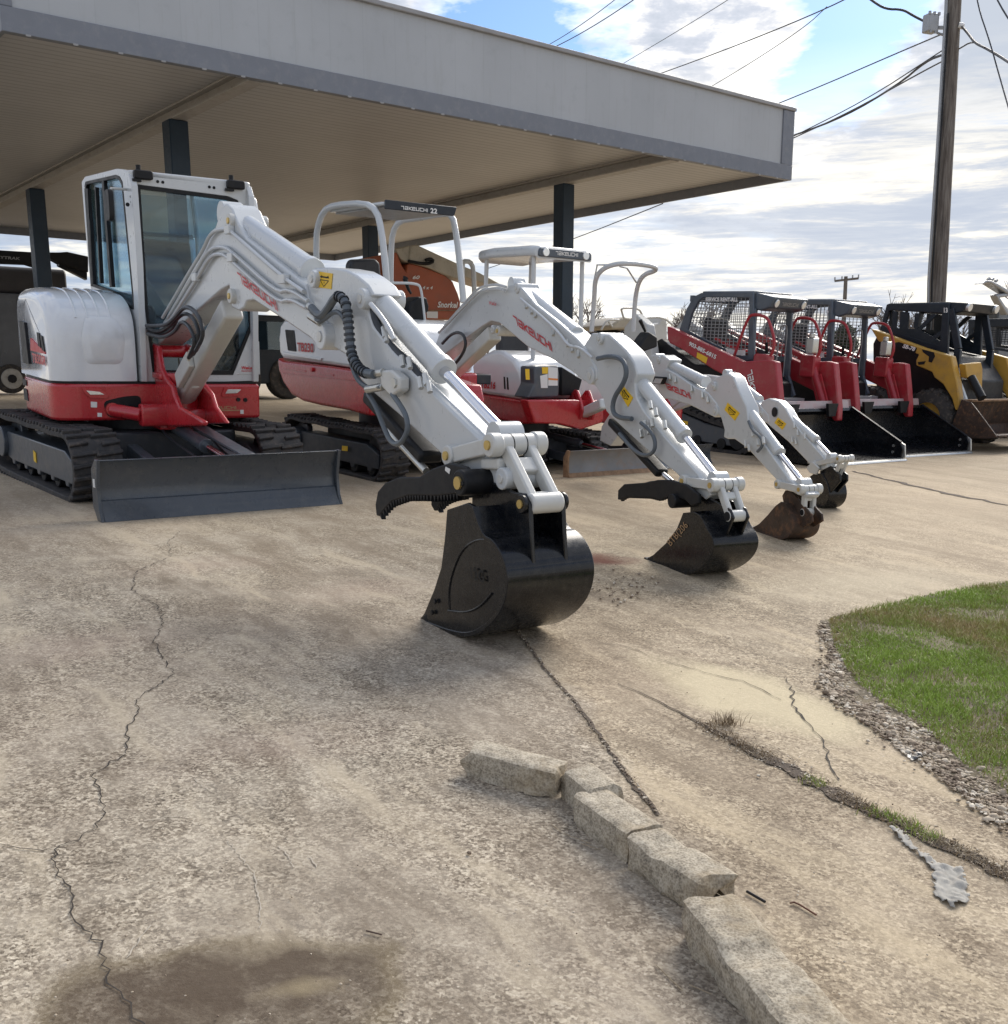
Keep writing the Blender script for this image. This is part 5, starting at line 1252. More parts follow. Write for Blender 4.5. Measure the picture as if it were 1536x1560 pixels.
    screen(rp, [(-.62, ry + .06, 1.35), (-.62, -ry - .06, 1.35), (-.42, -ry - .06, zt - .08), (-.42, ry + .06, zt - .08)], 12, 10)
    obj('rear_frame', MB(fr).box(-.66, -.58, ry, -ry, 1.28, 1.36), M['rops'], rp); obj('rear_frame', MB(fr).box(-.46, -.4, ry, -ry, zt - .12, zt - .04), M['rops'], rp)
    fp = fr.ony(Z8((690, 262), (722, 262), (722, 720), (680, 700)), ry)
    # front lower frame posts down to the step (both sides), seat, levers, hydraulic block
    for s_ in (-1, 1):
        obj('front_post', MB(fr).bar((xf_ + .0, s_ * .46, zt - .2), (xf_ + .06, s_ * .46, 1.0), .05, .09).bar((xf_ + .06, s_ * .46, 1.0), (xf_ + .2, s_ * .45, .74), .05, .08), M['rops'], rp, bevel=.008)
    obj('operator_seat', MB(fr).rbox(-.25, .2, -.25, .25, 1.05, 1.18, .05, 2).rbox(-.38, -.24, -.24, .24, 1.15, 1.72, .06), M['seat'], t, bevel=.04, seg=3)
    for y in (-.33, .33): obj('control_lever', MB(fr).tube([(.3, y, 1.1), (.38, y, 1.3), (.36, y, 1.42)], .022), M['blackm'], t)
    obj('coupler_block', MB(fr).rbox(.98, 1.1, .36, .5, 1.3, 1.5, .03).cyl((1.04, .4, 1.5), (1.04, .4, 1.56), .04), M['steel'], t, bevel=.01)
    obj('lap_bar', MB(fr).tube([(-.1, -.3, 1.45), (.3, -.3, 1.3), (.3, .3, 1.3), (-.1, .3, 1.45)], .02, smooth=2), M['redtxt'], t)
    # side lettering on the cage
    a, b, c_ = [fr.y3(p, ry - .003) for p in Z8((368, 286), (606, 288), (368, 258))]
    letters(fr, 'SERVICE RENT-ALL', a, b, c_, (0, -.003, 0), rp, M['whtxt'], bold=.06)
    a, b, c_ = [fr.y3(p, ry - .003) for p in Z8((652, 330), (692, 332), (652, 300))]
    ft = None
    for q in (((520, 642), (588, 646), (588, 686), (520, 680)), ((592, 646), (662, 650), (662, 690), (592, 686))):
        o = obj('white_decal', MB(fr).ext(1, fr.ony(Z8(*q), ry), ry - .004, ry - .001), M['sticker'], rp)
    # bucket
    BKF = Fr(fr.W(.24, .0, .03), 0); BKF.f, BKF.l, BKF.u = fr.f * .82, fr.l * .98, fr.u
    gx = 2.3
    bx0, w = 1.28, .93
    prof = [(2.38, .012), (1.55, .012), (1.32, .10), (1.22, .28), (1.26, .58), (1.36, .60), (1.38, .56), (1.31, .52), (1.29, .3), (1.36, .15), (1.56, .045), (2.38, .036)]
    bo = obj('bucket', MB(BKF).ext(1, prof, -w, w), M['black'], t, bevel=.004)
    sp = [(2.34, .014), (1.55, .014), (1.32, .10), (1.24, .28), (1.28, .58), (1.38, .60), (2.3, .22), (2.36, .14)]
    for s_ in (-1, 1):
        obj('bucket_side', MB(BKF).ext(1, sp, s_ * w - .012, s_ * w + .012), M['black'], bo, bevel=.003)
        obj('side_lip', MB(BKF).bar((1.36, s_ * w, .605), (2.31, s_ * w, .225), .045, .014), M['blackm'], bo, bevel=.003)
        obj('side_cutter', MB(BKF).ext(1, [(2.26, .03), (2.26, .24), (2.37, .19), (2.40, .03)], s_ * (w + .026) - .012, s_ * (w + .026) + .012), M['steel'], bo, bevel=.003)
        for z in (.07, .15):
            obj('bolt', MB(BKF).cyl((2.2, s_ * (w - .012), z + .02), (2.2, s_ * (w - .03), z + .02), .018, n=6), M['steel'], bo)
    obj('top_lip', MB(BKF).bar((1.30, -w + .015, .625), (1.30, w - .015, .625), .015, .13, up=(-.35, 0, 1)), M['lipp'], bo, bevel=.003)
    obj('cutting_edge', MB(BKF).ext(1, [(2.3, .002), (2.46, .002), (2.44, .022), (2.3, .034)], -w, w), M['steel'], bo, bevel=.002)
    obj('hitch_plate', MB(BKF).box(1.14, 1.26, -.62, .62, .12, .55), M['blackm'], bo, bevel=.01)
    obj('top_bracket', MB(BKF).ext(0, [(-.52, .66), (-.3, .66), (-.34, .5), (-.48, .5)], 1.39, 1.44), M['blackm'], bo)
    obj('top_bracket', MB(BKF).ext(0, [(.3, .66), (.52, .66), (.48, .5), (.34, .5)], 1.39, 1.44), M['blackm'], bo)
    return t, rp
ld1, rp1 = loader(L1)
def number(fr, parent, s):
    ry = -.50
    a, b, c_ = [fr.y3(p, ry - .003) for p in Z8((650, 332), (694, 334), (650, 300))]
    return letters(fr, s, a, b, c_, (0, -.003, 0), parent, M['whtxt'], name='fleet_number')
def copy_tree(o, parent=None, skip=()):
    c = o.copy(); C.objects.link(c)
    if parent is not None: c.parent = parent
    for ch in list(o.children):
        if ch.name.split('.')[0] not in skip: copy_tree(ch, c, skip)
    return c
bpy.context.view_layer.update()
ld2 = copy_tree(ld1)
number(L1, rp1, '20')
_o = ld_origin((1322, 461)); L2f = Fr((_o.x, _o.y, gz(_o.x, _o.y)), 35, 3.4); print('L2', L2f.o)
ld2.matrix_world = L2f.M
ld2['label'] = 'red compact track loader standing between the one numbered 20 and the yellow skid steer'
rp2 = [c for c in ld2.children if c.name.startswith('roll_over_cage')][0]
MW[rp2.name] = L1.M
number(L1, rp2, '19')

# ================================================================= wheeled skid steers
def wheel(fr, parent, x, y, z, r, w, rim, out):
    mb = MB(fr); n = 40; prof = [(.55, -.5), (.80, -.5), (.95, -.42), (1.0, -.25), (1.0, .25), (.95, .42), (.80, .5), (.55, .5)]
    vs = []; fs = []
    for i in range(n):
        t = 2 * math.pi * i / n
        for k, h in prof: vs.append((x + r * k * math.cos(t), y + w * h, z + r * k * math.sin(t)))
    m = len(prof)
    for i in range(n):
        for j in range(m): fs.append((i * m + j, ((i + 1) % n) * m + j, ((i + 1) % n) * m + (j + 1) % m, i * m + (j + 1) % m))
    mb.add(vs, fs)
    for i in range(18):
        for sd in (-1, 1):
            t = 2 * math.pi * (i + (.25 if sd > 0 else 0)) / 18; t2 = t + .16
            def P(tt, k, h): return (x + r * k * math.cos(tt), y + w * h, z + r * k * math.sin(tt))
            a = [P(t, .93, sd * .5), P(t + .13, .93, sd * .5), P(t2 + .13, .99, sd * .02), P(t2, .99, sd * .02)]
            b = [P(t, 1.02, sd * .5), P(t + .13, 1.02, sd * .5), P(t2 + .13, 1.06, sd * .02), P(t2, 1.06, sd * .02)]
            mb.add(a + b, [(0, 1, 2, 3), (4, 5, 6, 7), (0, 4, 5, 1), (1, 5, 6, 2), (2, 6, 7, 3), (3, 7, 4, 0)])
    ty = obj('tyre', mb, M['tyre'], parent, smooth=40)
    rm = MB(fr).cyl((x, y - w * .3, z), (x, y + w * .3, z), r * .56, n=32)
    ro = obj('rim', rm, M[rim], ty)
    yo = y + out * w * .42
    ring = MB(fr); N_ = 32; o_ = [(x + r * .58 * math.cos(2 * math.pi * i / N_), z + r * .58 * math.sin(2 * math.pi * i / N_)) for i in range(N_)]; i_ = [(x + (p - x) * .88, z + (q - z) * .88) for p, q in o_]
    ring.ext(1, o_, y + out * w * .28, yo, inner=i_)
    obj('rim_lip', ring, M[rim], ty)
    obj('hub', MB(fr).cyl((x, y + out * w * .25, z), (x, y + out * w * .5, z), r * .16, n=16), M['blackm'], ty)
    return ty
SF = Fr((6.55, 16.9, 0), 38, 2.0); SF.o.z = gz(6.55, 16.9)
sk = thing('skid_steer', SF, 'yellow and black wheeled skid steer with a rusty brown bucket, right of the red loaders', 'skid steer')
ys_ = -.86
yarm = SF.ony(ZJ((40, 485), (90, 500), (520, 660), (775, 735), (790, 800), (830, 980), (855, 1190), (835, 1235), (810, 1225), (780, 1120), (700, 990), (620, 930), (600, 880), (455, 820), (455, 770), (480, 720), (300, 650), (110, 600)), ys_)
ya = obj('lift_arm', MB(SF).ext(1, yarm, ys_, ys_ + .14), M['yellow2'], sk, bevel=.015)
obj('lift_arm', MB(SF).ext(1, yarm, -ys_ - .14, -ys_), M['yellow2'], sk, bevel=.015)
a, b, c_ = [SF.y3(p, ys_ - .007) for p in ZJ((330, 655), (445, 690), (338, 620))]
pq = SF.ony(ZJ((270, 610), (300, 605), (465, 660), (450, 705), (250, 640)), ys_)
pa_ = obj('black_decal', MB(SF).ext(1, pq, ys_ - .005, ys_ - .001), M['blackm'], ya)
letters(SF, 'SB-78', a, b, c_, (0, -.003, 0), pa_, M['whtxt'], shear=.3, bold=.06)
pq = SF.ony(ZJ((510, 672), (620, 700), (630, 735), (600, 795), (570, 785), (575, 740), (520, 700)), ys_)
obj('black_decal', MB(SF).ext(1, pq, ys_ - .005, ys_ - .001), M['blackm'], ya)
pq = SF.ony(ZJ((470, 790), (545, 780), (530, 810), (480, 815)), ys_); obj('arm_slot', MB(SF).ext(1, pq, ys_ - .005, ys_ - .001), M['blackm'], ya)
body = SF.ony(ZJ((60, 620), (110, 520), (500, 680), (740, 730), (880, 960), (860, 1180), (780, 1240), (330, 1250), (150, 1200), (60, 900)), -.6)
obj('lower_body', MB(SF).ext(1, body, -.6, .6), M['blackm'], sk, bevel=.02)
c1 = SF.ony([ZJ((570, 1170))[0]], -.86)[0]
for x_ in (c1[0], c1[0] - 1.05):
    for s_ in (-1, 1): wheel(SF, sk, x_, s_ * .76, .41, .41, .28, 'yellow2', s_)
O = SF.ony(ZJ((120, 500), (185, 262), (215, 252), (760, 250), (740, 720), (500, 660)), -.5)
I = SF.ony(ZJ((160, 475), (205, 325), (240, 318), (690, 345), (670, 640), (500, 590)), -.5)
cg = obj('roll_over_cage', MB(SF).ext(1, O, -.5, -.44, inner=I).ext(1, O, .44, .5, inner=I), M['navy'], sk, bevel=.012)
for q in (((240, 320), (280, 325), (270, 480), (230, 480)), ((310, 325), (385, 335), (375, 500), (300, 490)), ((445, 340), (490, 345), (470, 480), (430, 475)), ((600, 350), (650, 350), (500, 490), (470, 480)), ((680, 500), (680, 540), (600, 600), (580, 570))):
    obj('cage_bar', MB(SF).ext(1, SF.ony(ZJ(*q), -.5), -.497, -.462), M['navy'], cg)
    obj('cage_bar', MB(SF).ext(1, SF.ony(ZJ(*q), -.5), .462, .497), M['navy'], cg)
lowq = SF.ony(ZJ((130, 500), (160, 470), (480, 490), (680, 600), (740, 700), (500, 660)), -.5)
obj('side_panel', MB(SF).ext(1, lowq, -.498, -.46), M['navy'], cg); obj('side_panel', MB(SF).ext(1, lowq, .46, .498), M['navy'], cg)
ztS = O[2][1]; xrS, xfS = O[2][0], O[3][0]
obj('roof_panel', MB(SF).rbox(xrS, xfS, -.49, .49, ztS - .07, ztS, .05, 2), M['navy'], cg, bevel=.01)
vv = obj('front_visor', MB(SF).ext(1, [(xfS - .02, ztS), (xfS + .25, ztS - .02), (xfS + .2, ztS - .14), (xfS - .02, ztS - .18)], -.46, .46), M['navy'], cg, bevel=.015)
for y in (-.38, .38): obj('work_lamp', MB(SF).cyl((xfS + .22, y, ztS - .07), (xfS + .27, y, ztS - .08), .06, n=18), M['lens'], vv, bevel=.005)
for s_ in (-1, 1): obj('front_post', MB(SF).bar((xfS + .02, s_ * .46, ztS - .1), (xfS + .2, s_ * .46, 1.4), .06, .1).bar((xfS + .2, s_ * .46, 1.4), (xfS + .22, s_ * .46, .55), .06, .1), M['navy'], cg, bevel=.008)
obj('rear_grid', MB(SF).box(xrS - .02, xrS, -.44, -.38, 1.4, ztS - .05).box(xrS - .02, xrS, -.03, .03, 1.4, ztS - .05).box(xrS - .02, xrS, .38, .44, 1.4, ztS - .05).box(xrS - .018, xrS - .002, -.44, .44, 1.35, 1.6), M['navy'], cg)
obj('operator_seat', MB(SF).rbox(-.2, .25, -.25, .25, .95, 1.1, .05, 2).rbox(-.3, -.18, -.24, .24, 1.05, 1.6, .05), M['seat'], sk, bevel=.03)
a, b, c_ = [SF.y3(p, -.506) for p in ZJ((703, 335), (745, 335), (703, 292))]
letters(SF, '13', a, b, c_, (0, -.002, 0), cg, M['whtxt'], name='fleet_number', bold=.06)
obj('tilt_cylinder', MB(SF).cyl(SF.x3(ZJ((960, 930))[0], 1.1), SF.x3(ZJ((1060, 1120))[0], 1.35), .06), M['blackm'], sk)
obj('tilt_cylinder', MB(SF).cyl(SF.y3(ZJ((800, 850))[0], -.6), SF.y3(ZJ((900, 1150))[0], -.6), .05), M['steel'], sk)
q = SF.onx(ZJ((905, 810), (1050, 790), (1065, 850), (1060, 1040), (1040, 1050), (1000, 950), (920, 930)), 1.0)
obj('arm_front_cap', MB(SF).ext(0, q, .9, 1.0), M['yellow2'], sk, bevel=.01)
bq = SF.ony(ZJ((870, 1130), (960, 1160), (1060, 1290), (1200, 1480), (1100, 1490), (820, 1480), (770, 1400), (820, 1260)), -.9)
sbm = MB(SF).ext(1, bq, -.9, -.87).ext(1, bq, .895, .93)
bx = [p[0] for p in bq]
bk_ = [bq[0], bq[7], bq[6], bq[5], bq[3]]
sb_ = obj('bucket', sbm.ext(1, [bq[0], bq[7], bq[6], bq[5], bq[3], (bq[3][0], bq[3][1] + .03), (bq[5][0], bq[5][1] + .04), (bq[6][0] + .05, bq[6][1] + .05), (bq[7][0] + .05, bq[7][1]), (bq[0][0] + .05, bq[0][1] - .02)], -.875, .9), M['rbucket'], sk, bevel=.004)
obj('top_lip', MB(SF).box(bq[0][0] - .02, bq[0][0] + .14, -.86, .9, bq[0][1] - .03, bq[0][1] - .0), M['rustedge'], sb_, bevel=.004)

# white-armed skid steer, cut by the right edge
KF = Fr((9.0, 18.6, 0), 38, 2.0); KF.o.z = gz(9.0, 18.6)
kk = thing('skid_steer', KF, 'white and black skid steer with a long white arm, cut off by the right edge', 'skid steer')
q = KF.ony(ZJ((1045, 715), (1290, 775), (1420, 830), (1420, 1000), (1290, 950), (1180, 880), (1165, 840), (1060, 790)), -.86)
ka = obj('lift_arm', MB(KF).ext(1, q, -.86, -.72), M['cast'], kk, bevel=.012)
obj('lift_arm', MB(KF).ext(1, q, .72, .86), M['cast'], kk, bevel=.012)
a, b, c_ = [KF.y3(p, -.864) for p in ZJ((1060, 790), (1135, 800), (1060, 755))]
letters(KF, 'EX', a, b, c_, (0, -.003, 0), ka, M['blackm'], shear=.3, bold=.08)
q = KF.ony(ZJ((930, 400), (1440, 385), (1440, 720), (930, 640)), -.5); q2 = KF.ony(ZJ((975, 480), (1400, 460), (1400, 690), (975, 620)), -.5)
kc = obj('roll_over_cage', MB(KF).ext(1, q, -.5, -.44, inner=q2).ext(1, q, .44, .5, inner=q2), M['navy'], kk, bevel=.01)
obj('roof_panel', MB(KF).box(q[0][0], q[1][0], -.49, .49, q[0][1] - .05, q[0][1]), M['navy'], kc, bevel=.01)
mb = MB(KF)
for i in range(1, 14):
    x = q2[0][0] + (q2[1][0] - q2[0][0]) * i / 14; mb.cyl((x, -.47, q2[3][1]), (x, -.47, q2[0][1]), .008, n=4)
for i in range(1, 7):
    z = q2[3][1] + (q2[0][1] - q2[3][1]) * i / 7; mb.cyl((q2[0][0], -.47, z), (q2[1][0], -.47, z), .008, n=4)
obj('wire_screen', mb, M['navy'], kc)
q = KF.ony(ZJ((1060, 800), (1440, 800), (1440, 1130), (1100, 1120), (1060, 1000)), -.6)
obj('lower_body', MB(KF).ext(1, q, -.6, .6), M['blackm'], kk, bevel=.02)
c1 = KF.ony([ZJ((1230, 1110))[0]], -.8)[0]
for x_ in (c1[0], c1[0] - 1.0):
    for s_ in (-1, 1): wheel(KF, kk, x_, s_ * .72, .40, .4, .28, 'cast', s_)
obj('operator_seat', MB(KF).rbox(-.2, .25, -.25, .25, .95, 1.1, .05, 2).rbox(-.3, -.18, -.24, .24, 1.05, 1.6, .05), M['redtxt'], kk, bevel=.03)

# ================================================================= machines and vehicles under and behind the canopy
# dark low-loader trailer at the far left
pa = at_y(-60, 600, 24.5); pb = at_y(150, 600, 27.0)
TF = Fr((0, 0, 0), 0); 
def vfr(x, y, yaw): f = Fr((x, y, 0), yaw, 0); f.o.z = gz(x, y); return f
BT = vfr(-12.6, 25.2, 38)
bt = thing('box_trailer', BT, 'long dark trailer with a charcoal tarp top and a white lettered boom lying on it', 'trailer')
def px_y(fr, pts, y): return fr.ony(pts, y)
q = BT.onx(ZG((-200, 610), (200, 612), (200, 1200), (-200, 1195)), 0)
W0, W1 = -4.0, 2.6
zl = BT.onx([(20, 447), (20, 560), (20, 405), (20, 378)], 0)
z_top, z_bot, z_t2, z_t3 = [v[1] for v in zl]
obj('trailer_body', MB(BT).box(-2.2, 0, W0, W1, z_bot, z_top), M['trailer'], bt, bevel=.03)
obj('tarp_cover', MB(BT).rbox(-2.15, -.05, W0, W1, z_top, z_t2, .15), M['tarp'], bt, bevel=.05)
mb = MB(BT)
for k in range(14): y = W0 + (W1 - W0) * (k + .5) / 14; mb.box(0, .02, y - .02, y + .02, z_bot + .05, z_top - .05)
obj('body_rib', mb, M['trailer'], bt)
obj('marker_strip', MB(BT).box(.002, .012, W0, W1, z_bot - .03, z_bot), M['yellow2'], bt)
for k, yy in enumerate((BT.onx([(18, 577)], .05)[0][0], BT.onx([(18, 577)], .05)[0][0] - 1.3)):
    zz = BT.onx([(18, 577)], .05)[0][1]
    f2 = Fr(BT.W(0, yy, 0), 38 + 90, 0)
    wheel(f2, bt, 0, .08 * 0, max(.3, zz), .36, .26, 'wheel', 1) if 0 else None
    mb = MB(BT).cyl((-.25, yy, zz), (.06, yy, zz), .34, n=32)
    ty = obj('tyre', mb, M['tyre'], bt, bevel=.03)
    obj('rim', MB(BT).cyl((.05, yy, zz), (.09, yy, zz), .24, n=28), M['wheel'], ty, bevel=.01)
    obj('hub', MB(BT).cyl((.08, yy, zz), (.13, yy, zz), .10, n=10), M['blackm'], ty)
# telescopic boom lying over the trailer
tl = thing('telehandler', BT, 'black telescopic handler boom with white lettering resting above the charcoal tarp', 'telehandler')
q = BT.onx(ZG((-300, 215), (295, 250), (500, 250), (560, 245), (740, 285), (740, 420), (500, 345), (420, 300), (300, 375), (220, 350), (-300, 330)), .3)
obj('boom', MB(BT).ext(0, q, .1, .4), M['blackm'], tl, bevel=.02)
q = BT.onx(ZG((500, 330), (740, 420), (740, 480), (500, 360)), .3); obj('boom_cylinder', MB(BT).ext(0, q, .12, .3), M['blackm'], tl)
a, b, c_ = [BT.x3(p, .405) for p in ZG((-60, 296), (170, 312), (-58, 272))]
letters(BT, 'SKYTRAK', a, b, c_, (.01, 0, 0), tl, M['galv'])
# dark truck between the first two excavators
DT = vfr(-7.6, 24.6, 38)
dt = thing('truck', DT, 'dark blue flatbed truck standing in the shade behind the two largest excavators', 'truck')
zz = DT.onx([(410, 480), (410, 600), (410, 614)], 0); yA = DT.onx([(330, 560)], 0)[0][0]; yB = DT.onx([(470, 560)], 0)[0][0]
obj('truck_body', MB(DT).rbox(-2.2, 0, yA, yB, zz[2][1] + .45, zz[0][1], .1, 0), M['navy'], dt, bevel=.04)
obj('window', MB(DT).box(.002, .02, yA + .3, yB - .5, zz[0][1] - .8, zz[0][1] - .15), M['glass'], dt)
for yy in (yA + .6, yB - .55):
    ty = obj('tyre', MB(DT).cyl((-.3, yy, .5), (.06, yy, .5), .5, n=28), M['tyre'], dt, bevel=.04); obj('rim', MB(DT).cyl((.05, yy, .5), (.09, yy, .5), .26, n=24), M['blackm'], ty)
# faded orange boom lift
OF = vfr(-2.2, 20.6, 38)
ol = thing('boom_lift', OF, 'faded orange boom lift with white lettering and a tan folded boom, behind the flat-canopy excavator', 'boom lift')
q = OF.onx(ZH((320, 420), (345, 415), (400, 560), (450, 640), (470, 560), (500, 545), (600, 570), (900, 680), (1000, 760), (1060, 900), (1090, 1000), (1080, 1200), (690, 1200), (300, 1190), (150, 1150), (150, 700), (300, 600)), 0)
ob = obj('counterweight_body', MB(OF).ext(0, q, -1.6, 0), M['orange'], ol, bevel=.03, seg=3)
q = OF.onx(ZH((490, 340), (560, 330), (1060, 560), (1300, 660), (1560, 800), (1400, 800), (1100, 700), (1060, 740), (880, 680), (700, 600), (470, 535)), .0)
tb = obj('boom', MB(OF).ext(0, q, -.55, -.15 + .2), M['tan'], ol, bevel=.02)
q = OF.onx(ZH((330, 380), (480, 340), (560, 335), (470, 540), (400, 500), (360, 440)), .02); obj('boom_knuckle', MB(OF).ext(0, q, -.4, .02), M['tan'], ol, bevel=.02)
obj('boom_tube', MB(OF).tube([OF.x3(p, .08) for p in ZH((480, 520), (640, 550), (720, 550), (780, 520), (740, 490), (680, 510))], .03, smooth=1), M['blackm'], ol)
for s, p in (('60', ((520, 730), (608, 728), (522, 690))), ('4 x 4', ((640, 848), (760, 850), (642, 810))), ('Snorkel', ((815, 1060), (1055, 1066), (818, 990)))):
    a, b, c_ = [OF.x3(v, .012) for v in ZH(*p)]
    letters(OF, s, a, b, c_, (.008, 0, 0), ob, M['whtxt'], shear=.2, bold=.04)
q = OF.onx(ZH((690, 1110), (820, 1110), (820, 1190), (692, 1185)), 0); obj('white_decal', MB(OF).ext(0, q, .006, .01), M['sticker'], ob)
q = OF.onx(ZH((150, 1092), (1085, 1092), (1085, 1104), (150, 1104)), 0); obj('body_rib', MB(OF).ext(0, q, .006, .03), M['rustedge'], ob)
obj('chassis', MB(OF).box(-1.8, .1, q[0][0], q[1][0], .5, .95), M['blackm'], ol, bevel=.03)
for k in (.12, .86):
    yy = q[0][0] + (q[1][0] - q[0][0]) * k
    ty = obj('tyre', MB(OF).cyl((-.4, yy, .48), (.1, yy, .48), .48, n=28), M['tyre'], ol, bevel=.05); obj('rim', MB(OF).cyl((.09, yy, .48), (.13, yy, .48), .26, n=20), M['tan'], ty)
hr = thing("guard_rail", OF, "bent white steel tube rail standing right of the orange boom lift", "rail")
obj('rail_tube', MB(OF).tube([OF.x3(p, 1.2) for p in ZH((1110, 1000), (1110, 560), (1125, 522), (1200, 525), (1240, 600), (1250, 900))], .045, smooth=1), M['white'], hr)
# pale utility machine with rails behind the roll bar excavator
PF = vfr(3.4, 24.5, 38)
pm = thing('trencher', PF, 'pale beige machine with thin guard rails seen through the roll bar', 'trencher')
q = PF.onx(ZI((540, 430), (690, 330), (860, 340), (900, 440), (900, 520), (760, 500), (700, 470), (560, 480)), 0)
obj('engine_hood', MB(PF).ext(0, q, -1.0, 0), M['tan'], pm, bevel=.04)
q = PF.onx(ZI((960, 470), (1060, 410), (1110, 400), (1150, 330), (1200, 330), (1210, 700), (1060, 700), (1060, 520)), .1)
obj('front_hood', MB(PF).ext(0, q, -1.1, .1), M['cast'], pm, bevel=.03)
q = PF.onx(ZI((560, 500), (1200, 520), (1200, 760), (560, 760)), -.2); obj('chassis', MB(PF).ext(0, q, -1.2, -.2), M['dgrey2'], pm, bevel=.03)
for L_ in (((430, 480), (500, 360), (640, 365)), ((665, 240), (690, 330), (700, 340)), ((665, 240), (700, 222), (870, 228), (920, 320), (930, 350)), ((940, 340), (1150, 330), (1280, 430)), ((520, 390), (560, 440))):
    obj('guard_rail', MB(PF).tube([PF.x3(p, .2) for p in ZI(*L_)], .022, smooth=1), M['cast'], pm)
zz0 = gz(3.4, 24.5)
for y in (-1.0, 1.2): obj('tyre', MB(PF).cyl((-.3, y, .4), (.0, y, .4), .4, n=24), M['tyre'], pm)
# ================================================================= canopy
cyaw = 38.65
FL = at_z(5, 48, 4.9); FRt = at_z(1203, 275, 4.9)
dC = FRt - FL; cyaw = math.degrees(math.atan2(dC.y, dC.x)); Lc = dC.length
KC = Fr(FL, cyaw, 0)          # x forward (towards the road), y along the front edge, z up from the soffit
cn = thing('canopy', Fr((FL.x, FL.y, gz(FL.x, FL.y)), cyaw, 0), 'long flat pale grey metal canopy on dark blue columns sheltering the machines', 'canopy')
Dc = 15.4
def cmat(name, col, seam_axis, step, depth, rough=.5, var=.06, wid=.03, seam=.55):
    m, nt, b = new_mat(name); co = objco(nt)
    s = N(nt, 'ShaderNodeSeparateXYZ'); nt.links.new(co, s.inputs[0])
    v = math_(nt, 'FRACT', math_(nt, 'MULTIPLY', s.outputs[seam_axis], 1 / step))
    e = math_(nt, 'MINIMUM', v, math_(nt, 'SUBTRACT', 1.0, v))
    k = ramp(nt, e, [(0, 1.), (wid, 0.)])
    n1 = noise(nt, co, .6, 6, .6); n2 = noise(nt, co, 4., 8, .7)
    pid = N(nt, 'ShaderNodeTexWhiteNoise', noise_dimensions='1D'); nt.links.new(math_(nt, 'FLOOR', math_(nt, 'MULTIPLY', s.outputs[seam_axis], 1 / step)), pid.inputs['W'])
    c = ramp(nt, n1, [(.3, tuple(a * (1 - var) for a in col)), (.7, tuple(a * (1 + var) for a in col))])
    c = mix(nt, ramp(nt, pid.outputs['Value'], [(0, 0.), (1, .12)]), c, tuple(a * .75 for a in col))
    c = mix(nt, ramp(nt, n2, [(.55, 0.), (.75, .35)]), c, tuple(a * .7 for a in col))
    mps = N(nt, 'ShaderNodeMapping'); mps.inputs['Scale'].default_value = (5, 5, .5); nt.links.new(co, mps.inputs['Vector'])
    c = mix(nt, ramp(nt, noise(nt, mps.outputs[0], 1.6, 5, .7), [(.55, 0.), (.75, .22)]), c, tuple(a * f for a, f in zip(col, (.62, .56, .48))))
    c = mix(nt, math_(nt, 'MULTIPLY', k, seam), c, tuple(a * .35 for a in col))
    nt.links.new(c, b.inputs['Base Color']); b.inputs['Roughness'].default_value = rough
    bump(nt, k, -.6, depth, b); return m
M['fascia'] = cmat('fascia_panels', (.44, .46, .475), 1, .46, .01, wid=.02, seam=.12)
M['soffit'] = cmat('ribbed_soffit', (.52, .515, .505), 0, .152, .02, wid=.16)
M['trim'] = mat('grey_fascia_trim', (.19, .205, .235), .5, var=.06, dirt=(.35, .35, .34), dirt_amt=.3)
M['cap'] = mat('roof_cap', (.32, .32, .32), .5)
hf = 1.12
obj('soffit', MB(KC).box(-Dc, -.06, 0.04, Lc - .04, .16, .2), M['soffit'], cn)
obj('roof_deck', MB(KC).box(-Dc, -.05, .04, Lc - .04, .205, .5), M['cap'], cn)
fs_ = obj('fascia', MB(KC).box(-.05, 0, 0, Lc, .2, hf), M['fascia'], cn)
obj('fascia', MB(KC).box(-Dc, -.052, Lc - .05, Lc, .2, hf), M['fascia'], cn)
obj('fascia', MB(KC).box(-Dc, -.052, 0, .05, .2, hf), M['fascia'], cn)
obj('fascia', MB(KC).box(-Dc - .05, -Dc - .002, 0, Lc, .2, hf), M['fascia'], cn)
tr = MB(KC).box(-.06, .03, -.02, Lc + .02, 0, .235)
obj('fascia_trim', tr, M['trim'], cn, bevel=.006)
obj('fascia_trim', MB(KC).box(-.056, .026, Lc - .27, Lc + .022, .237, hf - .03), M['trim'], cn, bevel=.006)
obj('fascia_trim', MB(KC).box(-.056, .026, -.022, .10, .237, hf - .03), M['trim'], cn, bevel=.006)
obj('fascia_trim', MB(KC).box(-Dc, -.062, Lc - .03, Lc + .024, 0, .235), M['trim'], cn, bevel=.006)
obj('fascia_trim', MB(KC).box(-Dc, -.062, -.024, .03, 0, .235), M['trim'], cn, bevel=.006)
obj('fascia_trim', MB(KC).box(-Dc - .07, -Dc - .002, -.02, Lc + .02, 0, .235), M['trim'], cn, bevel=.006)
obj('roof_cap', MB(KC).box(-.09, .05, -.04, Lc + .04, hf - .028, hf + .03), M['cap'], cn, bevel=.01)
obj('roof_cap', MB(KC).box(-Dc, -.092, Lc - .07, Lc + .045, hf - .028, hf + .03), M['cap'], cn, bevel=.01)
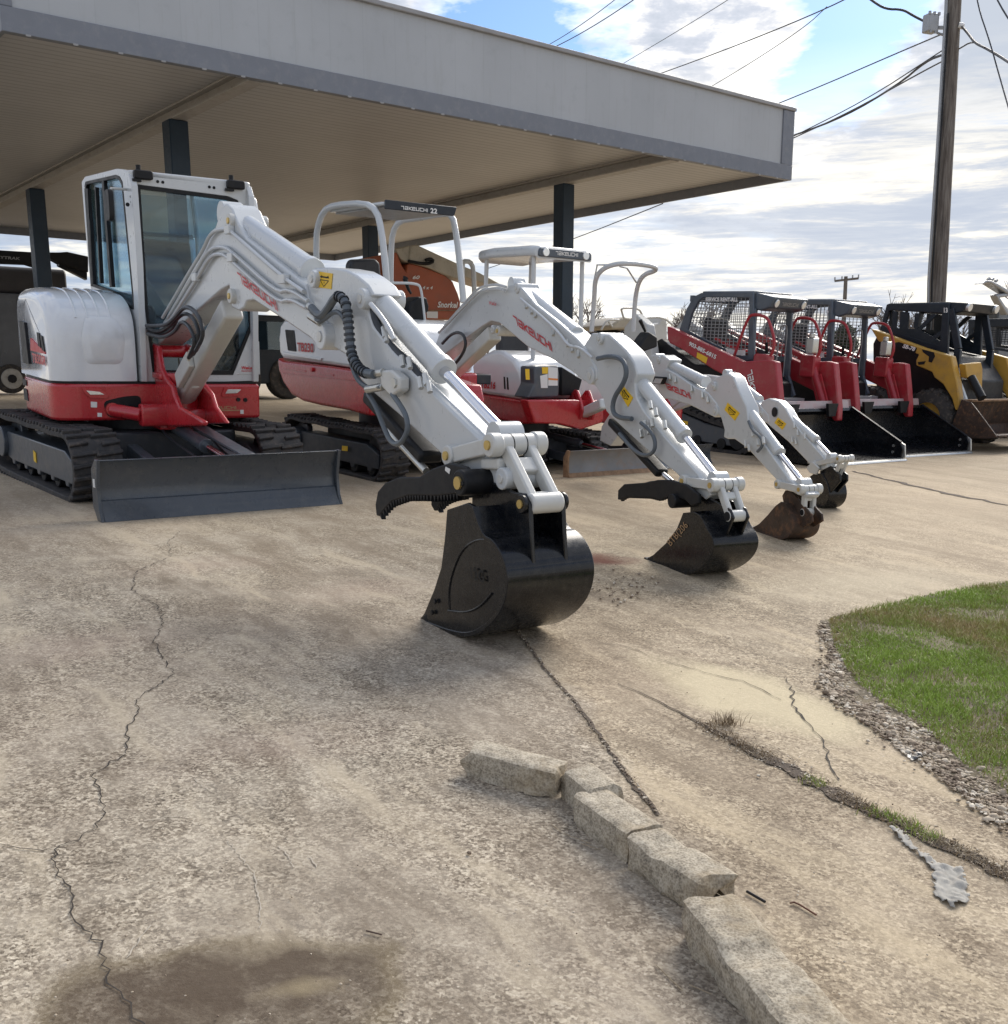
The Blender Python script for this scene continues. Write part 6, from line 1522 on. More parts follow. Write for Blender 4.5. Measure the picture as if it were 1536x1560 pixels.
# beams with bolted splice plates, columns
cols = [[(257, 187), (61, 292)], [(859, 284), (564, 347)]]
M['beam'] = mat('painted_beam', (.40, .38, .35), .55, var=.08, dirt=(.2, .15, .1), dirt_amt=.5)
for pr in cols:
    ql = [KC.L(at_z(p[0], p[1], 4.86)) for p in pr]
    yb = (ql[0].y + ql[1].y) / 2
    bo_ = obj('beam', MB(KC).box(-Dc + .02, -.08, yb - .10, yb + .10, .13, .158).box(-Dc + .02, -.08, yb - .02, yb + .02, .02, .13).box(-Dc + .02, -.08, yb - .10, yb + .10, -.01, .02), M['beam'], cn, bevel=.004)
    for q in ql:
        g = KC.W(q.x, yb, 0); zg = gz(g.x, g.y) - 4.9
        w = .135
        mb = MB(KC).box(q.x - w, q.x + w, yb - .13, yb - .105, zg, -.012).box(q.x - w, q.x + w, yb + .105, yb + .13, zg, -.012).box(q.x - .012, q.x + .012, yb - .105, yb + .105, zg, -.012)
        mb = MB(KC).box(q.x - .13, q.x + .13, yb - .13, yb + .13, zg, -.012) if 1 else mb
        co_ = obj('column', mb, M['column'], cn, bevel=.012)
        obj('base_plate', MB(KC).box(q.x - .2, q.x + .2, yb - .2, yb + .2, zg, zg + .03), M['navy'], co_)
for k in range(26):
    x = -.4 - k * .55; 
for k in range(int(Lc / .46)): obj('trim_clip', MB(KC).box(.031, .04, .2 + k * .46, .25 + k * .46, -.012, .006), M['cap'], fs_)
# ================================================================= ground
def sgrid(a, b, fine0, fine1, s0):
    v = [fine0]; 
    while v[-1] < fine1: v.append(v[-1] + s0)
    st = s0; hi = v[-1]; lo = fine0; up = []; dn = []
    while hi < b: st *= 1.35; hi = min(b, hi + st); up.append(hi)
    st = s0
    while lo > a: st *= 1.35; lo = max(a, lo - st); dn.append(lo)
    return dn[::-1] + v + up
xs = sgrid(-600, 600, -16, 16, .4); ysg = sgrid(-60, 900, -1, 34, .4)
nx = len(xs); mb = MB()
mb.add([(x, y, gz(x, y)) for y in ysg for x in xs], [(j * nx + i, j * nx + i + 1, (j + 1) * nx + i + 1, (j + 1) * nx + i) for j in range(len(ysg) - 1) for i in range(nx - 1)])
def vadd(nt, a, b, op='ADD'):
    m = N(nt, 'ShaderNodeVectorMath', operation=op)
    for i, v in enumerate((a, b)):
        if isinstance(v, (tuple, Vector)): m.inputs[i].default_value = tuple(v)
        else: nt.links.new(v, m.inputs[i])
    return m
def concrete():
    m, nt, b = new_mat('old_concrete'); co = objco(nt)
    warp = N(nt, 'ShaderNodeTexNoise'); warp.inputs['Scale'].default_value = 2.2; warp.inputs['Detail'].default_value = 5; nt.links.new(co, warp.inputs['Vector'])
    wv = vadd(nt, warp.outputs['Color'], (.5, .5, .5), 'SUBTRACT').outputs[0]
    def warped(k): s = N(nt, 'ShaderNodeVectorMath', operation='SCALE'); nt.links.new(wv, s.inputs[0]); s.inputs[3].default_value = k; return vadd(nt, co, s.outputs[0]).outputs[0]
    w1 = warped(.5)
    big = noise(nt, co, .32, 6, .6); mid = noise(nt, co, 2.6, 6, .68); sm = noise(nt, co, 30, 6, .84); fine = noise(nt, co, 110, 3, .75); m2 = noise(nt, co, 6.5, 5, .7)
    v = N(nt, 'ShaderNodeTexVoronoi'); v.inputs['Scale'].default_value = 120; nt.links.new(co, v.inputs['Vector'])
    vs2 = N(nt, 'ShaderNodeSeparateColor'); nt.links.new(v.outputs['Color'], vs2.inputs[0])
    # streaks along the driving direction
    mp = N(nt, 'ShaderNodeMapping'); mp.inputs['Rotation'].default_value = (0, 0, R(56)); nt.links.new(warped(.25), mp.inputs['Vector'])
    mp2 = N(nt, 'ShaderNodeMapping'); mp2.inputs['Scale'].default_value = (.6, 3.6, 1); nt.links.new(mp.outputs[0], mp2.inputs['Vector'])
    st = noise(nt, mp2.outputs[0], 1.2, 6, .68)
    t = math_(nt, 'ADD', math_(nt, 'MULTIPLY', sm, .50), math_(nt, 'MULTIPLY', fine, .32))
    t = math_(nt, 'ADD', t, math_(nt, 'MULTIPLY', math_(nt, 'ADD', math_(nt, 'MULTIPLY', math_(nt, 'SUBTRACT', vs2.outputs[0], .5), 1.1), .5), .18))
    c = ramp(nt, t, [(.36, (.060, .049, .037)), (.43, (.165, .138, .106)), (.50, (.30, .257, .202)), (.56, (.46, .405, .325)), (.66, (.70, .635, .52))])
    c = mix(nt, ramp(nt, mid, [(.44, 0.), (.64, .5)]), c, (.50, .45, .375))
    c = mix(nt, ramp(nt, noise(nt, co, .9, 5, .62), [(.36, .45), (.50, 0.)]), c, (.16, .135, .108))
    c = mix(nt, ramp(nt, m2, [(.34, .42), (.5, 0.)]), c, (.14, .12, .095))
    c = mix(nt, ramp(nt, m2, [(.55, 0.), (.68, .32)]), c, (.52, .47, .385))
    c = mix(nt, ramp(nt, big, [(.42, 0.), (.66, .32)]), c, (.40, .31, .235))
    c = mix(nt, ramp(nt, st, [(.34, .7), (.50, 0.)]), c, (.17, .135, .10))
    c = mix(nt, ramp(nt, st, [(.53, 0.), (.66, .65)]), c, (.52, .45, .345))
    # small pale chips
    v2 = N(nt, 'ShaderNodeTexVoronoi'); v2.inputs['Scale'].default_value = 38; nt.links.new(warped(.06), v2.inputs['Vector'])
    chip = ramp(nt, v2.outputs['Distance'], [(.06, 1.), (.16, 0.)])
    v3 = N(nt, 'ShaderNodeSeparateColor'); nt.links.new(v2.outputs['Color'], v3.inputs[0])
    chip = math_(nt, 'MULTIPLY', chip, ramp(nt, v3.outputs[1], [(.5, 0.), (.54, .9)]))
    c = mix(nt, chip, c, (.58, .52, .43))
    # masks located on the ground
    sep = N(nt, 'ShaderNodeSeparateXYZ'); nt.links.new(co, sep.inputs[0]); X, Y = sep.outputs[0], sep.outputs[1]
    sepw = N(nt, 'ShaderNodeSeparateXYZ'); nt.links.new(w1, sepw.inputs[0]); XW, YW = sepw.outputs[0], sepw.outputs[1]
    def ell(cx, cy, ax, ay, ang, soft, xw=XW, yw=YW):
        ca, sa = math.cos(ang), math.sin(ang)
        dx = math_(nt, 'SUBTRACT', xw, cx); dy = math_(nt, 'SUBTRACT', yw, cy)
        u = math_(nt, 'ADD', math_(nt, 'MULTIPLY', dx, ca / ax), math_(nt, 'MULTIPLY', dy, sa / ax))
        w_ = math_(nt, 'ADD', math_(nt, 'MULTIPLY', dx, -sa / ay), math_(nt, 'MULTIPLY', dy, ca / ay))
        d = math_(nt, 'SQRT', math_(nt, 'ADD', math_(nt, 'MULTIPLY', u, u), math_(nt, 'MULTIPLY', w_, w_)))
        return ramp(nt, d, [(max(0, 1 - soft), 1.), (1.0, 0.)]), d
    def halfplane(p, q, soft):
        p, q = G(*p), G(*q); d = (q - p); n = Vector((d.y, -d.x)).normalized()
        s = math_(nt, 'ADD', math_(nt, 'MULTIPLY', XW, n.x), math_(nt, 'ADD', math_(nt, 'MULTIPLY', YW, n.y), -(n.x * p.x + n.y * p.y)))
        return ramp(nt, math_(nt, 'ADD', math_(nt, 'MULTIPLY', s, .5 / soft), .5), [(.35, 0.), (.65, 1.)])
    c = mix(nt, 1.0, c, (1.0, .985, .95), 'MULTIPLY')
    right = halfplane((1005, 1245), (785, 960), .15)
    warm = mix(nt, 1.0, c, (1.03, .985, .90), 'MULTIPLY')
    c = mix(nt, math_(nt, 'MULTIPLY', right, .9), c, warm)
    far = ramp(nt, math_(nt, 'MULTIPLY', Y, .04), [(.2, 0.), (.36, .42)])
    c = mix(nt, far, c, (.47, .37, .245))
    # pale yellow worn patch
    a, b_ = G(1010, 1010), G(1300, 1120); d = b_ - a; cc = (a + b_) / 2
    e1, _ = ell(cc.x, cc.y + .0, d.length * .62, .30, math.atan2(d.y, d.x), .5); c = mix(nt, math_(nt, 'MULTIPLY', e1, .8), c, (.60, .515, .345))
    a, b_ = G(1170, 905), G(1480, 872); d = b_ - a; cc = (a + b_) / 2
    e1, _ = ell(cc.x, cc.y, d.length * .6, .55, math.atan2(d.y, d.x), .8); c = mix(nt, math_(nt, 'MULTIPLY', e1, .6), c, (.50, .43, .31))
    # oil and rust stains
    p = G(330, 1515); e1, dd = ell(p.x, p.y, .43, .27, .05, .3)
    rim = ramp(nt, dd, [(.55, 0.), (.85, 1.), (1.12, 0.)])
    c = mix(nt, math_(nt, 'MULTIPLY', rim, .35), c, (.27, .215, .11))
    blot = ramp(nt, mid, [(.30, .35), (.55, .92)])
    c = mix(nt, math_(nt, 'MULTIPLY', e1, blot), c, (.075, .052, .034))
    p = G(410, 1500); e1, _ = ell(p.x, p.y, .12, .06, .0, .9); c = mix(nt, math_(nt, 'MULTIPLY', e1, .6), c, (.32, .26, .16))
    p = G(915, 852); e1, _ = ell(p.x, p.y, .34, .2, -.4, .7); c = mix(nt, math_(nt, 'MULTIPLY', e1, .9), c, (.15, .04, .024))
    p = G(905, 905); e1, _ = ell(p.x, p.y, .5, .10, -.75, .8); c = mix(nt, math_(nt, 'MULTIPLY', e1, .5), c, (.12, .09, .065))
    for px in ((300, 860), (560, 900), (420, 1130), (120, 980)):
        p = G(*px); e1, _ = ell(p.x, p.y, .55, .30, .6, .9); c = mix(nt, math_(nt, 'MULTIPLY', e1, .22), c, (.36, .25, .20))
    nt.links.new(c, b.inputs['Base Color']); b.inputs['Roughness'].default_value = .86
    b.inputs['Specular IOR Level'].default_value = .25
    bump(nt, sm, .45, .010, b)
    return m
M['concrete'] = concrete()
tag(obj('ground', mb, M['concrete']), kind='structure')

# cracks and joints as ribbons just above the slab
def ribbon(pts, wf, dz=.004, jit=0, step=.03, seed=0):
    rng = random.Random(seed); P = [G(*p) for p in pts]; out = [P[0]]
    for a, b in zip(P, P[1:]):
        n = max(1, int((b - a).length / step)); d = (b - a).normalized(); nn = Vector((-d.y, d.x, 0))
        for k in range(1, n + 1):
            q = a.lerp(b, k / n)
            if k < n: q = q + nn * rng.gauss(0, jit)
            out.append(q)
    L_ = []; 
    for i, p in enumerate(out):
        d = (out[min(i + 1, len(out) - 1)] - out[max(0, i - 1)]).normalized(); nn = Vector((-d.y, d.x, 0)); w = wf(i / (len(out) - 1), rng)
        L_.append((p + nn * w / 2, p - nn * w / 2))
    vs = []
    for a, b in L_:
        for q in (a, b): vs.append((q.x, q.y, gz(q.x, q.y) + dz))
    return MB().add(vs, [(2 * i, 2 * i + 1, 2 * i + 3, 2 * i + 2) for i in range(len(L_) - 1)]), out
M['crack'] = mat('crack_dirt', (.035, .028, .022), .95, var=.4, vscale=30)
M['jointdirt'] = mat('joint_dirt', (.075, .055, .04), .95, var=.5, vscale=25, dirt=(.2, .16, .11), dirt_amt=.6, bmp=.6, bscale=80)
cr = lambda w: (lambda t, r: w * (.35 + 1.1 * r.random()) * (.35 + .65 * math.sin(math.pi * min(1, t * 3 + .15) / 2)))
zc = lambda *p: Z((0, 780), 2.0, p)
mbk, _ = ribbon(zc((548, 60), (515, 90), (522, 135), (415, 185), (402, 240), (478, 285), (500, 340), (468, 395), (508, 460), (532, 495), (415, 575), (422, 615), (388, 660), (385, 740), (285, 800), (305, 860), (322, 920), (270, 975), (210, 1010), (155, 1060), (215, 1145), (222, 1240), (310, 1330), (325, 1440), (400, 1500), (435, 1560), (450, 1640)), cr(.0042), jit=.007, step=.022, seed=3)
tag(obj('crack', mbk, M['crack']), kind='structure')
mbk, _ = ribbon(zc((-20, 1010), (60, 1028), (130, 1035), (205, 1012)), cr(.003), jit=.004, seed=4); tag(obj('crack', mbk, M['crack']), kind='structure')
Z7 = lambda *p: Z((900, 860), 2.415, p)
mbk, _ = ribbon(Z7((720, 420), (750, 470), (740, 520), (805, 590), (850, 640), (880, 740), (915, 795)), cr(.006), jit=.006, step=.03, seed=5); tag(obj('crack', mbk, M['crack']), kind='structure')
mbk, _ = ribbon(Z7((-20, 280), (120, 300), (250, 350), (420, 400), (560, 430), (700, 500)), cr(.004), jit=.006, step=.04, seed=6); tag(obj('crack', mbk, M['crack']), kind='structure')
mbk, _ = ribbon([(785, 958), (805, 985), (840, 1030), (880, 1075), (920, 1130), (960, 1190), (1003, 1243)], lambda t, r: .006 + .011 * r.random() + .005 * t, jit=.004, seed=7); tag(obj('slab_joint', mbk, M['jointdirt']), kind='structure')
mbk, _ = ribbon(Z7((0, 425), (100, 475)), lambda t, r: .012, jit=.002, seed=8); tag(obj('slab_joint', mbk, M['lightedge'] if 'lightedge' in M else M['sticker']), kind='structure') if 0 else None
mbk, _ = ribbon(Z7((100, 440), (250, 505), (420, 595)), lambda t, r: .004 + .008 * t, jit=.003, seed=9); tag(obj('slab_joint', mbk, M['jointdirt']), kind='structure')
dirtpts = Z7((415, 592), (560, 670), (700, 740), (870, 830), (1010, 900), (1180, 980), (1350, 1055), (1536, 1145), (1700, 1230))
mbk, dpath = ribbon(dirtpts, lambda t, r: .012 + .062 * math.sin(math.pi * min(1, t * 2.6) / 2) * (.45 + .9 * r.random()), dz=.005, jit=.006, step=.03, seed=10)
tag(obj('dirt_strip', mbk, M['jointdirt']), kind='structure')
# faint dark drive lines far away
mbk, _ = ribbon([(1300, 718), (1340, 728), (1400, 742), (1440, 752), (1536, 770)], lambda t, r: .03 + .06 * r.random(), dz=.004, jit=.02, step=.1, seed=11); tag(obj('slab_joint', mbk, M['jointdirt']), kind='structure')
mbk, _ = ribbon([(690, 722), (760, 717), (868, 722)], lambda t, r: .012, dz=.004, jit=.004, step=.1, seed=12); tag(obj('slab_joint', mbk, M['crack']), kind='structure')

M['scr'] = mat('scratch_mark', (.40, .355, .29), .9, var=.2, vscale=20)
for k, q in enumerate((((695, 1005), (740, 1060), (775, 1110), (792, 1180), (790, 1270)), ((850, 1020), (880, 1050), (895, 1085)), ((590, 815), (640, 850)), ((385, 1362), (425, 1310), (460, 1262)), ((440, 942), (550, 928)), ((560, 90), (700, 118)), ((940, 1050), (965, 1085)))):
    mbk, _ = ribbon(zc(*q), lambda t, r: .0012 + .0035 * r.random(), dz=.003, jit=.003, step=.012, seed=60 + k); tag(obj('scratch', mbk, M['scr']), kind='structure')
# verge: soil, gravel, grass
gpoly = [G(*p) for p in ((1243, 948), (1262, 938), (1310, 932), (1400, 908), (1536, 886), (1700, 868), (2000, 860), (2400, 1100), (2200, 1700), (1700, 1420), (1536, 1275), (1490, 1235), (1400, 1165), (1330, 1115), (1270, 1075), (1246, 1045), (1255, 1010))]
g2 = [(p.x, p.y) for p in gpoly]
grassp = [(G(*p).x, G(*p).y) for p in ((1262, 947), (1330, 930), (1400, 912), (1536, 889), (1700, 870), (2000, 863), (2400, 1100), (2200, 1650), (1760, 1400), (1536, 1215), (1470, 1170), (1405, 1110), (1340, 1072), (1300, 1040), (1272, 990))]
def inside(p, poly):
    x, y = p; c = False; n = len(poly)
    for i in range(n):
        x1, y1 = poly[i]; x2, y2 = poly[i - 1]
        if (y1 > y) != (y2 > y) and x < (x2 - x1) * (y - y1) / (y2 - y1) + x1: c = not c
    return c
def edge_d(p, poly):
    best = 9
    for i in range(len(poly)):
        a = Vector(poly[i]); b = Vector(poly[i - 1]); ab = b - a; t = max(0, min(1, (Vector(p) - a).dot(ab) / ab.length_squared)); best = min(best, (Vector(p) - a - ab * t).length)
    return best
M['soil'] = mat('verge_soil', (.15, .12, .075), .95, var=.4, vscale=6, dirt=(.22, .18, .12), dirt_amt=.6, bmp=.8, bscale=30)
st = .035; bx0, bx1 = min(p[0] for p in g2), max(p[0] for p in g2); by0, by1 = min(p[1] for p in g2), max(p[1] for p in g2)
mb = MB(); vs = {}; V = []; Fq = []
nxg = int((bx1 - bx0) / st); nyg = int((by1 - by0) / st)
def vid(i, j):
    if (i, j) not in vs:
        x, y = bx0 + i * st, by0 + j * st; d = edge_d((x, y), g2)
        vs[(i, j)] = len(V); V.append((x, y, gz(x, y) + .003 + min(.03, d * .05) * (.5 + mn.noise((x * 2, y * 2, 0)) * .8) + .006 * mn.noise((x * 9, y * 9, 1))))
    return vs[(i, j)]
for i in range(nxg):
    for j in range(nyg):
        c5 = (bx0 + (i + .5) * st, by0 + (j + .5) * st)
        if inside(c5, g2) and (c5[0] > 4.5 or edge_d(c5, g2) > .02 + .03 * random.random()): Fq.append((vid(i, j), vid(i + 1, j), vid(i + 1, j + 1), vid(i, j + 1)))
mb.add(V, Fq); tag(obj('soil', mb, M['soil']), kind='structure')
# gravel
ico = []
phi = (1 + 5 ** .5) / 2
for a, b in ((1, phi), (-1, phi), (1, -phi), (-1, -phi)): ico += [(0, a, b), (a, b, 0), (b, 0, a)]
ico = [Vector(v).normalized() for v in ico]
bm = bmesh.new(); [bm.verts.new(v) for v in ico]; bmesh.ops.convex_hull(bm, input=bm.verts); bm.verts.index_update(); icof = [tuple(v.index for v in f.verts) for f in bm.faces]; bm.free()
def pebbles(name, pts, mats, rng):
    mbs = MB(); cols_ = []
    for (x, y, r) in pts:
        sx, sy, sz = r * rng.uniform(.7, 1.3), r * rng.uniform(.7, 1.2), r * rng.uniform(.4, .8); a = rng.random() * 6.3; ca, sa = math.cos(a), math.sin(a); z0 = gz(x, y) + .006 + sz * .3
        vv = []
        for v in ico:
            j = rng.uniform(.82, 1.15); px_, py_ = v.x * sx * j, v.y * sy * j; vv.append((x + px_ * ca - py_ * sa, y + px_ * sa + py_ * ca, z0 + v.z * sz * j))
        mbs.add(vv, icof)
    return obj(name, mbs, mats, smooth=60)
def pebmat():
    m, nt, b = new_mat('pebbles'); co = objco(nt)
    v = N(nt, 'ShaderNodeTexVoronoi'); v.inputs['Scale'].default_value = 30; nt.links.new(co, v.inputs['Vector'])
    s = N(nt, 'ShaderNodeSeparateColor'); nt.links.new(v.outputs['Color'], s.inputs[0])
    c = ramp(nt, s.outputs[0], [(0, (.16, .115, .08)), (.4, (.30, .235, .165)), (.75, (.44, .37, .28)), (1, (.62, .56, .46))])
    nt.links.new(c, b.inputs['Base Color']); b.inputs['Roughness'].default_value = .8; return m
M['pebble'] = pebmat()
rng = random.Random(5); pts = []
bandl = [G(*p) for p in ((1250, 955), (1256, 1010), (1250, 1050), (1290, 1085), (1340, 1120), (1400, 1165), (1480, 1225), (1536, 1272), (1640, 1360))]
tries = 0
while len(pts) < 4600 and tries < 60000:
    tries += 1; k = rng.randrange(len(bandl) - 1); p = bandl[k].lerp(bandl[k + 1], rng.random()); d = abs(rng.gauss(0, .17)); 
    q = (p.x + d * .8 + rng.gauss(0, .03), p.y + d * .45 + rng.gauss(0, .04))
    if inside(q, g2) or rng.random() < .30: pts.append((q[0], q[1], rng.uniform(.003, .010) * (2. if rng.random() < .06 else 1)))
tag(obj_ := pebbles('gravel', pts, M['pebble'], rng), 'loose pale and brown gravel along the ragged concrete edge', 'gravel', kind='stuff')
# grass
def grassmat(name, stops):
    m, nt, b = new_mat(name); co = objco(nt)
    n1 = noise(nt, co, 1.6, 4, .6); n2 = noise(nt, co, 60, 2, .5)
    t = math_(nt, 'ADD', math_(nt, 'MULTIPLY', n1, .6), math_(nt, 'MULTIPLY', n2, .4))
    nt.links.new(ramp(nt, t, stops), b.inputs['Base Color']); b.inputs['Roughness'].default_value = .6
    b.inputs['Subsurface Weight'].default_value = .0
    return m
M['grass'] = grassmat('grass_blades', [(.36, (.44, .34, .18)), (.44, (.34, .33, .11)), (.52, (.27, .37, .065)), (.6, (.34, .46, .08)), (.68, (.48, .50, .17))])
M['dry'] = grassmat('dry_grass', [(.35, (.16, .11, .06)), (.5, (.28, .21, .13)), (.65, (.42, .35, .23))])
def blades(name, pts, material, rng):
    mbs = MB(); v = mbs.v; f = mbs.f
    for (x, y, z, h, w, lean) in pts:
        a = rng.random() * 6.283; ca, sa = math.cos(a), math.sin(a); b2 = rng.random() * 6.283; lx, ly = math.cos(b2) * lean * h, math.sin(b2) * lean * h; n = len(v)
        hh = h * math.sqrt(max(.05, 1 - lean * lean * .6))
        v += [Vector((x - ca * w, y - sa * w, z)), Vector((x + ca * w, y + sa * w, z)), Vector((x + ca * w * .8 + lx * .35, y + sa * w * .8 + ly * .35, z + hh * .6)), Vector((x - ca * w * .8 + lx * .35, y - sa * w * .8 + ly * .35, z + hh * .6)), Vector((x + lx, y + ly, z + hh))]
        f += [(n, n + 1, n + 2, n + 3), (n + 3, n + 2, n + 4)]
    me = D.meshes.new(name); me.from_pydata(v, [], f); me.materials.append(material)
    o = D.objects.new(name, me); C.objects.link(o); return o
pts = []; rng = random.Random(9); gx0, gx1 = min(p[0] for p in grassp), 6.8; gy0, gy1 = 2.2, max(p[1] for p in grassp)
tries = 0
while len(pts) < 110000 and tries < 900000:
    tries += 1; x = rng.uniform(gx0, gx1); y = rng.uniform(gy0, gy1)
    if x > y * .62: 
        if rng.random() < .85: continue
    if not inside((x, y), grassp): continue
    d = edge_d((x, y), grassp) if rng.random() < .5 else 1
    if d < .22 and rng.random() < 1 - d / .25: continue
    n1 = mn.noise((x * 1.5, y * 1.5, 3)); n2 = mn.noise((x * 5, y * 5, 7)); n3 = mn.noise((x * .8 + 4, y * 2.2, 1))
    if n2 < -.25 or n3 < -.33: 
        if rng.random() < .6: continue
    h = (.017 + .016 * max(0, n1 + .3) + .012 * max(0, n2)) * rng.uniform(.5, 1.5)
    pts.append((x, y, gz(x, y) + .012, h, rng.uniform(.0011, .0023), rng.uniform(.2, 1.0)))
tag(blades('grass', pts, M['grass'], rng), 'short patchy green grass on the verge at the right', 'grass', kind='stuff')
pts = []
for _ in range(9000):
    x = rng.uniform(gx0 - .1, gx1); y = rng.uniform(gy0, gy1)
    if not inside((x, y), g2) or x > y * .62: continue
    pts.append((x, y, gz(x, y) + .012, rng.uniform(.02, .06), rng.uniform(.0008, .0016), rng.uniform(.7, 1.25)))
for _ in range(2400):
    i = int(rng.random() ** .9 * (len(dpath) - 1)); p = dpath[i]; t = i / len(dpath)
    if mn.noise((i * .09, 4, 0)) < -.05: continue
    pts.append((p.x + rng.gauss(0, .025), p.y + rng.gauss(0, .025), gz(p.x, p.y) + .005, rng.uniform(.008, .035), rng.uniform(.0008, .0018), rng.uniform(.6, 1.3)))
p = G(1108, 1105)
for _ in range(160): pts.append((p.x + rng.gauss(0, .03), p.y + rng.gauss(0, .02), gz(p.x, p.y) + .004, rng.uniform(.03, .07), .001, rng.uniform(.3, 1.1)))
for _ in range(260):
    k = rng.random(); a = G(785, 958).lerp(G(1003, 1243), k); pts.append((a.x + rng.gauss(0, .008), a.y + rng.gauss(0, .008), gz(a.x, a.y) + .003, rng.uniform(.006, .02), .001, rng.uniform(.6, 1.3)))
tag(blades('dry_grass', pts, M['dry'], rng), 'brown dry grass and straw in the dirt strip and through the verge', 'dry grass', kind='stuff')
pts = []
for _ in range(1100):
    t = rng.random(); i = int((.38 + .62 * t) * (len(dpath) - 1)); p = dpath[i]
    if mn.noise((i * .12, 0, 0)) < .05: continue
    pts.append((p.x + rng.gauss(0, .022), p.y + rng.gauss(0, .022), gz(p.x, p.y) + .005, rng.uniform(.01, .032), rng.uniform(.001, .002), rng.uniform(.3, 1.0)))
tag(blades('weeds', pts, M['grass'], rng), 'small green weeds growing in the dirt filled slab joint', 'weeds', kind='stuff')
# loose stones in the dirt strip and on the slab
pts = []
for _ in range(420): p = dpath[int(rng.random() * (len(dpath) - 1))]; pts.append((p.x + rng.gauss(0, .03), p.y + rng.gauss(0, .03), rng.uniform(.002, .006)))
for _ in range(260): k = rng.random(); a = G(785, 958).lerp(G(1003, 1243), k); pts.append((a.x + rng.gauss(0, .007), a.y + rng.gauss(0, .007), rng.uniform(.002, .005)))
for _ in range(330): a = G(rng.uniform(0, 1500), rng.uniform(800, 1560)); pts.append((a.x, a.y, rng.uniform(.0015, .004)))
for _ in range(70): a = G(rng.gauss(945, 26), rng.gauss(896, 12)); pts.append((a.x, a.y, rng.uniform(.004, .012)))
tag(pebbles('grit', pts, M['pebble'], rng), 'scattered grit and crumbs lying on the concrete', 'grit', kind='stuff')

# ================================================================= broken parking kerbs
def kerbmat():
    m, nt, b = new_mat('weathered_kerb_concrete'); co = objco(nt)
    sm = noise(nt, co, 28, 10, .78); mid = noise(nt, co, 5, 6, .6); v = N(nt, 'ShaderNodeTexVoronoi'); v.inputs['Scale'].default_value = 140; nt.links.new(co, v.inputs['Vector'])
    t = math_(nt, 'ADD', math_(nt, 'MULTIPLY', sm, .8), math_(nt, 'MULTIPLY', v.outputs['Distance'], .25))
    c = ramp(nt, t, [(.37, (.17, .145, .11)), (.48, (.33, .285, .215)), (.58, (.48, .42, .325)), (.72, (.62, .56, .44))])
    c = mix(nt, ramp(nt, mid, [(.5, 0.), (.68, .5)]), c, (.33, .24, .125))
    c = mix(nt, ramp(nt, noise(nt, co, 9, 8, .7), [(.55, 0.), (.7, .45)]), c, (.12, .105, .09))
    nt.links.new(c, b.inputs['Base Color']); b.inputs['Roughness'].default_value = .9
    bump(nt, sm, .8, .01, b); return m
M['kerb'] = kerbmat()
def kerb(a, b, w, h, seed, label, ends=(.03, .03), rough=1.0, wt=None, tilt=0):
    A, B = G(*a, dz=h), G(*b, dz=h); A.z = gz(A.x, A.y); B.z = gz(B.x, B.y)
    d = (B - A); L_ = d.length; d.normalize(); n = Vector((-d.y, d.x, 0)); rng = random.Random(seed)
    wt = wt or w * .8
    nl = max(8, int(L_ / .014)); sec = []
    prof = []
    P4 = [(-w / 2, 0), (-wt / 2 - .004, h * .93), (-wt / 2 + .012, h), (wt / 2 - .012, h), (wt / 2 + .004, h * .93), (w / 2, 0)]
    for (x0, z0), (x1, z1) in zip(P4, P4[1:]):
        k = max(1, int(math.hypot(x1 - x0, z1 - z0) / .012))
        for i in range(k): prof.append((x0 + (x1 - x0) * i / k, z0 + (z1 - z0) * i / k))
    prof.append(P4[-1]); m = len(prof); V = []; Fc = []
    for i in range(nl + 1):
        s = i / nl
        for (x, z) in prof:
            e0 = mn.noise((x * 14, z * 14, seed)) * ends[0]; e1 = mn.noise((x * 14, z * 14, seed + 9)) * ends[1]
            l = e0 + (L_ + e1 - e0) * s
            p = A + d * l + n * x
            g_ = gz(p.x, p.y)
            q = Vector((p.x, p.y, g_ + z))
            side = 1 if z < h * .9 and x < 0 else .3
            am = .0058 * rough * side
            dv = Vector((mn.noise(q * 22 + Vector((seed, 0, 0))), mn.noise(q * 16 + Vector((0, seed, 5))), mn.noise(q * 16 + Vector((3, 0, seed))))) * am * 1.1 + Vector((mn.noise(q * 60), mn.noise(q * 60 + Vector((7, 7, 7))), mn.noise(q * 60 + Vector((1, 5, 2))))) * am * .5
            if x < 0 and z < h * .55: dv += n * (.02 * rough * max(0, mn.noise(q * 9 + Vector((seed, seed, 0))) + .35) * (1 - z / (h * .55)))
            ck = mn.noise(Vector((l * 6, seed * 3.3, 0)))
            if ck > .35 and z > h * .7: dv.z -= (ck - .35) * .05 * rough
            q += dv; q.z = max(q.z, g_ - .01 if z < .005 else g_ + .004); V.append(tuple(q))
    for i in range(nl):
        for j in range(m - 1): Fc.append((i * m + j, (i + 1) * m + j, (i + 1) * m + j + 1, i * m + j + 1))
    for base in (0, nl * m):
        c0 = len(V); V.append(tuple(sum((Vector(V[base + j]) for j in range(m)), Vector()) / m + d * (-.008 if base == 0 else .008)))
        for j in range(m - 1): Fc.append((base + j, base + j + 1, c0) if base else (base + j + 1, base + j, c0))
    o = obj('kerb_block', MB().add(V, Fc), M['kerb'], smooth=28, origin=(A + B) / 2)
    return tag(o, label, 'kerb block', 'broken concrete kerb blocks on the slab')
kerb((724, 1133), (852, 1166), .135, .095, 1, 'short broken kerb block lying apart across the left end of the row', (.05, .06), 1.3, .105)
kerb((882, 1166), (925, 1203), .13, .10, 2, 'stubby kerb piece between the crosswise block and the longer blocks', (.04, .05), 1.2, .11)
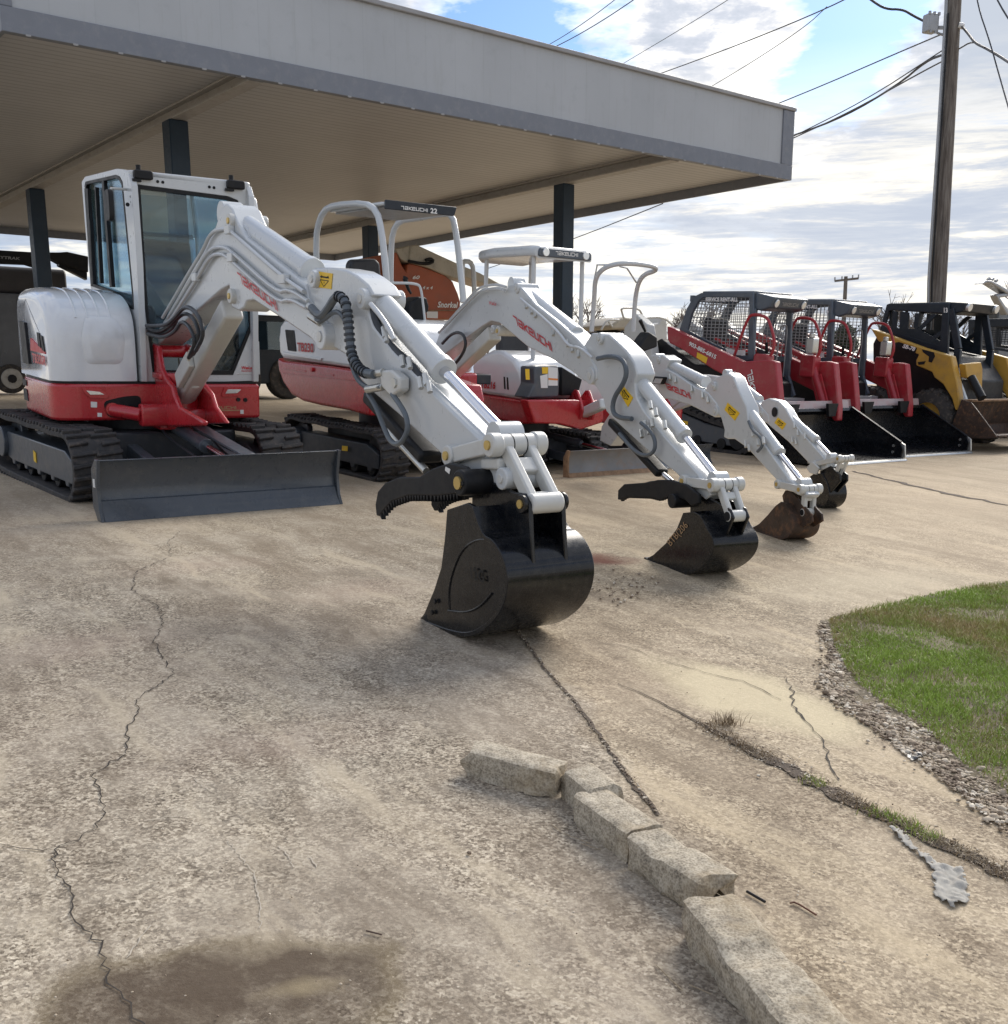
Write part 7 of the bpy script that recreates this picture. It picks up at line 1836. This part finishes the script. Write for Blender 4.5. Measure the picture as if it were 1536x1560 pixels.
kerb((902, 1206), (984, 1262), .135, .092, 3, 'cracked kerb block with a sloping chipped end, third from the slab bucket', (.02, .025), 1.0, .12)
kerb((984, 1266), (1094, 1335), .14, .10, 4, 'kerb block with a dark split along its lower face, just before the longest one', (.02, .04), 1.2, .12)
kerb((1082, 1364), (1290, 1610), .155, .11, 6, 'longest straight kerb block running out of the bottom of the picture', (.03, .02), 1.1, .14)

# litter
def crumple(px, py, pts_, label, seed):
    rng = random.Random(seed); P = [G(*p) for p in pts_]; 
    cx = sum(p.x for p in P) / len(P); cy = sum(p.y for p in P) / len(P); poly = [(p.x, p.y) for p in P]; st = .006
    x0, x1 = min(p[0] for p in poly), max(p[0] for p in poly); y0, y1 = min(p[1] for p in poly), max(p[1] for p in poly)
    ids = {}; V = []; Fc = []
    def vid(i, j):
        if (i, j) not in ids:
            x, y = x0 + i * st, y0 + j * st; r1 = abs(mn.noise((x * 28, y * 28, seed))); r2 = abs(mn.noise((x * 60, y * 45, seed + 3)))
            ids[(i, j)] = len(V); V.append((x + .003 * mn.noise((x * 50, y * 50, 0)), y, gz(x, y) + .004 + .018 * r1 + .006 * r2))
        return ids[(i, j)]
    for i in range(int((x1 - x0) / st) + 1):
        for j in range(int((y1 - y0) / st) + 1):
            q = (x0 + (i + .5) * st + .01 * mn.noise((i * .3, j * .3, 2)), y0 + (j + .5) * st)
            if inside(q, poly): Fc.append((vid(i, j), vid(i + 1, j), vid(i + 1, j + 1), vid(i, j + 1)))
    return V, Fc
V, Fc = crumple(0, 0, Z7((1100, 975), (1130, 975), (1200, 1050), (1290, 1110), (1370, 1130), (1385, 1210), (1390, 1245), (1330, 1268), (1265, 1220), (1260, 1130), (1210, 1075), (1150, 1030)), '', 3)
M['rag'] = mat('dirty_plastic_rag', (.36, .345, .31), .9, var=.1, dirt=(.2, .17, .14), dirt_amt=.6, vscale=14)
ro = obj('plastic_rag', MB().add(V, Fc), M['rag'], smooth=60, origin=G(1440, 1340)); tag(ro, 'crumpled dirty white plastic sheet on the slab near the lower right', 'rubbish')
s_ = ro.modifiers.new('thick', 'SOLIDIFY'); s_.thickness = .0015
V, Fc = crumple(0, 0, Z7((1165, 705), (1190, 695), (1222, 700), (1215, 722), (1175, 725)), '', 8)
tag(obj('plastic_scrap', MB().add(V, Fc), M['hose'], smooth=60, origin=G(1390, 1155)), 'small torn black plastic scrap on the gravel edge', 'rubbish')
def stick(pts_, r, name, label, m_, cat):
    P = [G(*p, dz=r + .004) for p in pts_]; tag(obj(name, MB().tube(P, r, n=6, smooth=1), M[m_], origin=P[0]), label, cat)
M['rusty'] = mat('rusty_wire', (.13, .055, .03), .8, var=.3); M['twig'] = mat('twig_bark', (.09, .06, .045), .9, var=.3)
stick(((1138, 1358), (1166, 1374)), .004, 'pipe_offcut', 'short black pipe offcut beside the kerb blocks', 'blackm', 'rubbish')
stick(((1204, 1376), (1212, 1374), (1244, 1394)), .0025, 'bent_wire', 'thin rusty bent wire lying right of the kerb blocks', 'rusty', 'wire')
stick(((558, 1418), (582, 1424)), .002, 'twig', 'thin dark twig on the slab above the oily stain', 'twig', 'twig')
rng = random.Random(21)
for k, px in enumerate(((1020, 1490), (1050, 1500), (1000, 1470), (860, 1270), (885, 1285), (840, 1255))):
    stick(((px[0], px[1]), (px[0] + rng.uniform(15, 45), px[1] + rng.uniform(5, 25))), .0012, 'straw', 'dry straw stalk lying in the shade of the kerb blocks', 'dry', 'straw') 
for o in list(C.objects):
    if o.name.startswith('straw'): o['group'] = 'straw stalks by the kerb blocks'
for px, lb in (((715, 1303), 'small pale stone alone on the slab left of the kerb blocks'), ((1156, 1185), 'small dark brown stone between the slab joint and the dirt strip')):
    g_ = G(*px); o = pebbles('stone', [(g_.x, g_.y, .009)], M['pebble'], random.Random(3)); tag(o, lb, 'stone')
# ================================================================= poles, wires, trees
EXPO = 0.82
def polemesh(a, b, r0, r1, n=20, k=14):
    mb = MB(); V = []; 
    for i in range(k + 1):
        t = i / k; p = a.lerp(b, t); r = r0 + (r1 - r0) * t
        for j in range(n): th = 2 * math.pi * j / n; rr = r * (1 + .02 * mn.noise((math.cos(th) * 2, math.sin(th) * 2, t * 9))); V.append((p.x + rr * math.cos(th), p.y + rr * math.sin(th), p.z))
    F_ = [(i * n + j, i * n + (j + 1) % n, (i + 1) * n + (j + 1) % n, (i + 1) * n + j) for i in range(k) for j in range(n)] + [tuple(range(k * n, k * n + n))]
    return mb.add(V, F_)
def woodmat():
    m, nt, b = new_mat('weathered_pole'); co = objco(nt); mp = N(nt, 'ShaderNodeMapping'); mp.inputs['Scale'].default_value = (14, 14, .7); nt.links.new(co, mp.inputs['Vector'])
    n1 = noise(nt, mp.outputs[0], 2.5, 8, .7); n2 = noise(nt, co, 1.2, 5, .6)
    c = ramp(nt, n1, [(.35, (.055, .048, .043)), (.5, (.16, .142, .125)), (.65, (.27, .25, .225))]); c = mix(nt, ramp(nt, n2, [(.4, 0.), (.7, .4)]), c, (.11, .08, .06))
    nt.links.new(c, b.inputs['Base Color']); b.inputs['Roughness'].default_value = .9; bump(nt, n1, .6, .02, b); return m
M['pole'] = woodmat()
YP = 20.5
pb_ = at_y(1416, 660, YP); pb_.z = gz(pb_.x, pb_.y) - .1; pt_ = at_y(1461, -150, YP)
pf = Vector((pb_.x, pb_.y, pb_.z))
pole = thing('utility_pole', pf, 'tall weathered wooden utility pole behind the yellow skid steer', 'utility pole')
obj('pole_shaft', polemesh(pb_, pt_, .17, .13), M['pole'], pole)
obj('conduit', MB().tube([at_y(1412, 640, YP - .15), at_y(1415, 430, YP - .15), at_y(1428, 230, YP - .15), at_y(1441, 20, YP - .15), at_y(1444, -60, YP - .15)], .028), M['galv'], pole)
obj('conduit', MB().tube([at_y(1418, 640, YP - .2), at_y(1420, 430, YP - .2), at_y(1432, 230, YP - .2), at_y(1445, 20, YP - .2)], .018), M['blackm'], pole)
Zp = lambda *p: Z((1180, 0), 3.25, p)
c_ = at_y(1418, 36, YP - .1)
cf = Fr(c_, 20)
tb_ = obj('junction_box', MB(cf).rbox(-.09, .09, -.11, .11, -.15, .15, .03), M['galv'], pole, bevel=.02)
for k in range(5): obj('box_lug', MB(cf).cyl((.08, -.1 + .05 * k, .12 - .24 * (k % 2)), (.08, -.1 + .05 * k, .17 - .34 * (k % 2)), .025, n=8), M['galv'], tb_)
obj('bracket', MB().bar(at_y(1425, 42, YP - .1), at_y(1446, 42, YP), .05, .05).bar(at_y(1428, 50, YP - .1), at_y(1446, 56, YP), .03, .03), M['galv'], pole)
obj('insulator', MB().cyl(at_y(1460, 38, YP - .1), at_y(1468, 40, YP - .1), .05), M['sticker'], pole)
M['cable'] = mat('overhead_cable', (.03, .032, .038), .6, var=.2)
def wire(pts_, r, label, sag=True):
    P = [at_y(x, y, Y) for x, y, Y in pts_]
    if len(P) == 2:
        n = 14; a, b = P; L_ = (b - a).length
        P = [a.lerp(b, i / n) + Vector((0, 0, -L_ * .012 * 4 * (i / n) * (1 - i / n))) for i in range(n + 1)]
        o = obj('overhead_cable', MB().tube(P, r, n=6), M['cable'], origin=P[0])
    else: o = obj('overhead_cable', MB().tube(P, r, n=6, smooth=2), M['cable'], origin=P[0])
    tag(o, label, 'cable', 'overhead cables at the utility pole')
wire(((1130, 232, 33), (1214, 205, 30), (1290, 176, 26.5), (1370, 128, 23.5), (1412, 92, 21.5), (1440, 82, YP)), .022, 'thickest sagging cable from behind the canopy corner to the pole')
wire(((1100, 262, 34), (1210, 207, 30), (1320, 152, 25.5), (1440, 74, YP)), .012, 'thin straight cable just above the thickest sagging one')
wire(((1120, 250, 34), (1212, 209, 30), (1300, 168, 26), (1400, 112, 22), (1442, 90, YP)), .014, 'lowest of the three cables converging at the canopy corner')
wire(((1050, 212, 34), (1240, 136, 28), (1350, 88, 24), (1444, 48, YP)), .013, 'lone cable reaching the pole just below its junction box')
wire(((1290, -30, 22), (1330, 2, 21.2), (1350, 14, 21), (1376, 14, 20.8), (1392, 24, 20.6), (1412, 34, 20.4)), .022, 'thick wavy cable entering the left side of the junction box')
wire(((1464, 38, YP), (1476, 52, 19.8), (1486, 66, 19), (1504, 74, 18.4), (1540, 96, 17), (1600, 140, 15)), .02, 'thick wavy cable leaving the pole to the right')
wire(((1462, 74, YP), (1482, 62, 19.5), (1500, 72, 18)), .013, 'short cable stub joining the wavy cable right of the pole')
wire(((1484, -40, 19), (1490, 10, 18.5), (1508, 62, 18), (1524, 120, 17.5), (1556, 230, 16)), .012, 'steep guy cable crossing the right edge of the sky')
wire(((1505, -30, 17), (1530, 20, 16.5), (1560, 60, 16)), .012, 'dark cable end in the upper right corner')
wire(((1020, -40, 40), (811, 86, 60)), .02, 'lower of the close pair of cables over the middle of the canopy')
wire(((985, -40, 40), (803, 84, 60)), .016, 'upper of the close pair of cables over the middle of the canopy')
wire(((1200, -60, 40), (1085, 16, 44), (922, 113, 58), (860, 150, 62)), .013, 'faint cable between the pair and the long diagonal cable')
wire(((1330, -22, 34), (1240, 22, 38), (1100, 78, 46), (970, 125, 56)), .019, 'long diagonal cable descending to the canopy roof edge')
wire(((1260, 10, 36), (1228, 40, 38), (1150, 92, 44), (1080, 134, 52)), .014, 'short faint cable right of the long diagonal one')
wire(((1010, 310, 46), (875, 364, 60), (740, 410, 76)), .022, 'cable seen below the canopy edge beside the front column')
# distant pole
p0 = at_y(1283, 560, 75); p1 = at_y(1289, 421, 75); p0.z = gz(p0.x, p0.y)
dp = thing('utility_pole', p0, 'small distant utility pole with a crossarm above the second red loader', 'utility pole')
obj('pole_shaft', MB().cyl(p0, p1, .17, .12), M['pole'], dp)
a, b = at_y(1272, 428, 75), at_y(1308, 424, 75)
ca = obj('crossarm', MB().bar(a, b, .12, .14), M['pole'], dp)
for k in (0, .3, .75, 1): q = a.lerp(b, k); obj('insulator', MB().cyl(q, q + Vector((0, 0, .25)), .05, n=8), M['galv'], ca)

def leafmat(name, c0, c1):
    m, nt, b = new_mat(name); co = objco(nt); n = noise(nt, co, 3, 4, .7)
    nt.links.new(ramp(nt, n, [(.35, c0), (.65, c1)]), b.inputs['Base Color']); b.inputs['Roughness'].default_value = .7; return m
M['bark'] = mat('grey_bark', (.15, .13, .115), .9, var=.3); M['rustleaf'] = leafmat('rust_brown_leaves', (.15, .05, .025), (.30, .12, .06)); M['dkleaf'] = leafmat('dark_evergreen', (.02, .03, .015), (.05, .07, .03))
def bare(pos, h, seed, label, mat_='bark', spread=.5, name='bare_tree', grp=None, twist=1):
    rng = random.Random(seed); mb = MB(); tw = MB()
    def grow(p, d, l, r, lev):
        q = p + d * l; (mb if lev < 2 else tw).cyl(p, q, r, r * .72, n=5 if lev < 2 else 3, cap=False)
        if lev >= 5: return
        for k in range(3 if lev < 3 else 2 + (rng.random() < .5)):
            a = Vector((rng.gauss(0, 1), rng.gauss(0, 1), rng.gauss(.25, .6))).normalized()
            grow(p.lerp(q, rng.uniform(.55, 1)), (d + a * spread * (1 + .2 * lev)).normalized(), l * rng.uniform(.55, .78), r * .63, lev + 1)
    grow(Vector(pos), Vector((rng.gauss(0, .05), 0, 1)).normalized(), h * .32, h * .02, 0)
    t = thing(name, Vector(pos), label, 'tree', grp)
    obj('trunk', mb, M[mat_], t); obj('crown', tw, M[mat_], t); return t, tw
k = 0
for px, Y, h in ((872, 60, 4.2), (886, 64, 5.0), (905, 66, 4.0), (925, 70, 3.6), (985, 72, 3.6), (1010, 68, 3.8), (1032, 62, 4.6), (1046, 66, 4.9), (1068, 70, 4.2), (1250, 72, 4.2), (1262, 76, 3.8), (1340, 70, 4.8), (1352, 74, 5.2), (1362, 66, 4.6), (1395, 78, 4.6), (1440, 80, 5.0), (1455, 76, 4.6), (1530, 60, 5.0), (740, 74, 4.2), (700, 78, 4.6)):
    p = at_y(px, 575, Y); p.z = gz(p.x, p.y) - .2; k += 1
    bare(p, h * 1.5, 100 + k, 'leafless grey tree on the far horizon', grp='leafless trees on the horizon')
def crown_leaves(tw, n, s, rng, mat_, parent, name='foliage'):
    mb = MB(); vs = tw.v
    for _ in range(n):
        c = vs[rng.randrange(len(vs))] + Vector((rng.gauss(0, s * 1.2), rng.gauss(0, s * 1.2), rng.gauss(0, s))); u = Vector((rng.gauss(0, 1), rng.gauss(0, 1), rng.gauss(0, 1))).normalized() * s; v = u.orthogonal().normalized() * s * .6
        mb.add([c - u, c + v, c + u, c - v], [(0, 1, 2, 3)])
    return obj(name, mb, M[mat_], parent, smooth=0)
p = at_y(1488, 570, 34); p.z = gz(p.x, p.y)
t, tw = bare(p, 2.6, 7, 'low bush of rust brown dead leaves right of the utility pole', spread=.75, name='dead_leaf_bush')
crown_leaves(tw, 5200, .045, random.Random(4), 'rustleaf', t)
for i, px in enumerate((1276, 1291)):
    p = at_y(px, 575, 72); p.z = gz(p.x, p.y); t, tw = bare(p, 4.6, 30 + i, 'narrow dark evergreen at the foot of the small distant pole', spread=.16, name='evergreen', grp='evergreens by the distant pole'); crown_leaves(tw, 1500, .12, random.Random(i), 'dkleaf', t)
# grey crooked boom at the far right
gf = vfr(10.2, 21.5, 38)
gb = thing('backhoe_boom', gf, 'pale grey crooked steel boom rising at the right edge above the machines', 'backhoe')
q = gf.onx(ZJ((1070, 75), (1105, 38), (1150, 42), (1220, 75), (1330, 145), (1330, 185), (1210, 110), (1150, 72), (1110, 65)), 0)
o = obj('boom', MB(gf).ext(0, q, -.2, 0), M['galv'], gb, bevel=.02)
q = gf.onx(ZJ((1200, 175), (1230, 165), (1350, 150), (1350, 185), (1235, 200), (1330, 340), (1300, 360), (1215, 215)), 0)
obj('dipper', MB(gf).ext(0, q, -.16, -.02), M['galv'], gb, bevel=.02)
for a_, b__ in (((1110, 40), (1125, 25)), ((1140, 42), (1160, 28)), ((1180, 52), (1195, 40))): obj('boom_lug', MB(gf).cyl(gf.x3(ZJ(a_)[0], -.1), gf.x3(ZJ(b__)[0], -.1), .03, n=8), M['galv'], o)
q = gf.onx(ZJ((1300, 320), (1400, 320), (1400, 1400), (1300, 1400)), 0); obj('mast', MB(gf).ext(0, q, -.6, -.2), M['dgrey'], gb, bevel=.02)

# ================================================================= sky and sun
SAZ, SEL = R(32), R(34)
w = D.worlds.new('World'); bpy.context.scene.world = w; w.use_nodes = True
nt = w.node_tree; bg = nt.nodes['Background']
sky = N(nt, 'ShaderNodeTexSky', sky_type='NISHITA'); sky.sun_disc = False; sky.sun_elevation = SEL; sky.sun_rotation = SAZ; sky.air_density = 1.0; sky.dust_density = .6; sky.ozone_density = 1.5
tc = N(nt, 'ShaderNodeTexCoord'); dv = tc.outputs['Generated']
s = N(nt, 'ShaderNodeSeparateXYZ'); nt.links.new(dv, s.inputs[0])
zc = math_(nt, 'ADD', math_(nt, 'MAXIMUM', s.outputs[2], 0.0), .10)
cx = math_(nt, 'DIVIDE', s.outputs[0], zc); cy = math_(nt, 'DIVIDE', s.outputs[1], zc)
cb_ = N(nt, 'ShaderNodeCombineXYZ'); nt.links.new(cx, cb_.inputs[0]); nt.links.new(cy, cb_.inputs[1])
P_ = cb_.outputs[0]
cov = noise(nt, P_, 1.7, 6, .6); fine_ = noise(nt, P_, 5.2, 6, .66, .15); thick = noise(nt, P_, 1.8, 5, .62)
def blob(px, rad):
    d = ray(*px).normalized(); dt = N(nt, 'ShaderNodeVectorMath', operation='DOT_PRODUCT'); nt.links.new(dv, dt.inputs[0]); dt.inputs[1].default_value = tuple(d)
    return ramp(nt, math_(nt, 'SUBTRACT', dt.outputs['Value'], 0.0), [(math.cos(rad), 0.), (math.cos(rad * .15), 1.)], 'EASE')
d_ = math_(nt, 'ADD', math_(nt, 'MULTIPLY', cov, .72), math_(nt, 'MULTIPLY', fine_, .28))
for px, rad, amt in (((1290, 100), .075, -.18), ((1350, 60), .05, -.12), ((735, 35), .045, -.14), ((960, 128), .04, -.12), ((1190, 150), .04, -.10), ((1340, 125), .045, -.10), ((980, 60), .07, .14), ((1120, 60), .09, .16), ((1350, 190), .12, .14), ((1250, 260), .14, .16), ((1480, 260), .14, .16), ((1500, 60), .08, .12), ((600, 10), .06, .12), ((60, 380), .12, -.12)):
    d_ = math_(nt, 'ADD', d_, math_(nt, 'MULTIPLY', blob(px, rad), amt))
low = ramp(nt, s.outputs[2], [(.0, 1.), (.16, .85), (.27, 0.)])
az = math_(nt, 'DIVIDE', s.outputs[0], math_(nt, 'ADD', math_(nt, 'ABSOLUTE', s.outputs[1]), .35))
cb2 = N(nt, 'ShaderNodeCombineXYZ'); nt.links.new(math_(nt, 'MULTIPLY', az, 4.4), cb2.inputs[0]); nt.links.new(math_(nt, 'MULTIPLY', s.outputs[2], 34.), cb2.inputs[1]); nt.links.new(math_(nt, 'MULTIPLY', s.outputs[1], 1.5), cb2.inputs[2])
stk = noise(nt, cb2.outputs[0], 1.15, 7, .66, .25)
lowcol = ramp(nt, stk, [(.38, (2.1, 2.5, 3.3)), (.455, (2.6, 2.95, 3.6)), (.50, (3.9, 3.95, 4.1)), (.54, (5.6, 5.3, 4.7)), (.60, (6.9, 6.5, 5.8)), (.70, (3.6, 4.5, 6.0))])
alpha = ramp(nt, d_, [(.44, 0.), (.545, 1.)])
alpha = mix(nt, low, alpha, (1., 1., 1.))
tk = math_(nt, 'ADD', math_(nt, 'MULTIPLY', thick, 1.0), math_(nt, 'MULTIPLY', math_(nt, 'SUBTRACT', fine_, .5), .9))
for px, rad, amt in (((1430, 250), .13, .16), ((1270, 290), .12, .12), ((1520, 90), .06, .12), ((1010, 60), .06, .12), ((1130, 20), .12, -.14), ((1300, 150), .07, -.12), ((800, 60), .08, -.04), ((640, 20), .06, .03)):
    tk = math_(nt, 'ADD', tk, math_(nt, 'MULTIPLY', blob(px, rad), amt))
tk = math_(nt, 'ADD', tk, math_(nt, 'MULTIPLY', math_(nt, 'SUBTRACT', d_, .58), .7))
ccol = ramp(nt, tk, [(.34, (7.6, 7.6, 7.5)), (.44, (6.3, 6.2, 6.0)), (.51, (4.3, 4.4, 4.7)), (.58, (2.9, 3.2, 3.9)), (.70, (2.1, 2.5, 3.2))])
ccol = mix(nt, low, ccol, lowcol)
glow = blob((1150, -120), .6)
ccol = mix(nt, math_(nt, 'MULTIPLY', glow, .2), ccol, (7.8, 7.7, 7.4))
sk_ = mix(nt, 1., sky.outputs[0], (.40, .50, .64), 'MULTIPLY')
skyg = N(nt, 'ShaderNodeVectorMath', operation='SCALE'); nt.links.new(sk_, skyg.inputs[0]); skyg.inputs[3].default_value = 1.25
col = mix(nt, alpha, skyg.outputs[0], ccol)
nt.links.new(col, bg.inputs[0]); bg.inputs[1].default_value = .108
sn = D.lights.new('sun', 'SUN'); sn.energy = 2.6; sn.angle = R(38); sn.color = (1., .93, .83)
so2 = D.objects.new('sun', sn); C.objects.link(so2)
sd = Vector((math.sin(SAZ) * math.cos(SEL), math.cos(SAZ) * math.cos(SEL), math.sin(SEL)))
so2.rotation_euler = sd.to_track_quat('Z', 'Y').to_euler(); so2.location = (0, 0, 20)
# ================================================================= camera, render, world
cam = D.cameras.new('camera'); co = D.objects.new('camera', cam); C.objects.link(co)
co.location = CAM; co.rotation_euler = (math.pi / 2 - PC, 0, 0)
cam.sensor_fit = 'HORIZONTAL'; cam.sensor_width = 36; cam.lens = 36 * F / 1536
cam.shift_y = (PY - 780) / 1536; cam.clip_start = .05; cam.clip_end = 3000
bpy.context.scene.camera = co
sc_ = bpy.context.scene
sc_.view_settings.view_transform = 'Standard'; sc_.view_settings.look = 'None'; sc_.view_settings.exposure = EXPO
sc_.view_settings.gamma = 1
